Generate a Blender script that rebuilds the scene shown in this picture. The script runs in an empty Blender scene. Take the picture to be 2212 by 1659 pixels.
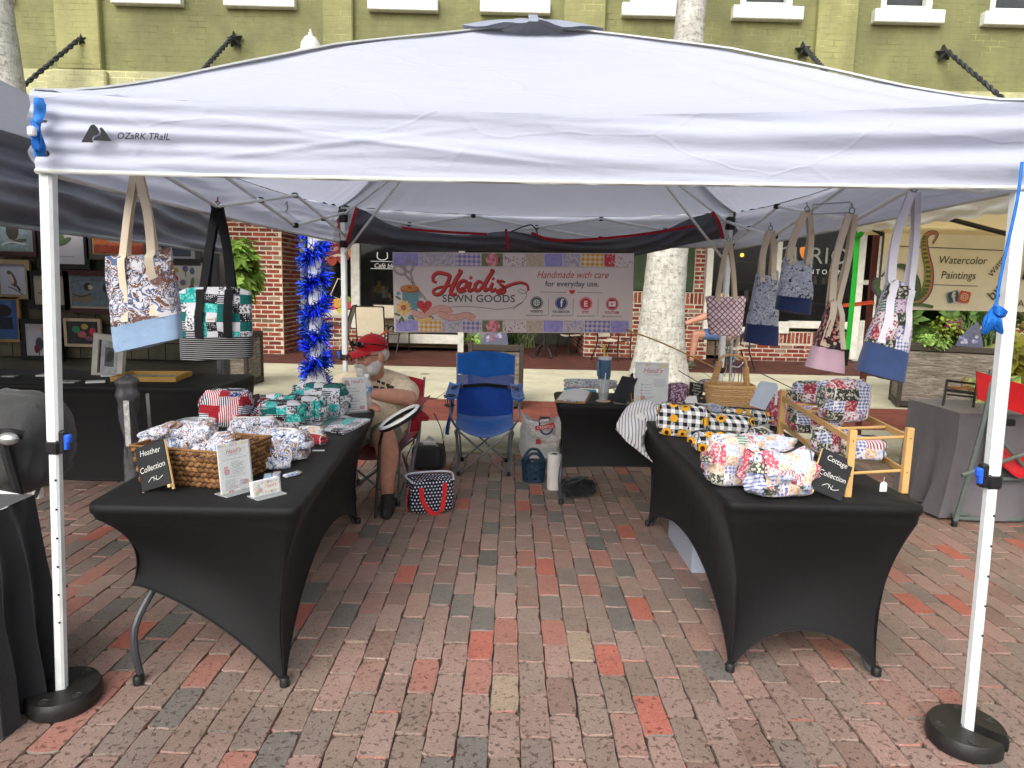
import bpy, math, random
from mathutils import Vector, Matrix, noise as mnoise
rng = random.Random(7)
SC = bpy.context.scene
COL = SC.collection
rad = math.radians
V = Vector

# ---------------------------------------------------------------- camera
F, PITCH, ROLL, YAW, EYE = 1480.0, rad(8.05), rad(1.3), rad(-0.277), 1.535
CAMROT = Matrix.Rotation(YAW, 3, 'Z') @ Matrix.Rotation(math.pi/2 - PITCH, 3, 'X') @ Matrix.Rotation(ROLL, 3, 'Z')
cam_data = bpy.data.cameras.new('camera'); cam = bpy.data.objects.new('camera', cam_data); COL.objects.link(cam)
cam.location = (0, 0, EYE); cam.rotation_euler = CAMROT.to_euler()
cam_data.sensor_width = 36; cam_data.lens = F/2212*36; cam_data.clip_start = 0.05; cam_data.clip_end = 2000
SC.camera = cam
# ---------------------------------------------------------------- sky, sun, exposure (bright overcast)
SUN_EL, SUN_AZ = rad(41), rad(-160)
world = bpy.data.worlds.new('World'); SC.world = world; world.use_nodes = True
wn = world.node_tree; bg = wn.nodes['Background']
sky = wn.nodes.new('ShaderNodeTexSky'); sky.sky_type = 'NISHITA'; sky.sun_disc = False
sky.sun_elevation = SUN_EL; sky.sun_rotation = SUN_AZ; sky.air_density = 1.0; sky.dust_density = 4.0
hsv = wn.nodes.new('ShaderNodeHueSaturation'); hsv.inputs['Saturation'].default_value = 0.28
wn.links.new(sky.outputs[0], hsv.inputs['Color']); wn.links.new(hsv.outputs[0], bg.inputs['Color'])
bg.inputs['Strength'].default_value = 0.15
sun_d = bpy.data.lights.new('sun', 'SUN'); sun_d.energy = 1.3; sun_d.angle = rad(60); sun_d.color = (1, .97, .93)
sun = bpy.data.objects.new('sun', sun_d); COL.objects.link(sun); sun.location = (0, 0, 30)
sd = V((math.sin(SUN_AZ)*math.cos(SUN_EL), math.cos(SUN_AZ)*math.cos(SUN_EL), math.sin(SUN_EL)))
sun.rotation_euler = sd.to_track_quat('Z', 'Y').to_euler()
SC.view_settings.view_transform = 'Standard'; SC.view_settings.look = 'None'
SC.view_settings.gamma = 1.0; SC.view_settings.use_curve_mapping = False
SC.view_settings.exposure = 0.72
try:
    SC.cycles.max_bounces = 5; SC.cycles.diffuse_bounces = 3; SC.cycles.glossy_bounces = 2
    SC.cycles.transmission_bounces = 3; SC.cycles.transparent_max_bounces = 8
    SC.cycles.use_denoising = True
    SC.cycles.use_adaptive_sampling = True; SC.cycles.adaptive_threshold = .035; SC.cycles.adaptive_min_samples = 20
except Exception: pass

# ---------------------------------------------------------------- measuring helpers (photo 2212 x 1659 units -> metres)
CAMLOC = V((0, 0, EYE))
def ray(x, y): return CAMROT @ V(((x-1106)/F, -(y-829.5)/F, -1))
def P(x, y, Y):
    d = ray(x, y); return CAMLOC + d*(Y/d.y)
def G(x, y, z=0.0):
    d = ray(x, y); return CAMLOC + d*((z-EYE)/d.z)
def PX(n, Y): return n*Y*1.01/F

# ---------------------------------------------------------------- materials
def s2l(c):
    out = []
    for v in c[:3]:
        v = v/255.0
        out.append(v/12.92 if v <= .04045 else ((v+.055)/1.055)**2.4)
    return (out[0], out[1], out[2], 1)
class N:
    def __init__(s, name):
        s.m = bpy.data.materials.new(name); s.m.use_nodes = True
        s.t = s.m.node_tree; s.b = s.t.nodes['Principled BSDF']; s.out = s.t.nodes['Material Output']
    def node(s, typ, **kw):
        n = s.t.nodes.new(typ)
        for k, v in kw.items(): setattr(n, k, v)
        return n
    def put(s, sock, val):
        if val is None: return
        if isinstance(val, bpy.types.NodeSocket): s.t.links.new(val, sock)
        elif isinstance(val, (tuple, list)):
            if sock.type == 'VECTOR': sock.default_value = val[:3]
            else: sock.default_value = val if len(val) == 4 else (*val, 1)
        else: sock.default_value = val
    def co(s, kind='Object'): return s.node('ShaderNodeTexCoord').outputs[kind]
    def math(s, op, a, b=None, c=None):
        n = s.node('ShaderNodeMath', operation=op); s.put(n.inputs[0], a); s.put(n.inputs[1], b)
        if c is not None: s.put(n.inputs[2], c)
        return n.outputs[0]
    def vm(s, op, a, b=None):
        n = s.node('ShaderNodeVectorMath', operation=op); s.put(n.inputs[0], a)
        if b is not None: s.put(n.inputs[1], b)
        return n.outputs['Value'] if op in ('DOT_PRODUCT', 'LENGTH', 'DISTANCE') else n.outputs[0]
    def sep(s, v):
        n = s.node('ShaderNodeSeparateXYZ'); s.put(n.inputs[0], v); return n.outputs
    def comb(s, x, y, z):
        n = s.node('ShaderNodeCombineXYZ'); s.put(n.inputs[0], x); s.put(n.inputs[1], y); s.put(n.inputs[2], z); return n.outputs[0]
    def mix(s, f, a, b, mode='MIX'):
        n = s.node('ShaderNodeMix', data_type='RGBA', blend_type=mode); s.put(n.inputs[0], f); s.put(n.inputs[6], a); s.put(n.inputs[7], b)
        return n.outputs[2]
    def noise(s, v, scale, detail=3, rough=.55, dist=0, out=0):
        n = s.node('ShaderNodeTexNoise'); s.put(n.inputs['Vector'], v); n.inputs['Scale'].default_value = scale
        n.inputs['Detail'].default_value = detail; n.inputs['Roughness'].default_value = rough; n.inputs['Distortion'].default_value = dist
        return n.outputs[out]
    def voro(s, v, scale, feature='F1', out='Distance', rand=1.0):
        n = s.node('ShaderNodeTexVoronoi', feature=feature); s.put(n.inputs['Vector'], v); n.inputs['Scale'].default_value = scale
        n.inputs['Randomness'].default_value = rand
        return n.outputs[out]
    def white(s, v, out='Value'):
        n = s.node('ShaderNodeTexWhiteNoise', noise_dimensions='3D'); s.put(n.inputs['Vector'], v); return n.outputs[out]
    def ramp(s, f, stops, interp='LINEAR'):
        n = s.node('ShaderNodeValToRGB'); s.put(n.inputs[0], f); r = n.color_ramp; r.interpolation = interp
        while len(r.elements) < len(stops): r.elements.new(.5)
        for e, (p, c) in zip(r.elements, stops):
            e.position = p; e.color = c if len(c) == 4 else (*c, 1)
        return n.outputs[0]
    def step(s, v, th, soft=.02): # 0..1 soft threshold
        n = s.node('ShaderNodeMapRange'); s.put(n.inputs[0], v); n.inputs[1].default_value = th-soft; n.inputs[2].default_value = th+soft
        return n.outputs[0]
    def bump(s, hgt, strength=.3, dist=.005):
        n = s.node('ShaderNodeBump'); s.put(n.inputs['Height'], hgt); n.inputs['Strength'].default_value = strength; n.inputs['Distance'].default_value = dist
        s.t.links.new(n.outputs[0], s.b.inputs['Normal']); return n.outputs[0]
    def fin(s, color=None, rough=None, metal=None, spec=None):
        s.put(s.b.inputs['Base Color'], color); s.put(s.b.inputs['Roughness'], rough)
        s.put(s.b.inputs['Metallic'], metal); s.put(s.b.inputs['Specular IOR Level'], spec)
        return s.m
MC = {}
def mat(c, rough=.6, var=.12, scale=9, bump=0, bscale=60, metal=0, spec=.4, emit=0):
    """plain surface: a colour with mottling, optional fine relief"""
    key = (tuple(c), rough, var, scale, bump, bscale, metal, spec, emit)
    if key in MC: return MC[key]
    n = N('plain'); co = n.co(); col = s2l(c)
    if var:
        f = n.noise(co, scale, 4, .6)
        lo = tuple(max(0, x*(1-var*1.6)) for x in col[:3]); hi = tuple(min(1, x*(1+var)) for x in col[:3])
        col = n.mix(n.step(f, .5, .22), (*lo, 1), (*hi, 1))
        n.put(n.b.inputs['Roughness'], n.math('MULTIPLY_ADD', f, .25, max(.02, rough-.12)))
    n.fin(col, None if var else rough, metal, spec)
    if bump: n.bump(n.noise(co, bscale, 4, .6), bump, .004)
    if emit: n.b.inputs['Emission Color'].default_value = s2l(c); n.b.inputs['Emission Strength'].default_value = emit
    MC[key] = n.m; return n.m
def cloth(c, rough=.85, weave=900, fold=.25, fscale=7, var=.1, sheen=.2):
    key = ('cloth', tuple(c), rough, weave, fold, fscale, var)
    if key in MC: return MC[key]
    n = N('cloth'); co = n.co(); col = s2l(c)
    f = n.noise(co, fscale, 4, .55)
    cc = n.mix(f, tuple(x*(1-var*1.5) for x in col[:3]), tuple(min(1, x*(1+var*1.5)) for x in col[:3]))
    n.fin(cc, rough, 0, .2); n.b.inputs['Sheen Weight'].default_value = sheen; n.b.inputs['Sheen Roughness'].default_value = .5
    h = n.math('ADD', n.math('MULTIPLY', f, 3), n.math('MULTIPLY', n.noise(co, weave, 1), .12))
    n.bump(h, fold, .01); MC[key] = n.m; return n.m
def glass(c=(235, 240, 240), rough=.03, alpha=.25):
    key = ('glass', tuple(c), rough, alpha)
    if key in MC: return MC[key]
    n = N('clear'); n.fin(s2l(c), rough, 0, .6); n.b.inputs['Alpha'].default_value = alpha
    MC[key] = n.m; return n.m

# ---------------------------------------------------------------- mesh builder
WLOC = {}
class MB:
    def __init__(s): s.v = []; s.f = []
    def add(s, vs, fs):
        o = len(s.v); s.v += [V(p) for p in vs]; s.f += [tuple(i+o for i in q) for q in fs]
    def box(s, c, size, rot=None):
        c = V(c); hx, hy, hz = size[0]/2, size[1]/2, size[2]/2
        vs = [V((x, y, z)) for z in (-hz, hz) for y in (-hy, hy) for x in (-hx, hx)]
        if rot is not None: vs = [rot @ p for p in vs]
        s.add([p+c for p in vs], [(0,2,3,1),(4,5,7,6),(0,1,5,4),(2,6,7,3),(0,4,6,2),(1,3,7,5)])
    def bbox(s, c, size, b=.01, rot=None):
        """box with chamfered edges"""
        c = V(c); h = [k/2 for k in size]; b = min(b, *[k*.45 for k in h]); vs = []; idx = {}
        for sx in (-1, 1):
            for sy in (-1, 1):
                for sz in (-1, 1):
                    for ax in range(3):
                        p = [sx*(h[0]-b), sy*(h[1]-b), sz*(h[2]-b)]; p[ax] = (sx, sy, sz)[ax]*h[ax]
                        idx[(sx, sy, sz, ax)] = len(vs); vs.append(V(p))
        fs = []
        for ax in range(3):
            o = [k for k in range(3) if k != ax]
            for sg in (-1, 1):
                q = []
                for a_, b_ in ((-1, -1), (1, -1), (1, 1), (-1, 1)):
                    k = [0, 0, 0]; k[ax] = sg; k[o[0]] = a_; k[o[1]] = b_; q.append(idx[(*k, ax)])
                fs.append(tuple(q))
        for ax in range(3):
            o = [k for k in range(3) if k != ax]
            for a_ in (-1, 1):
                for b_ in (-1, 1):
                    k1 = [0, 0, 0]; k1[o[0]] = a_; k1[o[1]] = b_; k2 = list(k1); k1[ax] = -1; k2[ax] = 1
                    fs.append((idx[(*k1, o[0])], idx[(*k2, o[0])], idx[(*k2, o[1])], idx[(*k1, o[1])]))
        for sx in (-1, 1):
            for sy in (-1, 1):
                for sz in (-1, 1): fs.append(tuple(idx[(sx, sy, sz, a)] for a in range(3)))
        if rot is not None: vs = [rot @ p for p in vs]
        s.add([p+c for p in vs], fs)
    def grid(s, fn, nu, nv, wrap=False):
        o = []; n1 = nu if wrap else nu+1
        for j in range(nv+1):
            for i in range(n1): o.append(V(fn(i/nu, j/nv)))
        fs = []
        for j in range(nv):
            for i in range(nu):
                a = j*n1+i; b = j*n1+(i+1) % n1 if wrap else a+1
                fs.append((a, b, b+n1, a+n1))
        s.add(o, fs)
    def tube(s, path, r, n=8, caps=True, closed=False, sq=None):
        path = [V(p) for p in path]; m = len(path); rs = r if isinstance(r, (list, tuple)) else [r]*m
        vs = []; up = None
        for i, p in enumerate(path):
            a = path[(i-1) % m] if (closed or i > 0) else p; b = path[(i+1) % m] if (closed or i < m-1) else p
            t = (b-a); t = t.normalized() if t.length > 1e-9 else V((0, 0, 1))
            if up is None: up = t.orthogonal().normalized()
            up = up - t*up.dot(t); up = up.normalized() if up.length > 1e-6 else t.orthogonal().normalized()
            sd_ = t.cross(up)
            for k in range(n):
                a_ = 2*math.pi*(k+.5)/n
                q = up*math.cos(a_)*rs[i]*(sq or 1) + sd_*math.sin(a_)*rs[i]
                vs.append(p+q)
        fs = []
        for i in range(m if closed else m-1):
            for k in range(n):
                a = i*n+k; b = i*n+(k+1) % n; c = ((i+1) % m)*n
                fs.append((a, b, c+(k+1) % n, c+k))
        if caps and not closed: fs.append(tuple(range(n))[::-1]); fs.append(tuple((m-1)*n+k for k in range(n)))
        s.add(vs, fs)
    def ribbon(s, path, w, side, th=.003):
        """flat strap swept along path; side: width direction (one vector or one per point)"""
        path = [V(p) for p in path]; m = len(path); vs = []
        for i, p in enumerate(path):
            a = path[max(0, i-1)]; b = path[min(m-1, i+1)]; t = (b-a).normalized()
            sd_ = V(side[i] if isinstance(side, list) else side); sd_ = (sd_ - t*sd_.dot(t)).normalized(); nn = t.cross(sd_).normalized()
            ww = w[i] if isinstance(w, list) else w
            for q in ((-1, -1), (1, -1), (1, 1), (-1, 1)): vs.append(p + sd_*q[0]*ww/2 + nn*q[1]*th/2)
        fs = [(0, 1, 2, 3)[::-1], tuple((m-1)*4+k for k in range(4))]
        for i in range(m-1):
            for k in range(4):
                a = i*4+k; b = i*4+(k+1) % 4; fs.append((a, b, b+4, a+4))
        s.add(vs, fs)
    def lathe(s, prof, c=(0, 0, 0), n=20, rot=None, sy=1):
        c = V(c); vs = []
        for r, z in prof:
            for k in range(n):
                a = 2*math.pi*k/n; p = V((r*math.cos(a), r*math.sin(a)*sy, z)); vs.append((rot @ p if rot is not None else p)+c)
        fs = []; m = len(prof)
        for i in range(m-1):
            for k in range(n): fs.append((i*n+k, i*n+(k+1) % n, (i+1)*n+(k+1) % n, (i+1)*n+k))
        fs.append(tuple(range(n))[::-1]); fs.append(tuple((m-1)*n+k for k in range(n)))
        s.add(vs, fs)
    def ball(s, c, r, nu=14, nv=9, rot=None):
        if not isinstance(r, (tuple, list)): r = (r, r, r)
        c = V(c)
        def fn(u, v):
            a = 2*math.pi*u; b = math.pi*(v*.98+.01); p = V((r[0]*math.sin(b)*math.cos(a), r[1]*math.sin(b)*math.sin(a), r[2]*math.cos(b)))
            return (rot @ p if rot is not None else p) + c
        s.grid(fn, nu, nv, True)
    def prism(s, pts, d0, d1, M):
        """polygon pts (u,v) pushed from d0 to d1 along the frame's third axis; M: 4x4 frame"""
        n = len(pts); vs = [M @ V((u, v, d0)) for u, v in pts] + [M @ V((u, v, d1)) for u, v in pts]
        s.add(vs, [tuple(range(n))[::-1], tuple(range(n, 2*n))] + [(i, (i+1) % n, n+(i+1) % n, n+i) for i in range(n)])
    def sheet(s, fn, nu, nv, th, nrm):
        """grid with thickness"""
        nrm = V(nrm).normalized()*th; s.grid(fn, nu, nv); s.grid(lambda u, v: V(fn(1-u, v))-nrm, nu, nv)
        for e in ((lambda t: (t, 0)), (lambda t: (1-t, 1))): s.grid(lambda u, v: V(fn(*e(u)))-nrm*(1-v), nu, 1)
        for e in ((lambda t: (0, 1-t)), (lambda t: (1, t))): s.grid(lambda u, v: V(fn(*e(u)))-nrm*(1-v), nv, 1)
    def mesh(s, name, m, off=None, smooth=40, normals=True):
        me = bpy.data.meshes.new(name); vs = s.v if off is None else [p-off for p in s.v]
        me.from_pydata([tuple(p) for p in vs], [], s.f); 
        if m is not None:
            for k in (m if isinstance(m, list) else [m]): me.materials.append(k)
        if smooth:
            me.shade_smooth(); me.set_sharp_from_angle(angle=rad(smooth))
        me.update(); return me
    def build(s, name, m, parent=None, world=True, smooth=40, label=None, cat=None, group=None, kind=None):
        """one mesh object; world=True: vertices are in world metres"""
        if parent is None:
            if world and cat:   # top level: put the origin at the base of the thing
                n = len(s.v); off = V((sum(p.x for p in s.v)/n, sum(p.y for p in s.v)/n, min(p.z for p in s.v)))
            else: off = V((0, 0, 0))
            base = off
        else:
            base = WLOC.get(parent, V((0, 0, 0))); off = base if world else None
        o = bpy.data.objects.new(name, s.mesh(name, m, off, smooth)); COL.objects.link(o)
        if parent is None:
            o.location = base; WLOC[o] = V(base)
        else: o.parent = parent; WLOC[o] = V(base)
        tag(o, label, cat, group, kind); return o
def tag(o, label=None, cat=None, group=None, kind=None):
    if label: o['label'] = label
    if cat: o['category'] = cat
    if group: o['group'] = group
    if kind: o['kind'] = kind
    return o
def thing(name, label, cat, loc, rz=0, group=None, rot=None):
    o = bpy.data.objects.new(name, None); COL.objects.link(o); o.empty_display_size = .1
    o.location = loc; o.rotation_euler = rot if rot is not None else (0, 0, rz)
    WLOC[o] = V(loc); return tag(o, label, cat, group)
def struct(name, mb, m, parent=None, smooth=40):
    o = mb.build(name, m, parent, True, smooth); 
    if parent is None: o['kind'] = 'structure'
    return o
def copy_tree(o, parent=None):
    c = o.copy(); COL.objects.link(c); c.parent = parent
    for ch in list(o.children): copy_tree(ch, c)
    return c
def lerp(a, b, t): return a+(b-a)*t
def curve(pts, n=8, closed=False):
    """Catmull-Rom through pts"""
    pts = [V(p) for p in pts]; m = len(pts); out = []
    for i in range(m if closed else m-1):
        if closed: a, b, c, d = pts[(i-1) % m], pts[i], pts[(i+1) % m], pts[(i+2) % m]
        else: a, b, c, d = pts[max(0, i-1)], pts[i], pts[i+1], pts[min(m-1, i+2)]
        for k in range(n):
            t = k/n; out.append(.5*((2*b)+(c-a)*t+(2*a-5*b+4*c-d)*t*t+(3*b-a-3*c+d)*t**3))
    if not closed: out.append(pts[-1])
    return out
def frame(o, u, v):
    """4x4 with columns u, v, n=u x v, origin o"""
    u = V(u).normalized(); v = V(v); v = (v-u*v.dot(u)).normalized(); n = u.cross(v)
    return Matrix(((u.x, v.x, n.x, o[0]), (u.y, v.y, n.y, o[1]), (u.z, v.z, n.z, o[2]), (0, 0, 0, 1)))
# ---------------------------------------------------------------- flat print (lettering and pictures on things)
class Flat:
    """thin printed shapes on a plane; coordinates (u right, v up) in metres of frame M, n towards the viewer"""
    def __init__(s, M, parent, sc=1.0, uo=0, vo=0, flip=-1): s.M = M; s.p = parent; s.k = 0; s.acc = {}; s.sc = sc; s.uo = uo; s.vo = vo; s.flip = flip; s.step = .0004
    def c(s, u, v): return ((u-s.uo)*s.sc, (v-s.vo)*s.sc*s.flip)
    def mb(s, name, m): return s.acc.setdefault((name, m, s.k if name in ('patch', 'painting', 'printed_leaf', 'printed_flower', 'candy_sign', 'picture', 'tentacle', 'heart', 'rose', 'lettering', 'icon', 'rule', 'border', 'sign_lettering', 'window_lettering', 'chalk_lettering') else 0), MB())
    def lay(s): s.k += 1; return .0006+s.k*s.step
    def poly(s, pts, m, name='print'):
        d = s.lay(); b = s.mb(name, m); q = [s.c(*p) for p in pts]
        ar = sum(q[i][0]*q[(i+1) % len(q)][1]-q[(i+1) % len(q)][0]*q[i][1] for i in range(len(q)))
        if ar < 0: q = q[::-1]
        b.add([s.M @ V((x, y, d)) for x, y in q], [tuple(range(len(q)))])
    def rect(s, u0, v0, u1, v1, m, name='print'): s.poly([(u0, v0), (u1, v0), (u1, v1), (u0, v1)], m, name)
    def disc(s, u, v, r, m, name='print', ry=None, rot=0, n=24):
        ry = ry or r; s.poly([(u+r*math.cos(a)*math.cos(rot)-ry*math.sin(a)*math.sin(rot), v+r*math.cos(a)*math.sin(rot)+ry*math.sin(a)*math.cos(rot)) for a in [2*math.pi*k/n for k in range(n)]], m, name)
    def stroke(s, pts, w, m, name='print', smooth=6, closed=False):
        d = s.lay(); b = s.mb(name, m)
        ps = [V((*s.c(*p), 0)) for p in pts]
        if smooth: ps = curve(ps, smooth, closed)
        if closed: ps = ps+[ps[0]]
        n = len(ps); vs = []
        for i, p in enumerate(ps):
            if closed: t = ps[(i+1) % (n-1)]-ps[(i-1) % (n-1)]
            else: t = ps[min(n-1, i+1)]-ps[max(0, i-1)]
            t = t.normalized(); nn = V((-t.y, t.x, 0)); tt = i/(n-1)
            ww = (w(tt) if callable(w) else w)*s.sc/2
            vs += [s.M @ V((*(p+nn*ww).xy, d)), s.M @ V((*(p-nn*ww).xy, d))]
        b.add(vs, [(2*i, 2*i+1, 2*i+3, 2*i+2) for i in range(n-1)])
    def text(s, txt, u, v, size, m, name='lettering', shear=0, align='CENTER', rot=0, sx=1.0, bold=0, gap=1.0):
        d = s.lay(); cu = bpy.data.curves.new('t', 'FONT'); cu.body = txt; cu.size = size*s.sc; cu.align_x = align; cu.shear = shear
        cu.offset = bold*s.sc; cu.resolution_u = 3; cu.space_character = gap
        ob = bpy.data.objects.new('t', cu); me = bpy.data.meshes.new_from_object(ob)
        x, y = s.c(u, v); Mx = Matrix.Translation((x, y, d)) @ Matrix.Rotation(rot, 4, 'Z') @ Matrix.Diagonal((sx, 1, 1, 1))
        b = s.mb(name, m); b.add([s.M @ (Mx @ q.co) for q in me.vertices], [tuple(p.vertices) for p in me.polygons])
        bpy.data.objects.remove(ob); bpy.data.curves.remove(cu); bpy.data.meshes.remove(me)
    def done(s):
        for (name, m, _), b in s.acc.items():
            o = b.build(name, m, s.p, True, 0)
        s.acc = {}
# ================================================================ SETTING
# ---- street of clay pavers
def paver_material():
    n = N('clay_pavers'); co = n.co()
    geo = n.node('ShaderNodeNewGeometry'); oi = n.node('ShaderNodeObjectInfo')
    r = n.math('FRACT', n.math('ADD', n.math('MULTIPLY', geo.outputs['Random Per Island'], 7.31), n.math('MULTIPLY', oi.outputs['Random'], 3.77)))
    off = n.comb(n.math('MULTIPLY', r, 37), n.math('MULTIPLY', r, 91), 0); cv = n.vm('ADD', co, off)
    base = n.ramp(r, [(0, s2l((122, 102, 94))), (.14, s2l((114, 98, 89))), (.26, s2l((126, 106, 98))), (.38, s2l((108, 96, 89))), (.48, s2l((130, 106, 98))), (.58, s2l((118, 102, 94))),
                      (.67, s2l((96, 91, 86))), (.73, s2l((126, 99, 90))), (.81, s2l((112, 91, 83))), (.88, s2l((134, 94, 84))), (.945, s2l((144, 86, 74))), (.97, s2l((132, 116, 100))), (.988, s2l((88, 86, 82)))], 'CONSTANT')
    base = n.mix(1, base, (1.36, 1.38, 1.36, 1), 'MULTIPLY')
    big = n.noise(cv, 14, 3, .6); base = n.mix(n.math('MULTIPLY', big, .55), base, n.mix(1.0, base, (.62, .6, .58, 1), 'MULTIPLY'))
    fine = n.noise(cv, 120, 2, .7); base = n.mix(n.step(fine, .58, .1), base, n.mix(1, base, (1.35, 1.3, 1.25, 1), 'MULTIPLY'))
    st = n.noise(geo.outputs['Position'], 1.7, 5, .65); base = n.mix(n.math('MULTIPLY', n.step(st, .55, .12), .4), base, n.mix(1, base, (.6, .57, .55, 1), 'MULTIPLY'))
    # weather pits, stronger on the open street than under the tent roof (rain spots)
    geop = n.sep(geo.outputs['Position']); open_ = n.step(geop[1], 2.75, .5); inv = n.math('SUBTRACT', 1, n.math('MULTIPLY', open_, .8))
    pit = n.math('MULTIPLY', n.step(n.noise(cv, 50, 2, .5, .6), .605, .03), inv)
    base = n.mix(n.math('MULTIPLY', pit, .72), base, n.mix(1, base, (.3, .25, .24, 1), 'MULTIPLY'))
    fleck = n.step(n.noise(cv, 170, 1), .73, .02); base = n.mix(n.math('MULTIPLY', fleck, .5), base, s2l((200, 190, 175)))
    n.fin(base, n.math('MULTIPLY_ADD', big, .2, .6), 0, .3)
    n.bump(n.math('SUBTRACT', n.math('ADD', n.math('MULTIPLY', big, .8), n.math('MULTIPLY', fine, .25)), n.math('MULTIPLY', pit, .5)), .5, .006)
    return n.m
M_PAVER = paver_material()
PW, PL = .108, .242
def paver_verts(r):
    w, l = PW*.5-.0016, PL*.5-.0034
    out = []
    c = .006+r.random()*.009
    base = [(-w+c, -l), (0, -l), (w-c, -l), (w, -l+c), (w, -l*.35), (w, l*.35), (w, l-c), (w-c, l), (0, l), (-w+c, l), (-w, l-c), (-w, l*.35), (-w, -l*.35), (-w, -l+c)]
    for x, y in base: out.append((x+r.uniform(-.003, .003), y+r.uniform(-.0042, .0042)))
    if r.random() < .25:
        k = r.randrange(len(out)); out[k] = (out[k][0]*.86, out[k][1]*.93)
    t = r.uniform(-.0022, .0022); tx = r.uniform(-.02, .02); ty = r.uniform(-.012, .012)
    n = len(out); vs = []
    for x, y in out: vs.append(V((x, y, -.03)))
    for x, y in out: vs.append(V((x, y, -.005+t+x*tx+y*ty)))
    for x, y in out: vs.append(V((x*.955, y*.972, t+x*tx+y*ty)))
    fs = [(i, (i+1) % n, n+(i+1) % n, n+i) for i in range(n)] + [(n+i, n+(i+1) % n, 2*n+(i+1) % n, 2*n+i) for i in range(n)] + [tuple(range(2*n, 3*n))]
    return vs, fs
mb = MB(); mb.grid(lambda u, v: V((lerp(-900, 900, u), lerp(-900, 6.36, v), -.012)), 1, 1)
street = struct('street', mb, mat((70, 61, 53), .9, .6, 6, .6, 80))
pr = random.Random(11); pav_mesh = []
for k in range(24):
    b = MB(); b.add(*paver_verts(pr)); pav_mesh.append(b.mesh('brick', M_PAVER, None, 25))
cells = []
for i in range(-52, 62):
    x = .012+i*PW; sh = pr.uniform(-.02, .02)+(PL/2 if i % 2 else 0)
    for j in range(4, 27):
        y = j*PL+sh+.004*math.sin(i*.7)
        if y > 6.22: continue
        q = CAMROT.transposed() @ (V((x, y, 0))-CAMLOC)
        if q.z > -.2: continue
        px, py = 1106+F*q.x/-q.z, 829.5-F*q.y/-q.z
        if px < -260 or px > 2480 or py > 1990: continue
        inside = -40 < px < 2252 and py < 1700
        cells.append((0 if inside else 1, -py, x, y))
cells.sort(); rest = MB()
for k, (_, _, x, y) in enumerate(cells):
    jx, jy, ra = pr.uniform(-.0015, .0015), pr.uniform(-.002, .002), pr.uniform(-.012, .012)
    if k < 300:
        o = bpy.data.objects.new('brick', pav_mesh[pr.randrange(24)]); COL.objects.link(o); o.parent = street
        o.location = (x+jx, y+jy, 0); o.rotation_euler = (0, 0, ra+(math.pi if pr.random() < .5 else 0))
    else:
        vs, fs = paver_verts(pr); c_, s_ = math.cos(ra), math.sin(ra)
        rest.add([V((p.x*c_-p.y*s_+x+jx, p.x*s_+p.y*c_+y+jy, p.z)) for p in vs], fs)
rest.build('brick_field', M_PAVER, street, True, 25, kind='stuff')
# ---- kerb, brick strip, concrete walk, brick patio
def concrete(c, name):
    n = N(name); co = n.co(); f = n.noise(co, 2.2, 6, .65); g = n.noise(n.vm('MULTIPLY', co, (1, 4, 4)), 9, 5, .7)
    col = n.mix(n.step(f, .5, .25), s2l([k*.86 for k in c]), s2l([min(255, k*1.05) for k in c]))
    col = n.mix(n.math('MULTIPLY', n.step(g, .62, .06), .45), col, s2l([k*.62 for k in c]))
    if 'kerb' in name: col = n.mix(n.math('MULTIPLY', n.math('SUBTRACT', 1, n.step(n.sep(co)[2], .1, .05)), n.step(f, .42, .2)), col, s2l((112, 106, 84)))
    n.fin(col, .85, 0, .25); n.bump(n.math('ADD', n.noise(co, 40, 4), g), .35, .006); return n.m
mb = MB()
prof = [(6.2, -.03), (6.2, .008), (6.285, .014), (6.305, .03), (6.325, .1), (6.345, .122), (6.39, .131), (7.06, .132), (7.06, -.03)]
for x0, x1 in [(-30+k*3.05, -30+k*3.05+3.042) for k in range(21)]:
    n = len(prof); mb.add([V((x0, y, z)) for y, z in prof]+[V((x1, y, z)) for y, z in prof], [(i, (i+1) % n, n+(i+1) % n, n+i) for i in range(n)]+[tuple(range(n))[::-1], tuple(range(n, 2*n))])
kerb = struct('kerb', mb, concrete((205, 200, 178), 'kerb_concrete'), smooth=30)
def brick_sheet(cols, bw, bh, name, mortar, bump=.5, dirt=.35):
    n = N(name); co = n.co(); t = n.node('ShaderNodeTexBrick'); n.put(t.inputs['Vector'], n.vm('ADD', co, (100, 100, 0)))
    t.inputs['Scale'].default_value = 1; t.inputs['Brick Width'].default_value = bw; t.inputs['Row Height'].default_value = bh; t.inputs['Mortar Size'].default_value = .006
    t.inputs['Color1'].default_value = s2l(cols[0]); t.inputs['Color2'].default_value = s2l(cols[1]); t.inputs['Mortar'].default_value = s2l(mortar)
    f = n.noise(co, 3, 5, .6); col = n.mix(n.math('MULTIPLY', n.step(f, .5, .2), dirt), t.outputs[0], n.mix(1, t.outputs[0], (.55, .5, .48, 1), 'MULTIPLY'))
    n.fin(col, .75, 0, .3); n.bump(n.math('SUBTRACT', n.noise(co, 50, 3), n.math('MULTIPLY', t.outputs['Fac'], 2)), bump, .006); return n.m
mb = MB(); mb.box((0, 7.755, .05), (60, 1.385, .16)); struct('brick_strip', mb, brick_sheet(((150, 84, 68), (130, 66, 54)), .21, .105, 'strip_bricks', (110, 80, 68)))
mb = MB()
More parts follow.
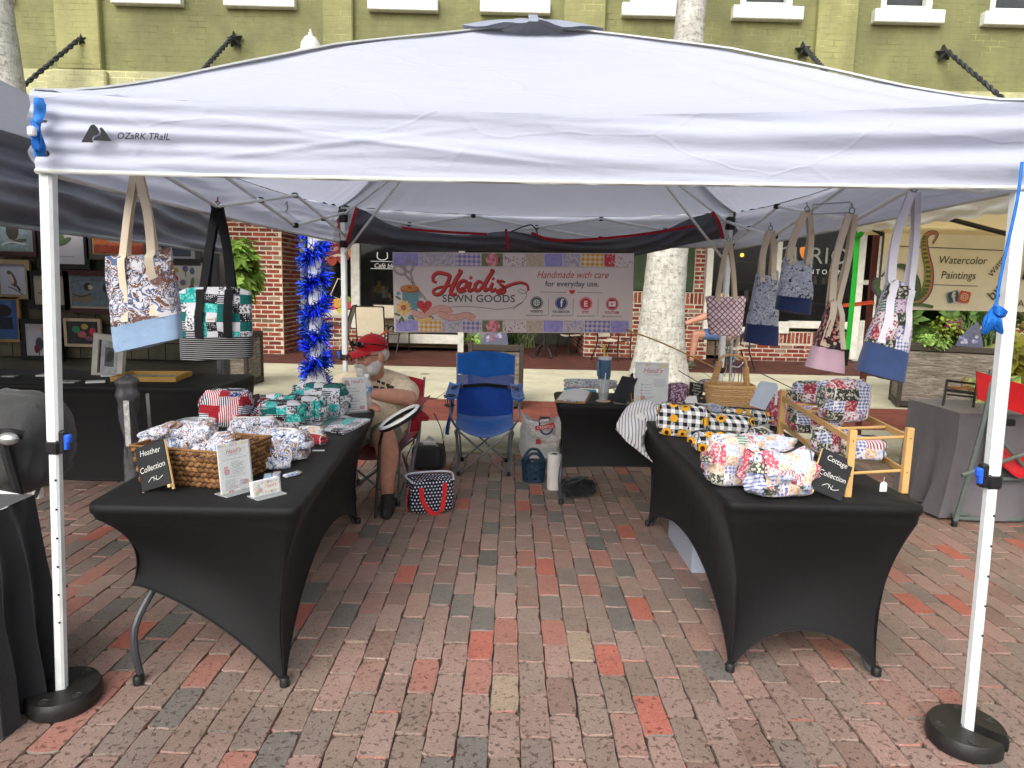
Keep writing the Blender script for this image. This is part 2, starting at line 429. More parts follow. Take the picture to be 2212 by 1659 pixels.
for k in range(14):
    for y0, y1 in ((8.453, 10.13), (10.145, 11.83)):
        x0 = -28.2+k*3.9; sl = .35
        mb.add([V((x0+a*3.885+sl*(y-8.4)/3, y, z)) for z in (-.03, .134) for y in (y0, y1) for a in (0, 1)], [(0,2,3,1),(4,5,7,6),(0,1,5,4),(2,6,7,3),(0,4,6,2),(1,3,7,5)])
struct('sidewalk', mb, concrete((204, 197, 168), 'walk_concrete'), smooth=0)
mb = MB(); mb.box((0, 15.9, .05), (60, 8.1, .162)); struct('patio', mb, brick_sheet(((108, 62, 50), (86, 50, 42)), .21, .105, 'patio_bricks', (70, 52, 46), .5, .5))

# ---- building
BX = {}
bld = thing('building', 'two storey green painted brick shop building behind the market tents', 'building', (1.0, 14.0, .13))
def painted_brick(c, name):
    n = N(name); co = n.co(); s = n.sep(co); v = n.comb(n.math('ADD', s[0], 50), n.math('ADD', s[2], 50), 0)
    t = n.node('ShaderNodeTexBrick'); n.put(t.inputs['Vector'], v); t.inputs['Scale'].default_value = 1
    t.inputs['Brick Width'].default_value = .3; t.inputs['Row Height'].default_value = .105; t.inputs['Mortar Size'].default_value = .008; t.inputs['Mortar Smooth'].default_value = .3
    w = n.noise(n.comb(n.math('MULTIPLY', s[0], 1.3), n.math('MULTIPLY', s[2], .35), 0), 1.1, 5, .6)
    col = n.mix(n.step(w, .5, .2), s2l([k*.9 for k in c]), s2l([min(255, k*1.1) for k in c]))
    line = n.math('MULTIPLY', t.outputs['Fac'], n.step(n.noise(v, 2.2, 3), .5, .08))
    lite = n.step(n.noise(v, 1.7, 3, .6, 0), .52, .1)
    edge = n.mix(lite, s2l([k*.74 for k in c]), s2l([min(255, k*1.32) for k in c]))
    col = n.mix(n.math('MULTIPLY', line, .75), col, edge)
    grime = n.step(n.noise(v, .9, 5, .7), .56, .12); col = n.mix(n.math('MULTIPLY', grime, .5), col, s2l([k*.7 for k in c]))
    n.fin(col, .7, 0, .3); n.bump(n.math('SUBTRACT', n.math('MULTIPLY', n.noise(v, 12, 3), .4), t.outputs['Fac']), .5, .012); return n.m
M_GREEN = painted_brick((128, 128, 84), 'olive_painted_brick'); M_PALE = painted_brick((182, 179, 134), 'pale_painted_brick'); M_PIL = painted_brick((150, 148, 98), 'pilaster_painted_brick')
UY = 13.6
# upper wall with real window openings
sills = [(0-70, 36), (250, 400), (490, 642), (797, 947), (1037, 1187), (1340, 1488), (1577, 1728), (1880, 2030), (2115, 2262), (2390, 2540)]
def ux(px): return P(px, 60, UY).x
SZ = 6.66
wins = [(ux(a)+.16, ux(b)-.16) for a, b in sills]
mb = MB(); xs = [-13.0]
mb.box((.9, UY+.15, 6.02), (28, .3, .55+.73-.0))      # below sills  5.38..6.66
prev = -13.1
for a, b in wins:
    mb.box(((prev+a)/2, UY+.15, 7.85), (a-prev, .3, 2.38)); prev = b
mb.box(((prev+14.9)/2, UY+.15, 7.85), (14.9-prev, .3, 2.38)); mb.box((.9, UY+.15, 9.3), (28, .3, .52))
mb.build('upper_wall', M_GREEN, bld, True, 0)
mb = MB(); mb.box((.9, UY+.12, 4.83), (28, .38, 1.10)); mb.build('pale_band', M_PALE, bld, True, 0)
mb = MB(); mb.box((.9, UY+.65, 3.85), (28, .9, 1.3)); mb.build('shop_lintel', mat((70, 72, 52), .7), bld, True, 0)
mb = MB(); mb.box((.9, 18.5, 3.4), (28, .3, 7)); mb.build('back_wall', mat((70, 66, 56), .8), bld, True, 0)
mb = MB(); mb.box((.9, 16.4, 3.56), (28, 4.1, .1)); mb.build('shop_ceiling', mat((110, 106, 96), .8), bld, True, 0)
mb = MB(); mb.box((-9.3, 13.7, 1.8), (6.6, .3, 3.4)); mb.build('shop_wall', mat((92, 70, 58), .8, .3), bld, True, 0)
for a, b, low in ((127, 222, 1), (700, 765, 0), (1217, 1306, 0), (1760, 1846, 1)):
    mb = MB(); x0, x1 = ux(a), ux(b); mb.bbox(((x0+x1)/2, UY-.03, 7.45), (x1-x0, .2, 4.16), .02); p_ = mb.build('pilaster', M_PIL, bld, True, 30)
    if low: mb = MB(); mb.bbox(((x0+x1)/2, UY-.06, 4.84), (x1-x0+.2, .25, 1.04), .03); mb.build('pilaster_base', M_PALE, p_, True, 30)
mb = MB(); mb.bbox((ux(525), UY-.03, 5.0), (.95, .22, .62), .03); mb.build('corbel', M_PALE, bld, True, 30)
M_WW = mat((226, 226, 216), .6, .12, 14, .3, 50); M_PANE = mat((52, 56, 56), .06, .3, 2, spec=.6)
for (a, b), (pa, pb) in zip(wins, sills):
    w = bpy.data.objects.new('window', None); COL.objects.link(w); w.parent = bld; w.location = V(((a+b)/2, UY, SZ))-WLOC[bld]; WLOC[w] = V(((a+b)/2, UY, SZ))
    m2 = MB(); m2.bbox(((a+b)/2, UY+.0, SZ+.0), (b-a+.32, .3, .235), .012); m2.build('sill', M_WW, w, True, 30)
    m2 = MB()
    for x in (a+.06, b-.06): m2.bbox((x, UY+.1, SZ+1.2), (.12, .16, 2.3), .01)
    for z in (SZ+.19, SZ+1.25): m2.bbox(((a+b)/2, UY+.12, z), (b-a-.24, .1, .13), .01)
    m2.build('frame', M_WW, w, True, 30)
    m2 = MB(); m2.box(((a+b)/2, UY+.17, SZ+1.2), (b-a-.2, .01, 2.2)); m2.build('pane', M_PANE, w, True, 0)
M_IRON = mat((48, 50, 52), .6, .2, 12, .3, 40)
for sx, sy, ex, ey in ((177, 86, 62, 178), (505, 83, 449, 142), (1737, 106, 1768, 138), (2042, 113, 2165, 214)):
    c = P(sx, sy, UY-.12); e = P(ex+(ex-sx)*.6, ey+(ey-sy)*.6, UY-1.45)
    st = MB(); pts = []
    for k in range(10):
        a = math.pi/2+k*math.pi/5+.12; r_ = .15 if k % 2 == 0 else .065; pts.append((r_*math.cos(a), r_*math.sin(a)))
    n = 10; Mx = frame(c, (1, 0, 0), (0, 0, 1))
    st.add([Mx @ V((u, v, -.09)) for u, v in pts]+[Mx @ V((u, v, -.02)) for u, v in pts]+[Mx @ V((0, 0, .09))], [(i, (i+1) % n, n+(i+1) % n, n+i) for i in range(n)]+[(n+i, n+(i+1) % n, 2*n) for i in range(n)])
    star = st.build('anchor_star', M_IRON, bld, True, 20)
    tw = MB(); c2 = c+V((0, -.06, 0)); L_ = (e-c2).length; steps = int(L_/.035); d_ = (e-c2)/steps; q1 = d_.orthogonal().normalized(); q2 = d_.normalized().cross(q1)
    for ph in (0, math.pi):
        tw.tube([c2+d_*k+q1*.022*math.cos(k*.85+ph)+q2*.022*math.sin(k*.85+ph) for k in range(steps)], .026, 5)
    tw.build('twisted_rod', M_IRON, star, True, 60)
# awning the rods hold, mostly behind the tent roof
mb = MB(); mb.box((.9, UY-.75, 3.42), (27, 1.5, .14)); aw = mb.build('awning', mat((96, 92, 80), .7), bld, True, 0)

# ---- shopfront bricks: one mesh per wall brick (largest 300), mortar behind
def brick_mat():
    n = N('old_bricks'); co = n.co(); oi = n.node('ShaderNodeObjectInfo'); geo = n.node('ShaderNodeNewGeometry')
    r = n.math('FRACT', n.math('ADD', n.math('MULTIPLY', geo.outputs['Random Per Island'], 5.3), n.math('MULTIPLY', oi.outputs['Random'], 3.1)))
    base = n.ramp(r, [(0, s2l((140, 66, 50))), (.2, s2l((120, 56, 46))), (.4, s2l((152, 78, 54))), (.55, s2l((104, 54, 46))), (.68, s2l((134, 62, 50))), (.8, s2l((162, 88, 62))), (.88, s2l((112, 92, 74))), (.94, s2l((150, 120, 102)))], 'CONSTANT')
    off = n.comb(n.math('MULTIPLY', r, 31), 0, n.math('MULTIPLY', r, 17)); f = n.noise(n.vm('ADD', co, off), 18, 4, .65)
    base = n.mix(n.math('MULTIPLY', f, .6), base, n.mix(1, base, (.55, .5, .5, 1), 'MULTIPLY'))
    white = n.math('MULTIPLY', n.step(n.noise(n.vm('ADD', co, off), 11, 4, .7), .62, .05), n.step(n.math('FRACT', n.math('MULTIPLY', r, 13.7)), .68, .02))
    base = n.mix(n.math('MULTIPLY', white, .8), base, s2l((214, 204, 184)))
    n.fin(base, .85, 0, .2); n.bump(f, .4, .008); return n.m
M_BRICK = brick_mat(); M_MORT = mat((196, 186, 164), .9, .15, 8, .5, 40)
br = random.Random(5); brick_lib = {}; brick_count = [0]
def brick_block(l):
    key = (round(l, 3), br.randrange(5))
    if key not in brick_lib:
        b = MB(); r = random.Random(str(key)); h = .0305; pts = []
        for k in range(5): pts.append((-l/2+.006+(l-.012)*k/4+0*r.random(), -h+r.uniform(-.003, .003)))
        for k in range(5): pts.append((l/2-.006-(l-.012)*k/4, h+r.uniform(-.003, .003)))
        n = len(pts); b.add([V((u, .02, v)) for u, v in pts]+[V((u, -.004, v)) for u, v in pts]+[V((u*.975, -.009, v*.9)) for u, v in pts],
            [(i, n+i, n+(i+1) % n, (i+1) % n) for i in range(n)]+[(n+i, 2*n+i, 2*n+(i+1) % n, n+(i+1) % n) for i in range(n)]+[tuple(range(2*n, 3*n))[::-1]])
        brick_lib[key] = b.mesh('brick', M_BRICK, None, 20)
    return brick_lib[key]
def brick_wall(name, o, ax, length, z0, z1, limit, soldier_top=False, parent=None):
    """o: base corner, ax: unit direction along the wall; outward is ax turned clockwise seen from above"""
    ax = V(ax).normalized(); ang = math.atan2(ax.y, ax.x); R4 = Matrix.Rotation(ang, 3, 'Z'); up = V((0, 0, 1)); inn = R4 @ V((0, 1, 0))
    c = V(o)+ax*length/2+inn*.12; b = MB(); b.box((c.x, c.y, (z0+z1)/2), (length, .232, z1-z0), R4); w = b.build(name, M_MORT, parent or bld, True, 0)
    rest = MB(); z = z0+.0433; row = 0
    top = z1-(.25 if soldier_top else 0)
    items = []
    while z < top-.02:
        x = -(.126 if row % 2 else 0)
        while x < length:
            a, e = max(x, .004), min(x+.238, length-.004)
            if e-a > .05: items.append((a, e, z, 0))
            x += .252
        z += .0866; row += 1
    if soldier_top:
        x = .004
        while x+.07 < length: items.append((x, x+.066, z1-.125, 1)); x += .083
    for a, e, z, up_ in items:
        if up_: l, rr = .235, Matrix.Rotation(math.pi/2, 3, 'Y')
        else: l, rr = round((e-a)/.02)*.02, Matrix.Identity(3)
        p = V(o)+ax*((a+e)/2); p.z = z
        if limit > 0 and brick_count[0] < 300:
            ob = bpy.data.objects.new('brick', brick_block(l)); COL.objects.link(ob); ob.parent = w
            ob.location = p-WLOC[w]; ob.rotation_euler = (R4 @ rr).to_euler(); brick_count[0] += 1; limit -= 1
        else:
            me = brick_block(l); Rm = R4 @ rr; rest.add([Rm @ v.co + p for v in me.vertices], [tuple(q.vertices) for q in me.polygons])
    if rest.v: rest.build('brick_courses', M_BRICK, w, True, 20, kind='stuff')
    return w
pc = P(612, 700, 13.4).x; pl0 = P(440, 700, 13.4).x
brick_wall('brick_pier', (pl0, 13.4, .13), (1, 0, 0), pc-pl0, .13, 3.35, 220)
brick_wall('brick_return', (pc, 13.4, .13), (0, 1, 0), 1.15, .13, 3.35, 80)
# right shop: stall risers and piers at Y 14.25
RY = 14.25; rx = lambda px: P(px, 720, RY).x; rz = lambda py: P(1500, py, RY).z
brick_wall('brick_riser', (rx(1262), RY, .13), (1, 0, 0), rx(1528)-rx(1262), .13, rz(632), 0, True)
brick_wall('brick_riser', (rx(1262), RY+2.6, .13), (0, -1, 0), 2.6, .13, rz(632), 0, False)
brick_wall('brick_pier', (rx(1492), RY-.02, rz(632)), (1, 0, 0), rx(1514)-rx(1492), rz(632), 3.35, 0)
brick_wall('brick_riser', (rx(1596), RY-.05, .13), (1, 0, 0), rx(1752)-rx(1596), .13, rz(712), 0, True)
brick_wall('brick_riser', (rx(1752), RY+.1, .13), (1, 0, 0), rx(1852)-rx(1752), .13, rz(712), 0, True)
brick_wall('brick_riser', (P(655, 700, 14.5).x, 14.55, .13), (1, 0, 0), P(835, 700, 14.5).x-P(655, 700, 14.5).x, .13, .88, 0)
brick_wall('brick_pier', (rx(2080), RY, .13), (1, 0, 0), 1.4, .13, 3.35, 0)
# frames, panes, panels of the shopfronts
M_SHOPW = mat((214, 210, 196), .55, .12, 10); M_DARKG = mat((52, 70, 38), .6, .2, 6)
n = N('shop_glass'); n.fin((.012, .013, .013, 1), .04, 0, .5); n.b.inputs['Alpha'].default_value = .45; M_SHOPG = n.m
M_ROOM = mat((92, 82, 66), .9, .5, 1.5); M_ROOM2 = mat((110, 92, 70), .8, .4, 3)
def part(name, m, boxes, par=None, bev=.01, smooth=30):
    b = MB()
    for c, s_ in boxes: b.bbox(c, s_, bev)
    return b.build(name, m, par or bld, True, smooth)
def bx(x0, x1, y0, y1, z0, z1): return (((x0+x1)/2, (y0+y1)/2, (z0+z1)/2), (x1-x0, y1-y0, z1-z0))
LY = 14.6; lx = lambda px: P(px, 650, LY).x
part('shop_frame', M_SHOPW, [bx(lx(650), lx(664), LY-.06, LY+.08, .88, 3.4), bx(lx(760), lx(779), LY-.08, LY+.1, .6, 3.4), bx(lx(664), lx(760), LY-.05, LY+.08, .86, .98), bx(lx(779), lx(1000), LY-.05, LY+.08, .3, .5), bx(lx(990), lx(1003), LY-.06, LY+.08, .13, 3.4)])
part('shop_window', M_SHOPG, [bx(lx(664), lx(760), LY, LY+.012, .98, 3.35)], bev=.001); part('shop_window', M_SHOPG, [bx(lx(779), lx(990), LY, LY+.012, .5, 3.35)], bev=.001)
part('white_panelling', mat((206, 204, 192), .55, .12, 6), [bx(P(838, 720, 16.6).x, P(935, 720, 16.6).x, 16.6, 16.66, .14, 1.1), bx(P(938, 720, 16.6).x, P(1075, 720, 16.6).x, 16.6, 16.66, .14, 1.1)])
part('entry_wall', mat((58, 56, 46), .7, .3, 2), [bx(-3.2, 6, 17.2, 17.3, .13, 3.4)])
part('green_panel', M_DARKG, [bx(rx(1340), rx(1491), RY+.02, RY+.1, rz(630), 3.4)])
part('shop_frame', M_SHOPW, [bx(rx(1515), rx(1529), RY-.1, RY+.1, rz(722), 3.4), bx(rx(1529), rx(1662), RY-.05, RY+.1, rz(722), rz(704)), bx(rx(1664), rx(1700), RY-.1, RY+.1, rz(716), rz(690)), bx(rx(1700), rx(1850), RY-.05, RY+.1, rz(704), rz(688)), bx(rx(1663), rx(1674), RY-.08, RY+.1, rz(690), 3.4), bx(rx(1835), rx(1850), RY-.1, RY+.1, .2, 3.4)])
part('shop_window', M_SHOPG, [bx(rx(1529), rx(1663), RY, RY+.012, rz(704), 3.35)], bev=.001); part('shop_window', M_SHOPG, [bx(rx(1674), rx(1835), RY, RY+.012, rz(690), 3.35)], bev=.001)
part('room_back', M_ROOM, [bx(rx(1500), rx(1850), RY+2.2, RY+2.3, .13, 3.5), bx(lx(640), lx(1000), LY+1.6, LY+1.7, .13, 3.5)])
part('room_floor', M_ROOM2, [bx(rx(1500), rx(1850), RY+.15, RY+2.2, .2, .5)]); part('room_floor', M_ROOM2, [bx(lx(655), lx(1000), LY+.15, LY+1.6, .2, .5)])
for z in (rz(650), rz(606), rz(560)): part('display_shelf', mat((120, 112, 96), .5), [bx(rx(1570), rx(1830), RY+.5, RY+.85, z-.02, z)])
gr = random.Random(3); DISP = [(150, 120, 80), (180, 170, 150), (90, 40, 36), (60, 80, 70), (190, 150, 70), (70, 70, 90), (200, 190, 180), (120, 60, 50)]
for k in range(34):
    x = gr.uniform(rx(1570), rx(1826)); z = gr.choice((rz(650), rz(606), rz(560))); h = gr.uniform(.08, .26); b = MB()
    b.lathe([(h*.2, 0), (h*.28, h*.3), (h*.16, h*.7), (h*.22, h)], (x, RY+.66, z), 8); b.build('ornament', mat(gr.choice(DISP), .5), bld, True)
for k in range(14):
    x = gr.uniform(lx(785), lx(850)); h = gr.uniform(.1, .35); b = MB(); b.lathe([(h*.25, 0), (h*.3, h*.4), (h*.1, h*.8), (h*.12, h)], (x, LY+.7, P(800, 640, LY).z+gr.uniform(-.1, .1)), 8); b.build('ornament', mat(gr.choice(DISP), .5), bld, True)
b = MB(); b.lathe([(.02, .14), (.12, .1), (.15, 0), (.14, 0)], P(1735, 548, RY+.8), 14, Matrix.Rotation(1.2, 3, 'Y')); b.build('lamp', mat((255, 150, 50), .5, 0, emit=1.5), bld, True)
b = MB(); b.ball(P(1603, 551, RY+1.2), .045); b.build('lamp', mat((255, 214, 90), .5, 0, emit=3), bld, True)
b = MB(); b.grid(lambda u, v: P(lerp(1700, 1752, u), lerp(585, 648, v), RY+.4)+V((0, .04*math.sin(u*9), 0)), 8, 4); b.build('display_shirt', cloth((186, 196, 190)), bld, True)
# door on the right
part('shop_door', M_SHOPW, [bx(rx(1853), rx(1862), RY+.3, RY+.38, .13, 3.2), bx(rx(1890), rx(1903), RY+.3, RY+.38, .13, 3.2), bx(rx(1862), rx(1890), RY+.31, RY+.37, .13, 1.0), bx(rx(1862), rx(1890), RY+.31, RY+.37, 1.75, 1.85)])
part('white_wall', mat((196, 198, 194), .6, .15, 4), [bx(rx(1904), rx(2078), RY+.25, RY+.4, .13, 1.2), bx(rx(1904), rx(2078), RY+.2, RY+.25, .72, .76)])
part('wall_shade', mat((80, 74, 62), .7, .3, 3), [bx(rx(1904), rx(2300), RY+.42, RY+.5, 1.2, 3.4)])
# lettering on the panes
fl = Flat(frame(P(700, 500, LY-.03), (1, 0, 0), (0, 0, 1)), bld, PX(1, LY), 700, 500); fl.step = .0015
red, cream, white = mat((150, 34, 52), .5, .1), mat((236, 214, 190), .5, 0), mat((226, 226, 220), .5, 0)
fl.poly([(672, 470), (752, 474), (752, 556), (740, 562), (728, 560), (700, 561), (676, 556)], red, 'candy_sign')
fl.text('CANDY', 711, 524, 15, cream, 'sign_lettering'); fl.text('SHOP', 713, 540, 13, cream, 'sign_lettering')
fl.stroke([(700, 556), (715, 552), (728, 548), (740, 550)], 5, cream, 'candy_sign'); fl.disc(716, 560, 10, mat((190, 66, 40), .5, 0), 'candy_sign'); fl.disc(738, 558, 9, mat((180, 50, 44), .5, 0), 'candy_sign')
fl.disc(756, 540, 7, mat((204, 140, 70), .5, 0), 'candy_sign', 12)
for u, v, r_, c_ in ((702, 645, 13, (190, 40, 70)), (715, 655, 11, (200, 50, 90)), (726, 648, 12, (216, 160, 60)), (708, 662, 9, (150, 40, 80)), (745, 640, 10, (120, 150, 50)), (749, 652, 9, (190, 50, 50)), (733, 664, 8, (206, 190, 60)), (742, 630, 5, (214, 140, 100))):
    fl.disc(u, v, r_, mat(c_, .5, .1), 'candy_sign', r_*.8)
fl.stroke([(728, 597), (745, 600), (733, 640), (712, 632)], 2, cream, 'candy_sign', 0, True)
fl.text('Café blu', 826, 572, 13, white, 'window_lettering', .2); fl.stroke([(797, 559), (850, 559)], 1.2, white, 'window_lettering', 0); fl.stroke([(797, 574), (850, 574)], 1.2, white, 'window_lettering', 0)
fl.stroke([(812, 540), (812, 552), (822, 556), (832, 552), (832, 540)], 2, white, 'window_lettering'); fl.done()
fl = Flat(frame(P(1750, 550, RY-.03), (1, 0, 0), (0, 0, 1)), bld, PX(1, RY), 1750, 550); fl.step = .0015
fl.text('CURIO', 1755, 568, 48, mat((150, 155, 142), .5, 0), 'window_lettering', 0, gap=1.05); fl.text('D O W N T O W N', 1762, 590, 14, white, 'window_lettering'); fl.done()

# ---- royal palms
def palm_mat():
    n = N('palm_bark'); co = n.co(); s = n.sep(co)
    f = n.noise(co, 5, 5, .7); v = n.comb(n.math('MULTIPLY', s[0], 1), n.math('MULTIPLY', s[1], 1), n.math('MULTIPLY', s[2], .25)); g = n.noise(v, 30, 4, .7)
    ring = n.math('FRACT', n.math('ADD', n.math('MULTIPLY', s[2], 5.2), n.math('MULTIPLY', f, .5)))
    col = n.mix(n.step(f, .5, .2), s2l((160, 157, 147)), s2l((204, 203, 194)))
    blot = n.step(n.noise(n.vm('MULTIPLY', co, (1, 1, 1.6)), 13, 5, .75), .57, .05)
    col = n.mix(n.math('MULTIPLY', blot, .62), col, s2l((96, 95, 88))); col = n.mix(n.math('MULTIPLY', n.step(g, .56, .05), .4), col, s2l((124, 120, 108)))
    col = n.mix(n.math('MULTIPLY', n.step(ring, .93, .04), .35), col, s2l((140, 134, 120)))
    n.fin(col, .85, 0, .2); n.bump(n.math('ADD', n.math('ADD', g, f), n.math('MULTIPLY', n.step(ring, .9, .08), -.8)), .6, .015); return n.m
M_PALM = palm_mat()
def leaf_mat(c, name='leaf'):
    key = ('leaf', tuple(c))
    if key in MC: return MC[key]
    n = N(name); geo = n.node('ShaderNodeNewGeometry'); r = geo.outputs['Random Per Island']; col = s2l(c)
    cc = n.mix(r, tuple(k*.5 for k in col[:3]), tuple(min(1, k*1.5) for k in col[:3])); n.fin(cc, .55, 0, .4)
    tr = n.node('ShaderNodeBsdfTranslucent'); n.put(tr.inputs[0], cc); mx = n.node('ShaderNodeMixShader'); mx.inputs[0].default_value = .3
    n.t.links.new(n.b.outputs[0], mx.inputs[1]); n.t.links.new(tr.outputs[0], mx.inputs[2]); n.t.links.new(mx.outputs[0], n.out.inputs[0]); MC[key] = n.m; return n.m
def palm(name, label, base, pts, seed):
    """pts: (z, x offset, radius)"""
    t = thing(name, label, 'palm tree', base); b = MB(); path = []; rs = []; r = random.Random(seed)
    cv = curve([V((x, R_, z)) for z, x, R_ in pts], 10)
    for p in cv: path.append(V(base)+V((p.x, 0, p.z))); rs.append(p.y*(1+r.uniform(-.012, .012)))
    b.tube(path, rs, 24); b.build('trunk', M_PALM, t, True, 60)
    top = path[-1]; cr = MB()
    for k in range(12):
        a = k*2*math.pi/12+r.random()*.3; el = r.uniform(.1, 1.0); L_ = r.uniform(2.6, 3.4); d = V((math.cos(a), math.sin(a), 0)); prev = None
        rib = [top+d*(L_*s_)+V((0, 0, L_*(math.sin(el)*s_-1.1*s_*s_))) for s_ in [q/14 for q in range(15)]]
        cr.tube(rib, [.035*(1-i/16) for i in range(15)], 4)
        for i in range(2, 15):
            for sg in (-1, 1):
                for q in (0, .5):
                    p = rib[i]*(1-q)+rib[i-1]*q; sdv = d.cross(V((0, 0, 1)))*sg; tip = p+sdv*r.uniform(.35, .6)+d*.2+V((0, 0, r.uniform(-.5, -.15)))
                    cr.add([p, p+d*.03+V((0, 0, .01)), tip, p-d*.03], [(0, 1, 2, 3)])
    cr.build('crown', leaf_mat((90, 110, 50)), t, True, 0); return t
pb = G(1422, 838, .134)
palm('palm_tree', 'grey royal palm trunk with flared base behind the right table', pb, [(0, 0, .52), (.12, 0, .46), (.45, .0, .38), (.9, .0, .325), (1.6, .02, .29), (2.6, .06, .27), (4.2, .14, .215), (6.0, .2, .19), (11.5, .4, .16)], 1)
pb2 = V((P(32, 280, 10.1).x-.06, 10.1, .134))
palm('palm_tree', 'grey royal palm trunk at the left edge above the dark tent', pb2, [(0, 0, .5), (.5, 0, .4), (1.6, 0, .3), (3, 0, .29), (4.2, -.05, .245), (6.0, -.13, .21), (11.5, -.3, .17)], 2)

# ---- lamp post wrapped in tinsel
lb = P(684, 830, 8.9); lb = V((lb.x, 8.9, .134))
lamp = thing('street_lamp', 'white street lamp post wrapped in shiny blue tinsel garland', 'street lamp', lb)
b = MB(); b.lathe([(.15, 0), (.15, .1), (.1, .22), (.085, .4), (.08, 3.3), (.1, 3.35), (.1, 3.4), (.06, 3.45)], lb, 18); b.build('post', mat((222, 222, 220), .5, .1), lamp, True)
ft = P(665, 62, 8.9).z-.134
b = MB(); b.lathe([(.06, 3.4), (.16, 3.55), (.2, 3.9), (.17, ft-.38)], lb, 18); b.build('lantern_globe', mat((226, 228, 226), .25, .05), lamp, True)
b = MB(); b.lathe([(.3, ft-.39), (.27, ft-.33), (.16, ft-.27), (.125, ft-.25), (.115, ft-.17), (.07, ft-.1), (.028, ft-.09), (.03, ft-.05), (.012, ft-.04), (.016, ft-.015), (.003, ft)], lb, 18); b.build('finial', mat((214, 214, 206), .4, .1), lamp, True)
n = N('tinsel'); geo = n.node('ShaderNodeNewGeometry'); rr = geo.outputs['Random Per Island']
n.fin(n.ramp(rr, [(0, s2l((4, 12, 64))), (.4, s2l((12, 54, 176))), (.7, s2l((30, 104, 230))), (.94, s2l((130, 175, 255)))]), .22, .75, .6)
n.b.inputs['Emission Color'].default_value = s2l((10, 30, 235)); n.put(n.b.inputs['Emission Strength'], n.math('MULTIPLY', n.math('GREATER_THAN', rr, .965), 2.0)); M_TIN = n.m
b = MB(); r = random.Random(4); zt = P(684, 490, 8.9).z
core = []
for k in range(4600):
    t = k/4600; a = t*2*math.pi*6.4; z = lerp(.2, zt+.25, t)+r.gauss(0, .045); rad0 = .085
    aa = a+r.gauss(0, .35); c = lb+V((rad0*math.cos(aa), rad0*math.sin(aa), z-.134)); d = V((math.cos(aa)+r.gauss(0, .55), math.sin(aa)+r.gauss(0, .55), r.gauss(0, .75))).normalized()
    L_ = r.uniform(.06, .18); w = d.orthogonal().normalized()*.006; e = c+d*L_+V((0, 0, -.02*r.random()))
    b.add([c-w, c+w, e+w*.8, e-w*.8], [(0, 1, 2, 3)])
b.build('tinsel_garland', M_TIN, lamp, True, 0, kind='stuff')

# ---- planters
def wood_panel_mat():
    n = N('weathered_wood'); co = n.co(); s = n.sep(co); v = n.comb(n.math('MULTIPLY', s[0], 1.2), n.math('MULTIPLY', s[1], 1.2), n.math('MULTIPLY', s[2], 9))
    f = n.noise(v, 3, 7, .75, 1.5); col = n.ramp(f, [(.25, s2l((54, 48, 42))), (.48, s2l((118, 110, 98))), (.62, s2l((158, 150, 136))), (.8, s2l((86, 76, 66)))]); n.fin(col, .85, 0, .2); n.bump(f, .7, .01); return n.m
M_WOOD = wood_panel_mat(); M_BRZ = mat((64, 56, 48), .6, .15); M_SOIL = mat((52, 40, 32), .95, .4, 20, .8, 60)
def planter(label, c, sx, sy, h, rzv):
    t = thing('planter', label, 'planter', c, rzv); R_ = .05
    b = MB()
    for x in (-1, 1):
        for y in (-1, 1): b.bbox((x*(sx/2-R_/2), y*(sy/2-R_/2), h/2), (R_, R_, h), .004)
    for z in (.06, h-.03):
        for y in (-1, 1): b.bbox((0, y*(sy/2-R_/2), z), (sx-2*R_, R_*.9, .07), .004)
        for x in (-1, 1): b.bbox((x*(sx/2-R_/2), 0, z), (R_*.9, sy-2*R_, .07), .004)
    b.build('frame', M_BRZ, t, False)
    for (cc, ss) in (((0, -sy/2+.03, h/2), (sx-2*R_, .02, h-.15)), ((0, sy/2-.03, h/2), (sx-2*R_, .02, h-.15)), ((-sx/2+.03, 0, h/2), (.02, sy-2*R_, h-.15)), ((sx/2-.03, 0, h/2), (.02, sy-2*R_, h-.15))):
        b = MB(); b.bbox(cc, ss, .003); b.build('panel', M_WOOD, t, False)
    b = MB(); b.grid(lambda u, v: V((lerp(-sx/2+.05, sx/2-.05, u), lerp(-sy/2+.05, sy/2-.05, v), h-.05+.03*mnoise.noise(V((u*6, v*6, c[0]))))), 10, 8); b.build('soil', M_SOIL, t, False)
    return t
def blades(name, label, base, nb, h, spread, c, seed, wid=.012, cat='plant'):
    b = MB(); r = random.Random(seed); base = V(base)
    for k in range(nb):
        a = r.random()*6.283; o = base+V((r.gauss(0, spread*.25), r.gauss(0, spread*.2), 0)); d = V((math.cos(a), math.sin(a), 0)); sw = V((-d.y, d.x, 0))*wid*r.uniform(.6, 1.2); hh = h*r.uniform(.6, 1.1); s_ = spread*r.uniform(.4, 1.2); pts = []
        for q in range(5):
            t = q/4; pts.append(o+d*s_*t*t+V((0, 0, hh*(t*1.35-.55*t*t*(s_/spread+.4)))))
        vs = []
        for q, p in enumerate(pts): vs += [p-sw*(1-q/4.3), p+sw*(1-q/4.3)]
        b.add(vs, [(2*q, 2*q+1, 2*q+3, 2*q+2) for q in range(4)])
    return b.build(name, leaf_mat(c), None, True, 0, label, cat)
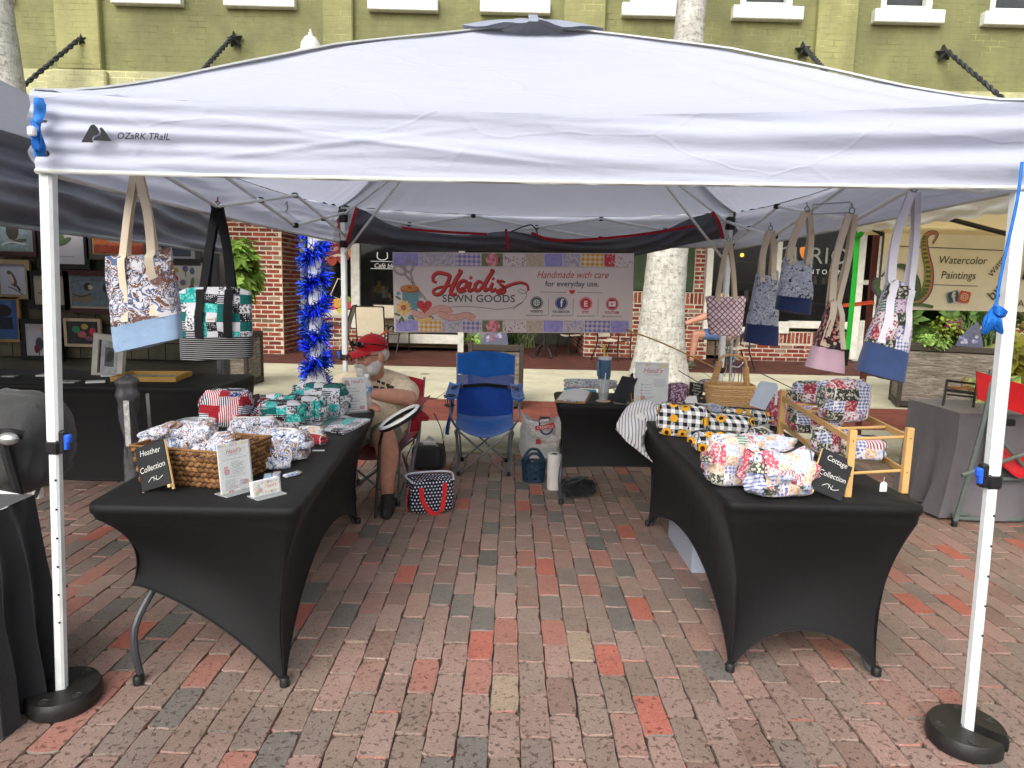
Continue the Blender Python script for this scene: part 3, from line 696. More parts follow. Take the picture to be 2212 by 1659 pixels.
def bush(name, label, c, r3, nl, lsz, col, seed, cat='shrub', long=1.0, whorl=False, zb=None):
    zb = c[2]-r3[2] if zb is None else zb; t = thing(name, label, cat, V((c[0], c[1], zb))); r = random.Random(seed); st = MB(); b = MB(); c = V(c)
    for k in range(9):
        a = r.random()*6.28; tip = c+V((math.cos(a)*r3[0]*.7*r.random(), math.sin(a)*r3[1]*.7*r.random(), r3[2]*r.uniform(-.1, .6))); bs = V((c.x+r.gauss(0, .04), c.y+r.gauss(0, .04), zb)); st.tube([bs, (bs+tip)/2+V((r.gauss(0, .04), r.gauss(0, .04), 0)), tip], [.016, .011, .005], 5)
    st.build('stem', mat((84, 70, 50), .9), t, True)
    nc = max(1, nl//9)
    for k in range(nc):
        while True:
            p = V((r.uniform(-1, 1), r.uniform(-1, 1), r.uniform(-1, 1)))
            if .3 < p.length < 1 + .25*mnoise.noise(p*2.3+V((seed, 0, 0))): break
        q = c+V((p.x*r3[0], p.y*r3[1], p.z*r3[2])); out = V((p.x, p.y, p.z*.6+.5)).normalized()
        for j in range(9):
            a = j*2*math.pi/9+r.random()*.5; e1 = out.orthogonal().normalized(); e2 = out.cross(e1)
            d = (e1*math.cos(a)+e2*math.sin(a)+out*r.uniform(-.2, .7)).normalized(); s_ = d.cross(out); s_ = s_.normalized() if s_.length > .01 else e1
            L_ = lsz*r.uniform(.7, 1.3)*long; w = lsz*.26; o = q+(V((0, 0, 0)) if whorl else V((r.gauss(0, lsz*.5), r.gauss(0, lsz*.5), r.gauss(0, lsz*.5))))
            b.add([o, o+d*L_*.45+s_*w, o+d*L_-V((0, 0, L_*.15)), o+d*L_*.45-s_*w], [(0, 1, 2, 3)])
    b.build('foliage', leaf_mat(col), t, True, 0, kind='stuff'); return t
# centre planter behind the blue chair
c1 = G(1068, 884, .132)+V((0, .33, 0)); planter('square wood panelled planter box behind the blue camp chair', c1, .64, .6, .74, .02)
blades('ornamental_grass', 'dark green grass clump in the planter behind the blue chair', c1+V((.12, 0, .68)), 260, .34, .26, (70, 88, 48), 3)
blades('ornamental_grass', 'sparse arching grass at the back of the planter behind the blue chair', c1+V((.26, .12, .68)), 60, .3, .36, (104, 112, 70), 8)
bush('small_plant', 'pale green leafy seedling beside the flag card in the centre planter', c1+V((-.25, -.12, .78)), (.13, .1, .09), 120, .045, (150, 190, 90), 9, 'plant')
def flag_card(label, c, w, h, rzv):
    t = thing('flag_card', label, 'card', c, rzv); b = MB(); b.prism([(-w/2, .05), (w/2, 0), (w*.42, h), (w*.1, h*.8), (-w*.3, h*.45)], 0, .006, frame((0, 0, 0), (1, 0, .1), (0, .35, 1)))
    b.build('card', mat((52, 52, 78), .5, .5, 30), t, False, 0); fl = Flat(Matrix.Translation(V(c)) @ Matrix.Rotation(rzv, 4, 'Z') @ frame((0, -.002, 0), (1, 0, .1), (0, .35, 1)) @ Matrix.Translation((0, 0, .006)), t, 1, 0, 0, 1)
    r = random.Random(int(c[0]*100))
    for k in range(9): fl.disc(r.uniform(-w*.28, w*.3), r.uniform(.08, h*.45), .02, mat(r.choice([(120, 50, 60), (130, 128, 146), (104, 44, 56), (90, 90, 130)]), .5, 0), 'print')
    fl.step = .0002
    for (name, m, _), bb in fl.acc.items():
        bb.v = [Matrix.Rotation(-rzv, 3, 'Z') @ (p-V(c)) for p in bb.v]; bb.build(name, m, t, False, 0)
flag_card('folded navy and red flag card stuck in the centre planter', c1+V((-.02, -.22, .71)), .34, .34, -.15)
# left planter, only a corner shows beside the art table
c2 = G(523, 838, .132)+V((-.22, .3, 0)); planter('wood panelled planter box behind the art table beside brick pier', c2, .6, .6, .72, 0)
bush('schefflera_shrub', 'bright green schefflera shrub against the brick pier', V((P(508, 580, c2.y).x, c2.y, P(508, 585, c2.y).z)), (.3, .3, .42), 1300, .16, (126, 158, 62), 5, 'shrub', 1.0, True, .8)
# right planter under the cream banner
c3 = G(1985, 890, .132)+V((.55, .42, 0)); planter('large wood panelled planter box below the cream banner', c3, 1.15, .72, .8, -.38)
blades('ornamental_grass', 'striped grass clump in the planter below the cream banner', c3+V((.3, .05, .76)), 240, .42, .4, (96, 118, 66), 13)
bush('small_plant', 'lime green leafy plant at the front of the planter below the banner', c3+V((-.3, -.18, .84)), (.22, .14, .09), 220, .06, (150, 186, 90), 14, 'plant')
bush('small_plant', 'yellow green coleus beside purple leaves in the banner planter', c3+V((-.08, .02, .98)), (.12, .12, .13), 130, .08, (140, 160, 50), 15, 'plant')
bush('small_plant', 'purple leaved plant standing in the planter below the banner', c3+V((.06, .08, 1.0)), (.07, .07, .12), 50, .09, (120, 40, 70), 16, 'plant')
flag_card('folded navy flag card stuck in the planter below the cream banner', c3+V((.02, -.36, .78)), .3, .34, -.3)
bush('shade_shrub', 'broad leaved dark shrub hanging behind the cream banner', P(2010, 690, 9.6), (.7, .4, .42), 900, .2, (84, 112, 50), 17, 'shrub', 1.0, True, .15)
bush('shade_shrub', 'deep green shrub in the shade at the right edge', P(2150, 720, 9.9), (.6, .5, .75), 800, .15, (58, 78, 36), 18, 'shrub')
bush('shade_shrub', 'yellow striped leaf plant at far right beyond the tent leg', P(2200, 770, 8.6), (.35, .3, .45), 260, .24, (120, 118, 40), 19, 'shrub', 1.0, True)
b = MB(); c = G(2192, 870, .132); b.lathe([(.17, 0), (.2, .05), (.24, .32), (.25, .36), (.22, .36)], c, 16); b.build('plant_pot', mat((50, 92, 52), .5, .15), None, True, 40, 'green plastic plant pot standing at the right edge', 'plant pot')
# ---- cafe chairs and table on the patio
M_CF = mat((44, 38, 34), .5, .15, 10, metal=.3); M_SL = cloth((196, 184, 160), .8, 500, .15)
def cafe_chair(label, loc, rzv):
    t = thing('cafe_chair', label, 'chair', loc, rzv, 'beige cafe chairs on the brick patio'); w = .5
    for s_ in (-1, 1):
        x = s_*w/2
        b = MB(); b.tube(curve([(x, -.28, 0), (x, -.26, .3), (x, -.27, .6), (x, -.2, .64), (x, .1, .64), (x, .24, .62)], 4), .014, 6); b.build('front_leg', M_CF, t, False)
        b = MB(); b.tube(curve([(x, .34, 0), (x, .2, .4), (x, .26, .7), (x, .36, 1.0)], 4), .014, 6); b.build('back_leg', M_CF, t, False)
    b = MB(); b.tube([(-w/2, .36, 1.0), (w/2, .36, 1.0)], .013, 6); b.tube([(-w/2, -.25, .4), (w/2, -.25, .4)], .013, 6); b.build('cross_bar', M_CF, t, False)
    b = MB(); b.sheet(lambda u, v: V((lerp(-w/2+.01, w/2-.01, u), lerp(-.26, .2, v), .42-.03*math.sin(math.pi*v)-.015*math.sin(math.pi*u))), 6, 8, .006, (0, 0, 1)); b.build('seat', M_SL, t, False)
    b = MB(); b.sheet(lambda u, v: V((lerp(-w/2+.01, w/2-.01, u), lerp(.2, .355, v)+.02*math.sin(math.pi*u), lerp(.46, .99, v))), 6, 8, .006, (0, -1, 0)); b.build('backrest', M_SL, t, False)
    return t
def patio(px, py): return G(px, py, .131)
for lab, px, py, rv in (('beige sling cafe chair behind the red cap, seen from its back', 805, 778, math.pi+.05), ('beige sling cafe chair near the dark window with its back out', 848, 762, math.pi-.3), ('beige sling cafe chair beside the tinsel lamp post', 725, 775, -1.5),
                        ('beige sling cafe chair under the middle of the banner', 1238, 765, .4), ('beige sling cafe chair in front of the palm trunk, facing right', 1322, 778, .9)):
    c = patio(px, py); cafe_chair(lab, c, rv)
c = patio(800, 770); t = thing('cafe_table', 'small round cafe table beside the beige sling chairs', 'table', c+V((.1, .4, 0)))
b = MB(); b.lathe([(.3, .71), (.31, .72), (.31, .735), (.3, .74)], (0, 0, 0), 24); b.build('tabletop', mat((96, 80, 68), .4, .2), t, False); b = MB(); b.lathe([(.2, 0), (.2, .02), (.03, .04), (.03, .71)], (0, 0, 0), 12); b.build('pedestal', M_CF, t, False)
c = patio(1175, 772); t = thing('cafe_table', 'dark pedestal cafe table behind the planter grass', 'table', c)
b = MB(); b.lathe([(.32, .71), (.33, .72), (.33, .74)], (0, 0, 0), 24); b.build('tabletop', mat((70, 60, 52), .4, .2), t, False); b = MB(); b.lathe([(.03, .05), (.03, .71)], (0, 0, 0), 8)
for k in range(4):
    a = k*math.pi/2+.5; b.tube(curve([(0, 0, .3), (.15*math.cos(a), .15*math.sin(a), .2), (.3*math.cos(a), .3*math.sin(a), .01)], 4), .018, 6)
b.build('pedestal', M_CF, t, False)
# ================================================================ OUR TENT
FL, FR, BR, BL = V((-1.505, 2.25, 0)), V((1.63, 2.23, 0)), V((1.685, 5.35, 0)), V((-1.31, 5.35, 0))
APEX = V((.08, 3.82, 2.86)); ZE = 2.115; ZB = 1.868
def fabric_mat(c, trans=.3, name='tent_fabric'):
    n = N(name); co = n.co(); f = n.noise(co, 2.5, 4, .6); col = n.mix(f, s2l([k*.97 for k in c]), s2l(c))
    fine = n.noise(n.vm('MULTIPLY', co, (.6, .6, 3)), 7, 5, .6); cr = n.step(n.voro(n.vm('ADD', n.vm('MULTIPLY', co, (1, 1, 2.2)), n.vm('MULTIPLY', n.noise(co, 1.5, out=1), (.5, .5, .5))), 1.7, 'DISTANCE_TO_EDGE'), .012, .012); n.bump(n.math('ADD', n.math('MULTIPLY', cr, -.22), n.math('ADD', n.math('MULTIPLY', fine, 1.2), n.math('MULTIPLY', n.noise(co, 600, 1), .05))), .3, .02)
    n.fin(col, .75, 0, .25); tr = n.node('ShaderNodeBsdfTranslucent'); n.put(tr.inputs[0], col); mx = n.node('ShaderNodeMixShader'); mx.inputs[0].default_value = trans
    n.t.links.new(n.b.outputs[0], mx.inputs[1]); n.t.links.new(tr.outputs[0], mx.inputs[2]); n.t.links.new(mx.outputs[0], n.out.inputs[0]); return n.m
M_WHITE = fabric_mat((206, 211, 227), .38); M_HEM = fabric_mat((222, 222, 216), .2); M_TRIM = fabric_mat((150, 156, 170), .15)
tent = thing('canopy_tent', 'large white pop up canopy tent over the sewn goods stall', 'canopy tent', (0, 3.8, 0))
ZT = [(0, 0), (.05, .02), (.1, .055), (.18, .122), (.28, .218), (.48, .40), (.66, .535), (.83, .66), (.93, .72), (1, .75)]
def hipz(t):
    for (a, za), (b_, zb) in zip(ZT, ZT[1:]):
        if t <= b_: return za+(zb-za)*(t-a)/(b_-a)
    return ZT[-1][1]
def corner(c, dz=0): return V((c.x, c.y, ZE+dz))
dzs = {0: -.01, 1: .025, 2: .02, 3: 0}
CN = [FL, FR, BR, BL]
names = ['roof_panel']*4
for k in range(4):
    a, c = corner(CN[k], dzs[k]), corner(CN[(k+1) % 4], dzs[(k+1) % 4])
    def fn(u, v, a=a, c=c, k=k):
        v2 = v*.9
        pa = a.lerp(APEX, v2); pc = c.lerp(APEX, v2); pa.z = a.z+hipz(v2)*(APEX.z-a.z)/.75; pc.z = c.z+hipz(v2)*(APEX.z-c.z)/.75
        p = pa.lerp(pc, u); bow = 4*u*(1-u); p.z -= bow*(.052*(1-v2)+.05*v2*(1-v2)*2)
        tension = max(0, .25-min(u, 1-u))/.25*(1-v)*.012
        p.z += tension*math.sin(u*95+v*9+k)+.006*mnoise.noise(V((u*5, v*6, k)))
        return p
    b = MB(); b.grid(fn, 60, 24); b.build('roof_panel', M_WHITE, tent, True, 60)
# vent cap at the peak
b = MB()
def capf(u, v):
    a = u*2*math.pi; sq = 1/max(abs(math.cos(a)), abs(math.sin(a))); r = .34*(v)*sq*(1 if True else 1)
    return V((APEX.x+r*math.cos(a+.0)*1.0, APEX.y+r*math.sin(a), APEX.z+.055-.115*v**1.5-.03*abs(math.sin(2*a))*v+.008*math.sin(a*12)*v))
b.grid(capf, 64, 8, True); cap = b.build('vent_cap', M_TRIM, tent, True, 60)
b = MB(); b.ribbon([APEX+V((0, -.06, .054)), APEX+V((0, -.2, .012)), APEX+V((0, -.34, -.056)), APEX+V((0, -.345, -.07))], .045, (1, 0, 0), .006); b.build('vent_strap', M_TRIM, cap, True)
# seam tapes along the hips
for k in range(4):
    a = corner(CN[k], dzs[k]); b = MB(); pts = []
    for i in range(22):
        t = .9*i/21; p = a.lerp(APEX, t); p.z = a.z+hipz(t)*(APEX.z-a.z)/.75+.006; pts.append(p)
    dv = (APEX-a); b.ribbon(pts, .045, (-dv.y, dv.x, 0), .006); b.build('hip_seam', M_HEM, tent, True, 60)
# valances, wrinkled towards the corners
vr = random.Random(2)
for k in range(4):
    a, c = corner(CN[k], dzs[k]), corner(CN[(k+1) % 4], dzs[(k+1) % 4]); out = V((c.y-a.y, a.x-c.x, 0)).normalized()
    zl = (1.868, 1.885, 1.88, 1.85); za, zc = zl[k], zl[(k+1) % 4]; ph = [vr.uniform(0, 6) for _ in range(8)]
    if k == 1: za, zc = 1.885, 1.865
    def vf(u, v, a=a, c=c, out=out, k=k, ph=ph, za=za, zc=zc):
        top = a.lerp(c, u); top.z -= .052*4*u*(1-u); bot = V((top.x, top.y, lerp(za, zc, u)-.008*4*u*(1-u)))
        p = top.lerp(bot, v); e0 = max(0, 1-u*2.6); e1 = max(0, 1-(1-u)*2.0); w = .5*v*(1-v)*4+.2
        d = .011*e0*math.sin(v*30+ph[0]+u*2)*w+.02*e1*math.sin(v*15+ph[1]-u*3)*w+.007*math.sin(v*11+ph[2]+3*math.sin(u*5+ph[3]))*w
        d += .012*mnoise.noise(V((u*3.2+ph[4], v*2.3+u*1.6, k)))+.007*abs(mnoise.noise(V((u*5+ph[5], v*5-u*5, k+3))))
        d += .012*math.sin(math.pi*v)*.6
        cr = abs(((v-.45)-(u-.33)*1.6)) ; d += .006*max(0, 1-cr*18)*max(0, 1-abs(u-.36)*4)
        cr = abs(((v-.62)+(u-.25)*2.1)); d += .007*max(0, 1-cr*16)*max(0, 1-abs(u-.27)*5)
        return p+out*(d+.012)
    b = MB(); b.grid(vf, 170, 40); val = b.build('valance', M_WHITE, tent, True, 70)
    b = MB(); b.tube([vf(i/80, 1.0)+V((0, 0, -.004)) for i in range(81)], .0075, 6); b.build('hem', M_HEM, val, True, 60)
    if k == 0: VF = vf
# printed logo on the front valance
def VP(px, py):
    """point on the front valance for a photo position"""
    u = (P(px, py, 2.24).x-FL.x)/(FR.x-FL.x); return P(px, py, 2.2)
vo = P(275, 290, 2.205); vM = frame(vo, P(370, 294, 2.205)-P(180, 290, 2.205), (0, 0, 1)); ink = mat((22, 22, 27), .7, .1)
fl = Flat(vM, tent, PX(1, 2.205)*.985, 275, 290)
lg = lambda x, y: (x*.3333, y*.3333)
fl.poly([lg(535, 925), lg(600, 822), lg(622, 815), lg(640, 832), lg(652, 858), lg(648, 872), lg(618, 885), lg(604, 900), lg(612, 925)], ink, 'logo')
fl.poly([lg(610, 912), lg(622, 892), lg(655, 880), lg(664, 862), lg(655, 838), lg(668, 832), lg(684, 848), lg(728, 915)], ink, 'logo')
fl.text('OZaRK TRaIL', 308, 300, 19, ink, 'lettering', .25, sx=1.0, bold=.25); fl.done()
# corner ties: bundled blue guy line and pouch on the left corner
M_ROPE = mat((24, 110, 200), .6, .2, 60, .4, 200); M_BLUECL = cloth((40, 110, 190), .7)
b = MB(); cpt = lambda x, y: P(x, y, 2.2)
b.grid(lambda u, v: cpt(lerp(78, 100+6*math.sin(v*9), u), lerp(215, 340, v))+V((0, -.012-.02*math.sin(u*3.1)*(.6+.4*math.sin(v*16)), 0)), 8, 24); pc_ = b.build('rope_pouch', M_BLUECL, tent, True)
b = MB()
for k in range(7):
    x = 86+k*2.4; b.tube(curve([cpt(x, 262+k*3)+V((0, -.035, 0)), cpt(x+5-k, 300)+V((0, -.045, 0)), cpt(x+3, 325+3*(k % 3))+V((0, -.035, 0)), cpt(x+1, 292)+V((0, -.03, 0))], 5), .0035, 5)
b.build('guy_line', M_ROPE, pc_, True)
b = MB(); b.bbox(cpt(98, 293)+V((0, -.06, 0)), (.022, .02, .028), .006); b.build('toggle', mat((226, 226, 226), .4, 0), pc_, True)
# frame
M_TUBE = mat((224, 228, 226), .38, .06, 20, metal=.0, spec=.5); M_BLK = mat((26, 26, 27), .5, .15); M_BLUE = mat((40, 96, 220), .4, .08); M_HOLE = mat((30, 30, 34), .6, 0)
def leg(c, ztop, clamp_z, side, holes, lean=(0, 0)):
    n0 = len(bpy.data.objects); made = []
    t = bpy.data.objects.new('leg', None); COL.objects.link(t); t.parent = tent; t.location = V((c.x, c.y, 0))-WLOC[tent]; WLOC[t] = V((c.x, c.y, 0))
    b = MB(); w = .038
    def octo(cx, cy, w_, ch): return [(cx-w_/2+ch, cy-w_/2), (cx+w_/2-ch, cy-w_/2), (cx+w_/2, cy-w_/2+ch), (cx+w_/2, cy+w_/2-ch), (cx+w_/2-ch, cy+w_/2), (cx-w_/2+ch, cy+w_/2), (cx-w_/2, cy+w_/2-ch), (cx-w_/2, cy-w_/2+ch)]
    Mz = frame((0, 0, 0), (1, 0, 0), (0, 1, 0)); b.prism(octo(c.x, c.y, .042, .008), clamp_z, ztop, Mz); b.build('upper_tube', M_TUBE, t, True, 20)
    b = MB(); b.prism(octo(c.x, c.y, .034, .007), .006, clamp_z, Mz); lt = b.build('lower_tube', M_TUBE, t, True, 20)
    b = MB(); b.box((c.x, c.y, .004), (.075, .075, .006)); b.build('foot_plate', mat((200, 202, 204), .4, .1, metal=.6), t, True)
    b = MB(); b.bbox((c.x, c.y, clamp_z), (.05, .05, .05), .008); b.bbox((c.x+side*.03, c.y-.002, clamp_z+.018), (.026, .03, .08), .008); b.build('clamp', M_BLK, t, True)
    b = MB(); b.bbox((c.x+side*.047, c.y-.006, clamp_z+.03), (.024, .022, .03), .006); b.bbox((c.x+side*.043, c.y-.006, clamp_z+.006), (.014, .02, .03), .005); b.build('release_button', M_BLUE, t, True)
    for k in range(holes):
        b = MB(); z = clamp_z-.115-.105*k
        if z < .2: break
        b.lathe([(.0042, 0), (.0042, .002)], (c.x+.0085, c.y-.0163, z), 10, Matrix.Rotation(math.pi/2, 3, 'X')); b.build('pin_hole', M_HOLE, lt, True)
    b = MB(); b.bbox((c.x, c.y, ztop-.05), (.06, .06, .1), .01); b.build('corner_bracket', M_BLK, t, True)
    b = MB(); b.bbox((c.x, c.y, ztop-(.26 if c.y > 4 else .17)), (.055, .055, .06), .01); b.build('slider_bracket', M_BLK, t, True)
    for ch in [t]+list(t.children):
        for o_ in ([ch] if ch.data else [])+list(ch.children if ch is not t else []):
            for v in o_.data.vertices: k_ = 1-v.co.z/ztop; v.co.x += lean[0]*k_; v.co.y += lean[1]*k_
leg(V((-1.474, 2.262, 0)), 2.1, P(120, 968, 2.27).z, 1, 6, (-.13, .055)); leg(V((1.614, 2.255, 0)), 2.12, P(2135, 1035, 2.24).z, -1, 5, (.012, -.06))
leg(BL+V((.03, -.03, 0)), 2.09, P(742, 772, 5.3).z, -1, 3); leg(BR+V((-.03, -.03, 0)), 2.1, P(1562, 800, 5.3).z, -1, 3)
def truss(a, c, n_, z0, z1, zs=None):
    for i in range(n_):
        p, q = a.lerp(c, i/n_), a.lerp(c, (i+1)/n_)
        for s_ in (0, 1):
            za, zb = (z1, z0) if (i+s_) % 2 == 0 else (z0, z1)
            off = V((0, 0, 0)); d = (q-p).normalized(); nn = V((-d.y, d.x, 0))*(.009 if s_ else -.009)
            A, B = V((p.x, p.y, za))+nn, V((q.x, q.y, zb))+nn
            b = MB(); b.tube([A, B], .0105, 8); b.build('truss_bar', M_TUBE, tent, True)
        for pt, z in ((p.lerp(q, .5), (z0+z1)/2),) + (((q, z0), (q, z1)) if i < n_-1 else ()):
            b = MB(); b.bbox((pt.x, pt.y, z), (.034, .034, .03), .006); b.build('truss_joint', M_BLK, tent, True)
truss(BL+V((.05, -.05, 0)), BR+V((-.05, -.05, 0)), 3, 1.915, 2.06); truss(BL+V((.05, -.05, 0)), V((-1.47, 2.32, 0)), 3, 1.88, 2.06); truss(BR+V((-.05, -.05, 0)), V((1.58, 2.3, 0)), 3, 1.88, 2.06)
for k, c in enumerate(CN):
    d = APEX-V((c.x, c.y, 2.05)); s_ = V((-d.y, d.x, 0)).normalized()*.03
    for sg, z0, t1 in ((1, 2.05, .98), (-1, 1.76, .5)):
        if k < 2 and sg < 0: continue
        b = MB(); A = V((c.x, c.y, z0))*.985+V((0, 0, z0*.015))+s_*sg; A.x, A.y = c.x*.97, lerp(c.y, 3.8, .03); B = V((c.x, c.y, 2.05)).lerp(APEX+V((0, 0, -.16)), t1)+s_*sg*.3; B.z -= .03
        b.tube([A, B], .009, 6); b.build('roof_strut', M_TUBE, tent, True)
        b = MB(); b.bbox(V((c.x, c.y, 2.05)).lerp(APEX+V((0, 0, -.16)), .5)+V((0, 0, -.03)), (.03, .03, .03), .006)
        if sg < 0: b.build('strut_joint', M_BLK, tent, True)
# sticker and loops on the left truss, clear tag pocket
for (px, py, Y) in ((618, 447, 4.3), (1795, 450, 3.4)):
    b = MB(); c = P(px, py, Y); s_ = -1 if px < 1106 else 1; d = V((.12*(.35 if s_ < 0 else 1), -.1, 0)).normalized(); u = d*.085; w = V((0, 0, .024)); b.tube([c-u-w, c+u-w, c+u+w, c-u+w], .004, 5, closed=True); b.build('wire_handle', mat((150, 152, 154), .4, .1, metal=.5), tent, True)
b = MB(); b.grid(lambda u, v: P(lerp(675, 722, u), lerp(455, 520, v), 5.22)+V((0, .01*math.sin(u*7+v*3), 0)), 6, 6); b.build('clear_pocket', glass((225, 225, 220), .2, .5), tent, True)
# plate weights at the front feet
def weight(label, c, rzv):
    t = thing('leg_weight', label, 'tent weight', c, rzv, 'black plate weights on the front tent legs'); b = MB(); R_ = .142; pts = []
    for k in range(31):
        a = rad(12)+(2*math.pi-rad(24))*k/30; pts.append((R_*math.cos(a)*.86, R_*math.sin(a)))
    slot = [(.04, -.028), (-.012, -.028), (-.012, .028), (.04, .028)]; poly = pts+slot
    def ring(s_, z): return [V((x*s_, y*s_, z)) if i < 31 else V((x, y, z)) for i, (x, y) in enumerate(poly)]
    L_ = [ring(.97, .0), ring(1, .012), ring(1, .042), ring(.94, .058)]; n = len(poly); vs = sum(L_, []); fs = [tuple(range(n))[::-1], tuple(range(3*n, 4*n))]
    for j in range(3): fs += [(j*n+i, j*n+(i+1) % n, (j+1)*n+(i+1) % n, (j+1)*n+i) for i in range(n)]
    b.add(vs, fs); b.build('plate', mat((34, 33, 32), .42, .15, 20, .3, 120), t, False, 45)
    for a in (1.0, 2.2, 3.9, 5.2):
        b = MB(); b.lathe([(.017, .0575), (.017, .0605), (.013, .061), (.012, .0585)], (.105*math.cos(a)*.86, .105*math.sin(a), 0), 12); b.build('stud', mat((46, 45, 44), .4, .1), t, False)
weight('black horseshoe plate weight round the front left tent leg', (-1.6, 2.325, .0), rad(205)); weight('black horseshoe plate weight round the front right tent leg', (1.626, 2.2, .0), rad(-48))
# cords down the right front leg, rope bundle
t = thing('hanging_rope', 'blue rope coil hanging beside the front right tent leg', 'rope', P(2148, 725, 2.16)); b = MB()
b.tube(curve([P(2208, 350, 2.17), P(2196, 440, 2.15), P(2165, 580, 2.15), P(2151, 662, 2.15)], 6), .0045, 6); b.build('line', M_ROPE, t, True)
b = MB()
for k in range(9):
    a = k*.7; x = 2140+k*2.2
    b.tube(curve([P(2150, 660, 2.14), P(2128+k*1.5, 690+4*math.sin(a), 2.12+.01*math.sin(a)), P(2124+k*5, 716+5*math.cos(a), 2.13), P(2136+k*3, 690, 2.11), P(2152, 664, 2.14)], 6), .0045, 5)
for k in range(5): b.tube(curve([P(2147, 660+k*3, 2.12), P(2160, 664+k*4, 2.1), P(2174-k, 674+k*2, 2.12), P(2158, 676+k*2, 2.13), P(2147, 668+k*3, 2.14)], 6), .0045, 5)
b.build('coil', M_ROPE, t, True)
# rolled up grey side wall along the back
roll = thing('rolled_side_wall', 'grey rolled up side wall with red trim under the back of the tent', 'tent wall', P(1150, 560, 5.26)); M_GREYW = fabric_mat((92, 92, 98), .05, 'grey_wall_fabric'); M_RED = cloth((150, 26, 36), .7)
top = [(770, 450), (790, 456), (850, 488), (930, 503), (1010, 508), (1095, 499), (1180, 512), (1270, 518), (1380, 506), (1440, 495), (1490, 472), (1535, 460)]
bot = [(752, 526), (800, 527), (870, 541), (940, 543), (1010, 542), (1095, 540), (1180, 543), (1290, 549), (1350, 555), (1420, 543), (1490, 527), (1562, 514)]
tc = curve([V((x, y, 0)) for x, y in top], 8); bc = curve([V((x, y, 0)) for x, y in bot], 8)
def rollf(u, v):
    i = min(len(tc)-1, int(u*(len(tc)-1))); j = min(len(tc)-1, i+1); f_ = u*(len(tc)-1)-i
    a = tc[i].lerp(tc[j], f_); c = bc[i].lerp(bc[j], f_); p = a.lerp(c, v); q = P(p.x, p.y, 5.24)
    q.y -= .07*math.sin(math.pi*min(1, v*1.02))+.018*math.sin(v*13+6*math.sin(u*7)+u*8)+.03*mnoise.noise(V((u*14, v*3, 1)))
    return q
b = MB(); b.sheet(rollf, 110, 16, .02, (0, -1, 0)); b.build('rolled_fabric', M_GREYW, roll, True, 60)
for pts_, w in (([(868, 492), (930, 499), (1000, 503), (1052, 506)], .018), ([(1148, 503), (1190, 518), (1260, 518), (1380, 507), (1500, 488)], .02), ([(771, 448), (762, 480), (750, 525)], .025), ([(1538, 458), (1552, 480), (1562, 516)], .025), ([(1093, 495), (1096, 520), (1097, 538)], .02)):
    b = MB(); b.ribbon([P(q.x, q.y, 5.13)+V((0, 0, 0)) for q in curve([V((*k, 0)) for k in pts_], 6)], w, (0, 0, 1) if len(pts_) > 3 else (1, 0, 0), .004); b.build('red_trim', M_RED, roll, True)
b = MB(); b.tube(curve([P(1105, 500, 5.15), P(1130, 490, 5.1), P(1148, 486, 5.13), P(1160, 500, 5.14), P(1158, 512, 5.14)], 6), .005, 5); b.build('tie_cord', M_BLK, roll, True)

# ================================================================ BANNER
by = 5.12; B00 = P(848, 545, by); BUX = P(1356, 547, by)-B00; s6 = PX(.25, by); bM = frame(B00, BUX, (0, 0, 1))
ban = thing('banner', 'printed stall banner with patchwork border hanging below the grey side wall', 'banner', P(1100, 713, by))
def bl(u, v): return ((u-165)*s6, -(v-800)*s6)
b = MB(); W_, H_ = 2032*s6, 672*s6
b.sheet(lambda u, v: bM @ V((u*W_, -v*H_, .004*math.sin(u*7+v*2)*0)), 30, 10, .003, -(bM.to_3x3() @ V((0, 0, -1)))); b.build('vinyl_sheet', mat((214, 200, 194), .45, .05, 3), ban, True)
fl = Flat(bM, ban, s6, 165, 800); fl.step = .00006
def pat(kind, c1, c2, sc=60):
    key = ('pat', kind, c1, c2, sc)
    if key in MC: return MC[key]
    n = N('print_'+kind); co = n.co(); s = n.sep(co); x, z = s[0], s[2]
    if kind == 'gingham':
        gx = n.math('GREATER_THAN', n.math('SINE', n.math('MULTIPLY', x, sc*3)), 0); gz = n.math('GREATER_THAN', n.math('SINE', n.math('MULTIPLY', z, sc*3)), 0)
        col = n.mix(n.math('MULTIPLY', n.math('ADD', gx, gz), .5), s2l(c1), s2l(c2))
    elif kind == 'flor':
        d = n.voro(co, sc*.8); f = n.step(d, .34, .06); hue = n.voro(co, sc*.8, out='Color'); c2b = n.mix(.25, s2l(c2), hue); col = n.mix(f, c2b, s2l(c1))
    elif kind == 'quilt':
        f = n.noise(co, sc*.6, 4, .6); col = n.mix(n.step(f, .5, .15), s2l(c1), s2l(c2))
    n.fin(col, .5, 0, .3); MC[key] = n.m; return n.m
PUR = pat('quilt', (140, 132, 190), (164, 156, 206), 50); GBL = pat('gingham', (206, 190, 190), (110, 112, 176)); GYL = pat('gingham', (226, 206, 180), (204, 148, 40)); FLW = pat('flor', (210, 196, 192), (150, 60, 74), 70); TAN = pat('quilt', (200, 184, 164), (176, 156, 130), 90); TOI = pat('quilt', (206, 192, 190), (150, 148, 170), 70); REDF = pat('flor', (196, 60, 72), (226, 170, 170), 80); GRN = pat('quilt', (120, 132, 90), (84, 104, 62), 90)
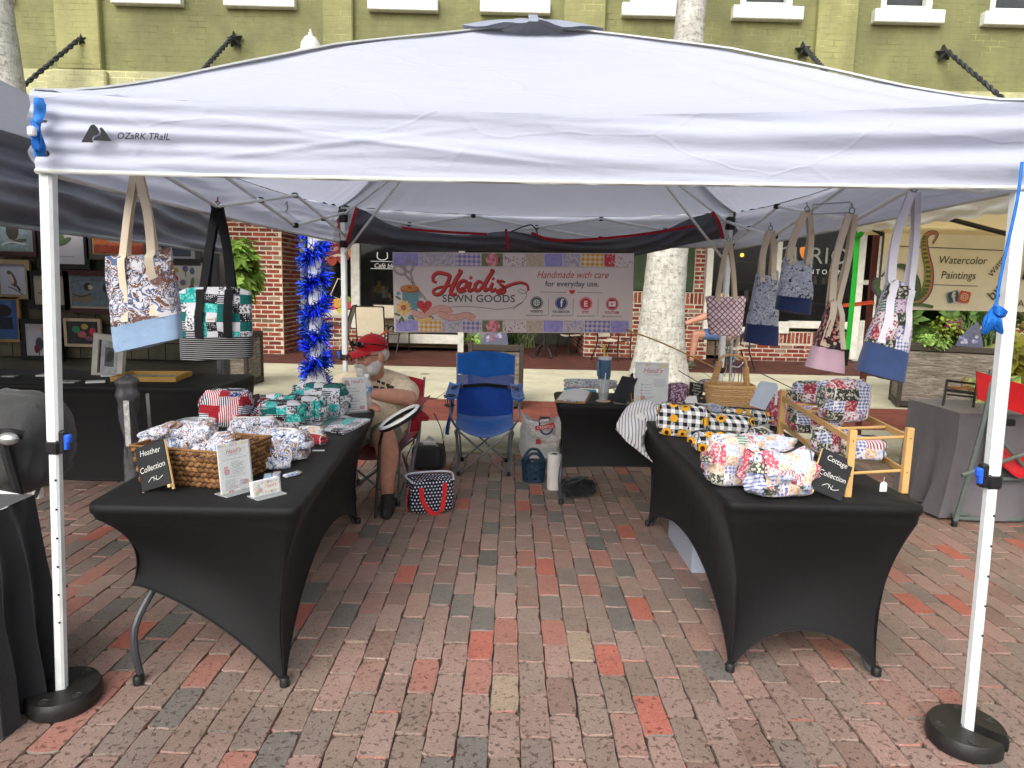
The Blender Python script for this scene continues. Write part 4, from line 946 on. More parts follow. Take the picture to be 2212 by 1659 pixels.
for row, lst in ((0, [(165, 385, PUR), (385, 690, TOI), (690, 910, GBL), (910, 1095, GRN), (1095, 1285, FLW), (1285, 1440, TAN), (1440, 1597, PUR), (1597, 1750, TOI), (1750, 1945, GYL), (1945, 2040, REDF), (2040, 2190, FLW)]), (1, [(178, 373, PUR), (373, 570, GYL), (570, 748, TOI), (748, 915, GBL), (915, 1095, GRN), (1095, 1290, FLW), (1290, 1437, TAN), (1437, 1610, PUR), (1610, 1790, TOI), (1790, 2010, GBL), (2010, 2170, PUR)])):
    for a, c, m in lst: fl.rect(a+3, 806 if row == 0 else 1368, c-3, 912 if row == 0 else 1466, m, 'patch')
    fl.k = 1
fl.k = 3
rose, rose2, rose3 = mat((204, 104, 118), .5, .1, 60), mat((226, 150, 158), .5, 0), mat((180, 74, 92), .5, 0)
for cy in (858, 1417):
    for k in range(8):
        a = k*math.pi/4; fl.disc(1008+34*math.cos(a), cy+28*math.sin(a), 26, rose if k % 2 else rose2, 'rose')
    fl.disc(1008, cy, 26, rose2, 'rose'); fl.disc(1010, cy, 15, rose3, 'rose'); fl.disc(1006, cy-2, 7, rose2, 'rose')
fl.k = 4
Rd, Rdk, Gy, Ch = mat((196, 52, 44), .5, .06, 30), mat((120, 30, 36), .5, 0), mat((72, 82, 84), .5, 0), mat((60, 66, 72), .5, 0)
# the name in brush script, drawn stroke by stroke
bi = [0]
def brush(pts, w, taper=.35):
    bi[0] += 1
    fw = lambda t: w*(taper+(1-taper)*math.sin(math.pi*min(1, max(0, t*.92+.04)))**.6)
    fl.k = 4+bi[0]; fl.stroke([(u+5, v+6) for u, v in pts], lambda t: fw(t)+8, Rdk, 'script_lettering', 8); fl.k = 18+bi[0]; fl.stroke(pts, fw, Rd, 'script_lettering', 8)
brush([(530, 1045), (500, 1030), (505, 990), (545, 965), (610, 975), (640, 1000), (600, 1090), (560, 1140), (515, 1145), (500, 1120), (520, 1098)], 26); brush([(520, 1098), (560, 1086), (610, 1078), (690, 1056)], 16)
brush([(715, 950), (735, 955), (700, 1010), (665, 1080), (648, 1130), (665, 1148), (700, 1140)], 30)
brush([(715, 1105), (770, 1085), (785, 1050), (760, 1030), (725, 1050), (705, 1095), (730, 1125), (780, 1110)], 24); brush([(820, 1040), (800, 1090), (810, 1115), (850, 1095)], 26)
brush([(920, 1055), (890, 1035), (855, 1070), (860, 1110), (895, 1105), (930, 1060)], 24); brush([(985, 950), (1005, 948), (965, 1010), (935, 1070), (940, 1110), (975, 1095)], 28)
brush([(1005, 1045), (988, 1090), (1000, 1115), (1035, 1095)], 24); brush([(1052, 1020), (1042, 1045)], 14); brush([(1105, 1040), (1075, 1030), (1065, 1055), (1095, 1080), (1105, 1115), (1075, 1135), (1040, 1122), (1080, 1100), (1150, 1065), (1230, 1045), (1290, 1060), (1305, 1110)], 20)
fl.k = 34; fl.disc(823, 1010, 15, Rd, 'script_lettering'); fl.disc(1012, 1018, 13, Rd, 'script_lettering')
fl.k = 5; fl.text('SEWN GOODS', 888, 1213, 88, Gy, 'lettering', 0, sx=1.06, bold=1.2)
fl.text('Handmade with care', 1680, 1008, 84, mat((186, 50, 50), .5, 0), 'lettering', .35, sx=.86); fl.text('for everyday use.', 1680, 1078, 66, Ch, 'lettering', 0, bold=.8)
fl.stroke([(1408, 1125), (1632, 1129)], 4, Gy, 'rule', 0); fl.stroke([(1722, 1129), (1945, 1132)], 4, Gy, 'rule', 0)
def heart(u, v, s_, m): fl.poly([(u+s_*.062*16*math.sin(a)**3, v-s_*.062*(13*math.cos(a)-5*math.cos(2*a)-2*math.cos(3*a)-math.cos(4*a))) for a in [2*math.pi*k/28 for k in range(28)]], m, 'heart')
heart(1680, 1124, 25, Rd)
for u, c, lab, sub in ((1380, (58, 78, 56), 'WEBSITE', 'heidissewngoods.com'), (1590, (48, 66, 110), 'FACEBOOK', '@HeidisSewnGoods'), (1798, (196, 40, 50), 'ETSY', 'HeidisSewnGoods'), (2022, (180, 28, 40), 'YOUTUBE', '@HeidisSewnGoods')):
    m = mat(c, .5, 0); v = 1217+(u-1380)*.012; fl.k = 4; fl.disc(u, v, 54, m, 'icon'); fl.k = 6; wm = mat((226, 218, 214), .5, 0)
    fl.stroke([(u+46*math.cos(a), v+46*math.sin(a)) for a in [2*math.pi*k/24 for k in range(24)]], 2.5, wm, 'icon', 0, True)
    if lab == 'WEBSITE':
        fl.stroke([(u+26*math.cos(a), v+26*math.sin(a)) for a in [2*math.pi*k/20 for k in range(20)]], 4, wm, 'icon', 0, True); fl.stroke([(u+12*math.cos(a), v+26*math.sin(a)) for a in [2*math.pi*k/20 for k in range(20)]], 4, wm, 'icon', 0, True)
        for q in (-12, 0, 12): fl.stroke([(u-24, v+q), (u+24, v+q)], 4, wm, 'icon', 0)
    elif lab == 'FACEBOOK': fl.text('f', u+2, v+30, 92, wm, 'icon', 0, bold=2)
    elif lab == 'ETSY': fl.text('E', u, v+24, 66, wm, 'icon', 0, bold=2)
    else:
        fl.rect(u-30, v-22, u+30, v+22, wm, 'icon'); fl.poly([(u-9, v-11), (u-9, v+11), (u+13, v)], m, 'icon')
    fl.text(lab, u, v+82, 28, mat(tuple(int(k*.9) for k in c), .5, 0), 'lettering', 0, bold=.8); fl.text(sub, u, v+112, 22, Ch, 'lettering', .2, sx=.92)
for u in (1482, 1692, 1904): fl.stroke([(u, 1180), (u-2, 1330)], 3, Gy, 'rule', 0)
# thread, needle
fl.stroke([(640, 1258), (760, 1250), (900, 1258), (1040, 1273), (1150, 1262), (1215, 1235), (1262, 1210)], 4, Gy, 'thread'); fl.stroke([(1178, 1270), (1262, 1212)], 6, Gy, 'thread', 0); fl.stroke([(1305, 1110), (1290, 1135), (1240, 1135), (1225, 1115), (1255, 1105), (1290, 1130), (1290, 1170), (1255, 1218)], 4, Gy, 'thread')
# scissors, spool, flower, heart button, tape
Sv, SvD = mat((176, 166, 158), .4, .1, 40), mat((96, 84, 78), .4, 0); fl.k = 5
for cx, cy, rx_, ry_, ro in ((222, 948, 52, 32, .5), (303, 915, 34, 48, .15)):
    el = [(cx+rx_*math.cos(a)*math.cos(ro)-ry_*math.sin(a)*math.sin(ro), cy+rx_*math.cos(a)*math.sin(ro)+ry_*math.sin(a)*math.cos(ro)) for a in [2*math.pi*k/20 for k in range(20)]]
    fl.stroke(el, 18, SvD, 'scissors', 0, True); fl.stroke(el, 11, Sv, 'scissors', 0, True)
for q in ([(262, 980), (325, 1050), (440, 1195)], [(315, 965), (335, 1050), (400, 1180)]): fl.stroke(q, 17, SvD, 'scissors', 4); fl.stroke(q, 10, Sv, 'scissors', 4)
fl.disc(328, 1050, 7, SvD, 'scissors')
fl.poly([(240, 1115), (380, 1115), (382, 1265), (345, 1285), (240, 1270)], mat((106, 150, 156), .5, .15, 40), 'spool'); 
for q in range(1130, 1260, 18): fl.stroke([(242, q), (380, q+4)], 2.5, mat((70, 112, 122), .5, 0), 'spool', 0)
fl.poly([(224, 1100), (384, 1100), (380, 1125), (310, 1140), (230, 1125)], mat((150, 84, 40), .5, 0), 'spool'); fl.disc(304, 1098, 80, mat((196, 124, 66), .5, .1, 40), 'spool', 28); fl.disc(304, 1093, 12, mat((90, 46, 24), .5, 0), 'spool', 6)
fl.k = 9
for u, v, ro in ((205, 1180, .6), (195, 1320, .3), (240, 1360, 1.2), (340, 1280, .2), (480, 1340, .5), (220, 1370, 2), (320, 1345, .8)): fl.disc(u, v, 30, mat((98, 120, 72), .5, .2, 40), 'printed_leaf', 11, ro, 10)
for u, v in ((208, 1143), (300, 1348)): fl.disc(u, v, 18, mat((96, 160, 176), .5, .1), 'printed_leaf', 15)
for k in range(12):
    a = k*math.pi/6; fl.disc(250+42*math.cos(a), 1263+42*math.sin(a), 26, mat((224, 176, 96) if k % 2 else (232, 196, 120), .5, .1, 50), 'printed_flower', 12, a, 10)
fl.disc(250, 1262, 24, mat((190, 92, 84), .5, .1), 'printed_flower')
for k in range(7):
    a = math.pi+k*math.pi/6; fl.disc(425+45*math.cos(a), 1352-22*math.sin(a), 24, mat((228, 188, 112), .5, .1), 'printed_flower', 10, -a, 10)
TP, TPD = mat((212, 160, 146), .5, .08, 40), mat((150, 92, 84), .5, 0)
tp = [(315, 1300), (400, 1325), (490, 1295), (560, 1268), (620, 1276), (652, 1310)]; tp2 = [(548, 1306), (600, 1332), (670, 1346), (735, 1334), (795, 1326), (850, 1356)]
for q_ in (tp2, tp): fl.stroke(q_, 56, TPD, 'printed_tape', 6); fl.stroke(q_, 50, TP, 'printed_tape', 6)
tp = tp2[::-1]+tp[::-1]
for k in range(18):
    q = curve([V((*k_, 0)) for k_ in tp], 6); j = int(k/18*(len(q)-2)); a = q[j]; d = (q[j+1]-q[j]).normalized(); fl.k = 24+k; fl.stroke([(a.x-d.y*22, a.y+d.x*22), (a.x-d.y*8, a.y+d.x*8)], 3, TPD, 'printed_tape', 0)
fl.k = 46; heart(427, 1248, 64, mat((160, 34, 40), .5, 0)); heart(427, 1246, 58, mat((206, 60, 60), .5, .08, 30))
for du, dv in ((-12, -8), (10, -12), (-10, 12), (12, 8)): fl.disc(427+du, 1243+dv, 6, mat((80, 30, 34), .5, 0), 'heart')
# stitched border lines
for v in (918, 1362):
    for k in range(90): 
        u = 180+k*22; fl.k = 5; fl.stroke([(u, v), (u+13, v)], 3.5, mat((140, 116, 122), .5, 0), 'stitching', 0)
fl.done()
M_YR = mat((196, 158, 84), .7, .2, 80, .3, 200); M_OR = mat((214, 84, 50), .6, .15)
b = MB(); b.tube(curve([P(1352, 712, 5.1), P(1440, 745, 5.12), P(1555, 800, 5.2)], 10), .006, 6); b.build('guy_rope', M_YR, None, True, 60, 'yellow twisted rope from the banner corner towards the right back leg', 'rope')
b = MB(); b.tube([P(1556, 800, 5.2), P(1556, 780, 5.2)], .014, 6); b.tube(curve([P(1465, 800, 7.2), P(1540, 845, 6.6)], 6), .005, 5); b.tube(curve([P(1630, 800, 6.6), P(1735, 850, 6.2)], 6), .005, 5); b.build('guy_rope', mat((60, 54, 48), .7), None, True, 60, 'thin dark guy cord slanting down behind the wicker basket', 'cord')
b = MB(); b.tube([P(747, 778, 5.18), P(790, 748, 5.12), P(838, 713, 5.1)], .009, 6); t = b.build('bungee_cord', M_OR, None, True, 60, 'orange bungee cord behind the red cap holding the banner', 'bungee cord')
for px, py in ((748, 778), (838, 712)):
    b = MB(); b.tube(curve([P(px, py, 5.12), P(px+6, py-7, 5.12), P(px+12, py-5, 5.12), P(px+10, py+2, 5.12)], 4), .006, 6); b.build('hook', M_BLK, t, True)
# ================================================================ FABRICS OF THE GOODS
def pk(n, co, spec, sc=1.0):
    """one printed pattern as a colour socket; spec = (kind, c1, c2[, c3])"""
    kind, c1, c2 = spec[:3]; c3 = spec[3] if len(spec) > 3 else c2; s = n.sep(co)
    a = n.math('ADD', s[0], n.math('MULTIPLY', s[1], .83)); z = n.math('ADD', s[2], n.math('MULTIPLY', s[1], .31))
    if kind == 'solid': return n.mix(n.noise(co, 60), s2l([k*.9 for k in c1]), s2l(c1))
    if kind == 'stripe': return n.mix(n.math('GREATER_THAN', n.math('SINE', n.math('MULTIPLY', a, 520*sc)), .1), s2l(c1), s2l(c2))
    if kind == 'hstripe': return n.mix(n.math('GREATER_THAN', n.math('SINE', n.math('MULTIPLY', z, 560*sc)), .1), s2l(c1), s2l(c2))
    if kind == 'gingham':
        g1 = n.math('GREATER_THAN', n.math('SINE', n.math('MULTIPLY', a, 420*sc)), 0); g2 = n.math('GREATER_THAN', n.math('SINE', n.math('MULTIPLY', z, 420*sc)), 0)
        return n.mix(n.math('MULTIPLY', n.math('ADD', g1, g2), .5), s2l(c1), s2l(c2))
    if kind == 'dots': return n.mix(n.step(n.voro(co, 110*sc, rand=.35), .3, .05), s2l(c2), s2l(c1))
    if kind == 'flor':
        d = n.voro(n.vm('ADD', co, n.vm('MULTIPLY', n.noise(co, 70*sc, out=1), (.012, .012, .012))), 75*sc); c = n.mix(n.step(d, .42, .05), s2l(c2), s2l(c1))
        return n.mix(n.step(n.noise(co, 130*sc, 2), .63, .02), c, s2l(c3))
    if kind == 'paisley':
        w = n.noise(co, 26*sc, 2, .5, 2.2); w2 = n.noise(n.vm('ADD', co, (3, 5, 1)), 60*sc, 2, .5, 1.5); w3 = n.noise(n.vm('ADD', co, (9, 2, 4)), 13*sc, 2)
        c = n.ramp(w, [(0, s2l(c1)), (.40, s2l(c1)), (.43, s2l(c2)), (.49, s2l(c1)), (.535, s2l(c3)), (.6, s2l(c1)), (.64, s2l(c2))], 'CONSTANT')
        c = n.mix(n.math('MULTIPLY', n.step(w3, .585, .02), n.step(w2, .44, .03)), c, s2l(c3)); return n.mix(n.step(w2, .62, .01), c, s2l((70, 70, 84)))
def fabric(name, specs, cell=None, sc=1.0, quilt=.4, seed=1, gap=None):
    n = N(name); co = n.co()
    if cell:
        wob = n.vm('ADD', co, n.vm('MULTIPLY', n.noise(co, 9, out=1), (.015, .015, .015)))
        cv = n.vm('FLOOR', n.vm('ADD', n.vm('DIVIDE', wob, (cell, cell*1.9, cell*.85)), (seed*.37+.21, seed*.73+.4, seed*.19+.13))); r = n.white(n.vm('ADD', cv, (seed, seed*2, seed*3)))
        col = None
        for i, sp in enumerate(specs):
            c = pk(n, co, sp, sc); col = c if col is None else n.mix(n.math('GREATER_THAN', r, i/len(specs)), col, c)
    else: col = pk(n, co, specs[0], sc)
    f = n.noise(co, 16, 4, .6); col = n.mix(n.math('MULTIPLY', n.step(f, .4, .2), .18), n.mix(1, col, (.8, .8, .82, 1), 'MULTIPLY'), col)
    n.fin(col, .85, 0, .2); n.b.inputs['Sheen Weight'].default_value = .15
    n.bump(n.math('ADD', n.math('MULTIPLY', f, 1.5), n.math('MULTIPLY', n.noise(co, 45, 2), .6)), quilt, .012); return n.m
W0 = (226, 224, 226)
PAIS = fabric('paisley_blue_brown', [('paisley', W0, (120, 142, 178), (156, 128, 112))], sc=.62)
PAISD = fabric('paisley_dark', [('paisley', (216, 212, 214), (92, 108, 140), (118, 82, 68))], sc=.52)
TEAL = fabric('teal_patchwork', [('flor', (40, 168, 160), (120, 214, 204)), ('solid', (222, 222, 226), W0), ('dots', (30, 30, 36), (226, 226, 226)), ('flor', W0, (90, 90, 96)), ('gingham', (16, 112, 104), (14, 92, 88)), ('hstripe', (36, 36, 42), (200, 200, 204))], .052, seed=3)
FLAGP = fabric('patriotic_patchwork', [('stripe', (176, 36, 46), W0), ('flor', (44, 66, 120), (226, 226, 232)), ('stripe', (40, 40, 66), W0), ('flor', (220, 196, 188), (176, 60, 66)), ('solid', (164, 30, 42), W0), ('hstripe', (60, 70, 110), W0)], .055, seed=5)
COT = fabric('cottage_patchwork', [('flor', W0, (76, 96, 164)), ('hstripe', (84, 124, 104), (206, 214, 204)), ('flor', (196, 84, 98), (230, 190, 194)), ('gingham', W0, (104, 122, 178)), ('flor', (66, 74, 62), (206, 200, 180)), ('stripe', (166, 76, 84), (230, 222, 222)), ('flor', W0, (196, 130, 124), (120, 150, 120)), ('flor', (226, 206, 184), (206, 174, 140), (180, 90, 90)), ('flor', W0, (92, 112, 172), (190, 90, 96)), ('flor', (214, 216, 226), (170, 186, 216))], .05, seed=2)
COT2 = fabric('cottage_patchwork_darker', [('flor', (206, 200, 206), (86, 98, 150)), ('hstripe', (70, 108, 88), (180, 190, 180)), ('flor', (150, 50, 62), (206, 150, 154)), ('gingham', W0, (84, 98, 150)), ('flor', (50, 56, 48), (186, 180, 164)), ('flor', (206, 186, 200), (120, 96, 120)), ('flor', (220, 212, 212), (150, 70, 80))], .06, seed=9)
def sunflower():
    n = N('sunflower_gingham'); co = n.co(); g = pk(n, co, ('gingham', (232, 232, 230), (30, 30, 34)), .34)
    wv = n.vm('ADD', co, n.vm('MULTIPLY', n.noise(co, 90, out=1), (.006, .006, .006))); d = n.voro(wv, 13.5, rand=.8)
    keep = n.math('LESS_THAN', n.math('FRACT', n.math('MULTIPLY', n.sep(n.voro(wv, 13.5, out='Color', rand=.8))[0], 5.3)), .85)
    c = n.mix(n.math('MULTIPLY', n.math('LESS_THAN', d, .46), n.math('LESS_THAN', n.noise(co, 60), .47)), g, s2l((70, 96, 50)))
    c = n.mix(n.math('MULTIPLY', keep, n.math('LESS_THAN', d, .37)), c, n.mix(n.noise(co, 140), s2l((206, 132, 20)), s2l((240, 184, 60)))); c = n.mix(n.math('MULTIPLY', keep, n.math('LESS_THAN', d, .18)), c, s2l((62, 36, 18)))
    n.fin(c, .85, 0, .2); n.bump(n.noise(co, 18, 3), .4, .012); return n.m
SUNF = sunflower()
PURP = fabric('plum_floral', [('flor', (120, 84, 106), (216, 190, 204), (176, 120, 150))], sc=.9); PURL = fabric('lilac_floral', [('flor', (222, 210, 220), (150, 90, 124), (110, 110, 150))], sc=.9)
PINKF = fabric('pink_floral', [('flor', (178, 76, 98), (226, 170, 182), (140, 40, 60))], sc=.8); TOILE = fabric('blue_toile', [('paisley', (218, 220, 228), (120, 136, 176), (150, 160, 190))], sc=1.1)
REDD = fabric('red_dotted', [('dots', (160, 26, 40), (216, 120, 130))], sc=1.4); NAUT = fabric('nautical_print', [('paisley', (202, 205, 214), (140, 148, 172), (172, 178, 192))], sc=.7)
FLOD = fabric('dark_floral', [('flor', (44, 40, 44), (216, 150, 130), (190, 44, 60)), ('flor', (206, 170, 150), (150, 50, 60), (50, 60, 50)), ('flor', (60, 44, 46), (226, 200, 180), (110, 130, 110))], .09, sc=.6, seed=4)
LAT = None
n = N('pink_lattice'); co = n.co(); s = n.sep(co); u_ = n.math('ADD', s[0], s[2]); v_ = n.math('SUBTRACT', s[0], s[2])
l1 = n.math('LESS_THAN', n.math('ABSOLUTE', n.math('SUBTRACT', n.math('FRACT', n.math('MULTIPLY', u_, 24)), .5)), .13); l2 = n.math('LESS_THAN', n.math('ABSOLUTE', n.math('SUBTRACT', n.math('FRACT', n.math('MULTIPLY', v_, 24)), .5)), .13)
c = n.mix(n.math('MAXIMUM', l1, l2), s2l((232, 218, 222)), s2l((148, 92, 110))); n.fin(c, .85, 0, .2); n.bump(n.noise(co, 12, 3), .4, .012); LAT = n.m
PATD = COT2; DENIM = cloth((48, 66, 104), .85, 700, .35, 10, .2); DENIML = cloth((136, 160, 188), .85, 700, .35, 10, .12); DENIMB = cloth((34, 46, 84), .85, 700, .35, 10, .25); PINKS = cloth((206, 172, 184), .85, 700, .3, 9)
WEB = cloth((206, 190, 168), .9, 1200, .1); WEBW = cloth((206, 202, 210), .9, 1200, .1); WEBB = cloth((22, 22, 24), .9, 1200, .1)
n = N('pinstripe'); co = n.co(); s = n.sep(co); c = n.mix(n.math('GREATER_THAN', n.math('SINE', n.math('MULTIPLY', n.math('ADD', s[2], n.math('MULTIPLY', n.noise(co, 6), .01)), 640)), .55), s2l((26, 26, 30)), s2l((160, 160, 160))); n.fin(c, .85, 0, .2); PIN = n.m
M_ZIP = mat((206, 204, 196), .5, .1); M_ZIPD = mat((44, 46, 50), .5, .1); M_BLACKF = None
# ================================================================ FITTED BLACK TABLES
n = N('black_spandex'); co = n.co(); f = n.noise(co, 3, 3); n.fin(n.mix(f, (.003, .003, .0033, 1), (.005, .005, .0053, 1)), .68, 0, .3); n.b.inputs['Sheen Weight'].default_value = .03; n.b.inputs['Sheen Roughness'].default_value = .4
n.bump(n.math('ADD', n.math('MULTIPLY', n.noise(n.vm('MULTIPLY', co, (1, 1, .35)), 9, 4, .5, .6), 3), n.math('MULTIPLY', n.noise(co, 700, 1), .1)), .22, .006); M_SPX = n.m
TZ = .742
def fitted_table(label, corners, foot_in=.09, footz=(0, 0, 0, 0), arch=(.2, .2, .2, .2), pinch=.1, cat='table', legs=True, top_drop=.05):
    """corners: near left, near right, far right, far left on the table top plane"""
    c4 = [V((c[0], c[1], TZ)) for c in corners]; ctr = (c4[0]+c4[1]+c4[2]+c4[3])/4
    t = thing('fitted_table', label, cat, V((ctr.x, ctr.y, 0)))
    N_ = 26; R_ = .05; ring = []
    for k in range(4):
        a, b_ = c4[k], c4[(k+1) % 4]; pv = c4[(k-1) % 4]; e1 = (pv-a).normalized(); e2 = (b_-a).normalized()
        p0 = a+e1*R_; p1 = a+e2*R_
        for j in range(4):
            s_ = j/4; q = p0*(1-s_)**2+a*2*s_*(1-s_)+p1*s_*s_; ring.append((q, k, 0.0))
        nx = b_+(a-b_).normalized()*R_
        for j in range(N_): ring.append((p1.lerp(nx, j/N_), k, (j+.0)/N_))
    n_ = len(ring); b = MB(); vs = []
    feet = []
    for k in range(4):
        f_ = c4[k]+(ctr-c4[k])*0; dx = (ctr.x-c4[k].x); dy = (ctr.y-c4[k].y); feet.append(V((c4[k].x+math.copysign(foot_in, dx), c4[k].y+math.copysign(foot_in, dy), footz[k])))
    rows = 26
    vs += [V((q.x, q.y, TZ)) + (ctr-q).normalized()*.012*0 for q, _, _ in ring]
    inw = lambda q, d, z: V((q.x, q.y, z))+V((ctr.x-q.x, ctr.y-q.y, 0)).normalized()*d
    layers = [[inw(q, .02, TZ) for q, _, _ in ring], [inw(q, .008, TZ-.003) for q, _, _ in ring], [inw(q, .001, TZ-.010) for q, _, _ in ring], [inw(q, 0, TZ-.024) for q, _, _ in ring], [inw(q, .004, TZ-.038) for q, _, _ in ring], [inw(q, .012, TZ-.045) for q, _, _ in ring]]
    for j in range(1, rows+1):
        s_ = j/rows; lay = []
        for q, k, tt in ring:
            fa, fb = feet[k], feet[(k+1) % 4]
            # foot line and its arch
            foot = fa.lerp(fb, tt); ah = arch[k]; hump = (4*tt*(1-tt))**.75 if 0 < tt < 1 else 0
            d = abs(footz[k]-footz[(k+1) % 4]); zb = foot.z+ah*hump*(.55 if d > .1 else 1)
            # leg line is concave: pulls in quickly below the top
            cin = foot_in*1.35*(1-(1-s_)**2.6)-.35*foot_in*s_**3
            base = V((q.x, q.y, 0)).lerp(V((foot.x, foot.y, 0)), min(1.3, cin/foot_in if foot_in else 0))
            inward = V((ctr.x-base.x, ctr.y-base.y, 0)); side_n = V((0, 0, 0)); a_, b2 = c4[k], c4[(k+1) % 4]; e = (b2-a_).normalized(); side_n = V((-e.y, e.x, 0))
            if side_n.dot(inward) < 0: side_n = -side_n
            pull = pinch*math.sin(math.pi*tt)**.8*(math.sin(math.pi*min(1, s_*.8))**1.0)*.55
            p = base+side_n*pull; p.z = lerp(TZ-top_drop, zb, s_); lay.append(p)
        layers.append(lay)
    vs = sum(layers, []); fs = [tuple(range(n_))]
    for j in range(len(layers)-1): fs += [(j*n_+(i+1) % n_, j*n_+i, (j+1)*n_+i, (j+1)*n_+(i+1) % n_) for i in range(n_)]
    b.add(vs, fs); b.build('cover', M_SPX, t, True, 50)
    b = MB(); b.tube([p+V((0, 0, .002)) for p in layers[-1]], .0045, 5, closed=True); b.build('cover_hem', mat((24, 24, 25), .7), t, True)
    M_LEG = mat((74, 76, 80), .45, .1, metal=.4)
    for k in range(4):
        f_ = feet[k]; o = V((math.copysign(.1, ctr.x-f_.x), 0, 0))
        b = MB(); iy = math.copysign(1, ctr.y-f_.y); ox = math.copysign(1, o.x); far_ = footz[k] > .1
        b.tube(curve([V((f_.x-(0 if far_ else -.02)*ox, f_.y+.02*iy, .015)), V((f_.x+(-.012 if far_ else .09)*ox, f_.y+(.02 if far_ else .09)*iy, .22)), V((f_.x+(.05 if far_ else .15)*ox, f_.y+.15*iy, .42)), V((f_.x+.12*ox, f_.y+.13*iy, TZ-.06))], 6), .0135, 8); l_ = b.build('leg', M_LEG, t, True)
        b = MB(); b.lathe([(.0, 0), (.019, 0), (.019, .03), (.015, .035)], (f_.x, f_.y, 0.001), 10); b.build('foot_cap', M_BLK, l_, True)
    return t, feet
A0, A1 = V((-1.49, 2.335, 0)), V((-.735, 2.345, 0)); A2 = V((-.855, 4.36, 0)); A3 = A2+(A0-A1)
fitted_table('left sales table under a stretched black cover with one bare grey leg', [A0, A1, A2, A3], .1, (.40, 0, 0, 0), (.07, .26, .2, .2), .1)
C0, C1 = V((.845, 2.525, 0)), V((1.61, 2.515, 0)); C3 = V((.85, 4.42, 0)); C2 = C3+(C1-C0)
fitted_table('right sales table under a stretched black cover, wooden rack on top', [C0, C1, C2, C3], .085, (0, 0, 0, 0), (.17, .3, .2, .25), .1)
D0 = V((.335, 4.69, 0)); fitted_table('back table under a black cover with cup and tablet', [D0, V((1.62, 4.66, 0)), V((1.65, 5.24, 0)), V((.35, 5.26, 0))], .06, (.27, .27, .27, .27), (.02, .02, .02, .02), .03)
# ================================================================ SOFT GOODS
def soft_box(l, w, h, seed, e=4.5, pinch=.3, n=12, amp=.02, sag=0):
    b = MB(); r_ = seed*3.7
    def sh(p):
        q = (abs(p.x)**e+abs(p.y)**e+abs(p.z)**e)**(1/e); p = p/q
        zz = max(0, p.z); yy = p.y*(1-pinch*zz**2.2)
        d = amp*(mnoise.noise(V((p.x*1.6*l/.2, p.y*1.6*w/.15, p.z*1.4))*1.3+V((r_, 0, 0)))+.5*mnoise.noise(V((p.x*4, p.y*4, p.z*4+r_))))
        s_ = 1+d/.12; sz = h/2*(1-sag*max(0, p.z)*(1-abs(p.x))) if sag else h/2
        return V((p.x*l/2*s_, yy*w/2*s_, h/2+p.z*sz*(s_ if p.z > -.6 else 1)))
    for ax in range(3):
        for sg in (-1, 1):
            def fn(u, v, ax=ax, sg=sg):
                a, c = u*2-1, v*2-1; p = [0, 0, 0]; p[ax] = sg; o = [k for k in range(3) if k != ax]; p[o[0]] = a*sg; p[o[1]] = c
                if ax == 1: p[o[0]] = -a*sg
                return sh(V(p))
            b.grid(fn, n, n)
    b.sh = sh; return b
def weld(o, d=.0008):
    import bmesh
    bm = bmesh.new(); bm.from_mesh(o.data); bmesh.ops.remove_doubles(bm, verts=bm.verts, dist=d); bmesh.ops.recalc_face_normals(bm, faces=bm.faces); bm.to_mesh(o.data); bm.free(); o.data.shade_smooth()
def pouch(label, c, rzv, l, w, h, m, seed, zipc=None, handle=None, tilt=(0, 0), group=None, e=4.5, pinch=.3, amp=.02, cat='bag', name='zip_bag', zp=True, sag=0):
    t = thing(name, label, cat, c, rot=(tilt[0], tilt[1], rzv), group=group); b = soft_box(l, w, h, seed, e, pinch, 14, amp, sag); o = b.build('body', m, t, False, 0); weld(o)
    if zp:
        z = MB(); pts = [b.sh(V((x, .0, 1)))*1 for x in [k/8*1.7-.85 for k in range(9)]]; pts = [b.sh(V((-1, 0, .35)))]+pts+[b.sh(V((1, 0, .35)))]
        z.ribbon([p+V((0, 0, .002)) for p in pts], .014, (0, 1, 0), .005); zz = z.build('zipper', zipc or M_ZIP, t, False)
        z = MB(); p = pts[-2]; z.bbox(p+V((.004, 0, .006)), (.012, .007, .005), .001); z.ribbon([p+V((.01, 0, .006)), p+V((.022, 0, -.008))], .006, (0, 1, 0), .002); z.build('zip_pull', mat((190, 170, 110), .3, .1, metal=.8), zz, False)
    for sx in (-1, 1):
        if zp:
            z = MB(); z.tube([b.sh(V((sx*.98, math.copysign(min(1, abs(1.35*math.cos(a))), math.cos(a)), math.copysign(min(1, abs(1.35*math.sin(a))), math.sin(a)))))*1 for a in [k*2*math.pi/28 for k in range(28)]], .0028, 4, closed=True); z.build('piping', M_ZIPD if zipc is M_ZIPD else M_ZIP, t, False, 60)
    if handle:
        z = MB(); sg = handle; ex = sg*l/2
        z.ribbon(curve([(ex*.98, -w*.36, h*.55), (ex+sg*.022, -w*.2, h*.56), (ex+sg*.03, 0, h*.56), (ex+sg*.022, w*.2, h*.56), (ex*.98, w*.36, h*.55)], 5), .028, (0, 0, 1), .004); z.build('side_handle', m, t, False)
    return t
def L_(px, py): return G(px, py, TZ+.001)
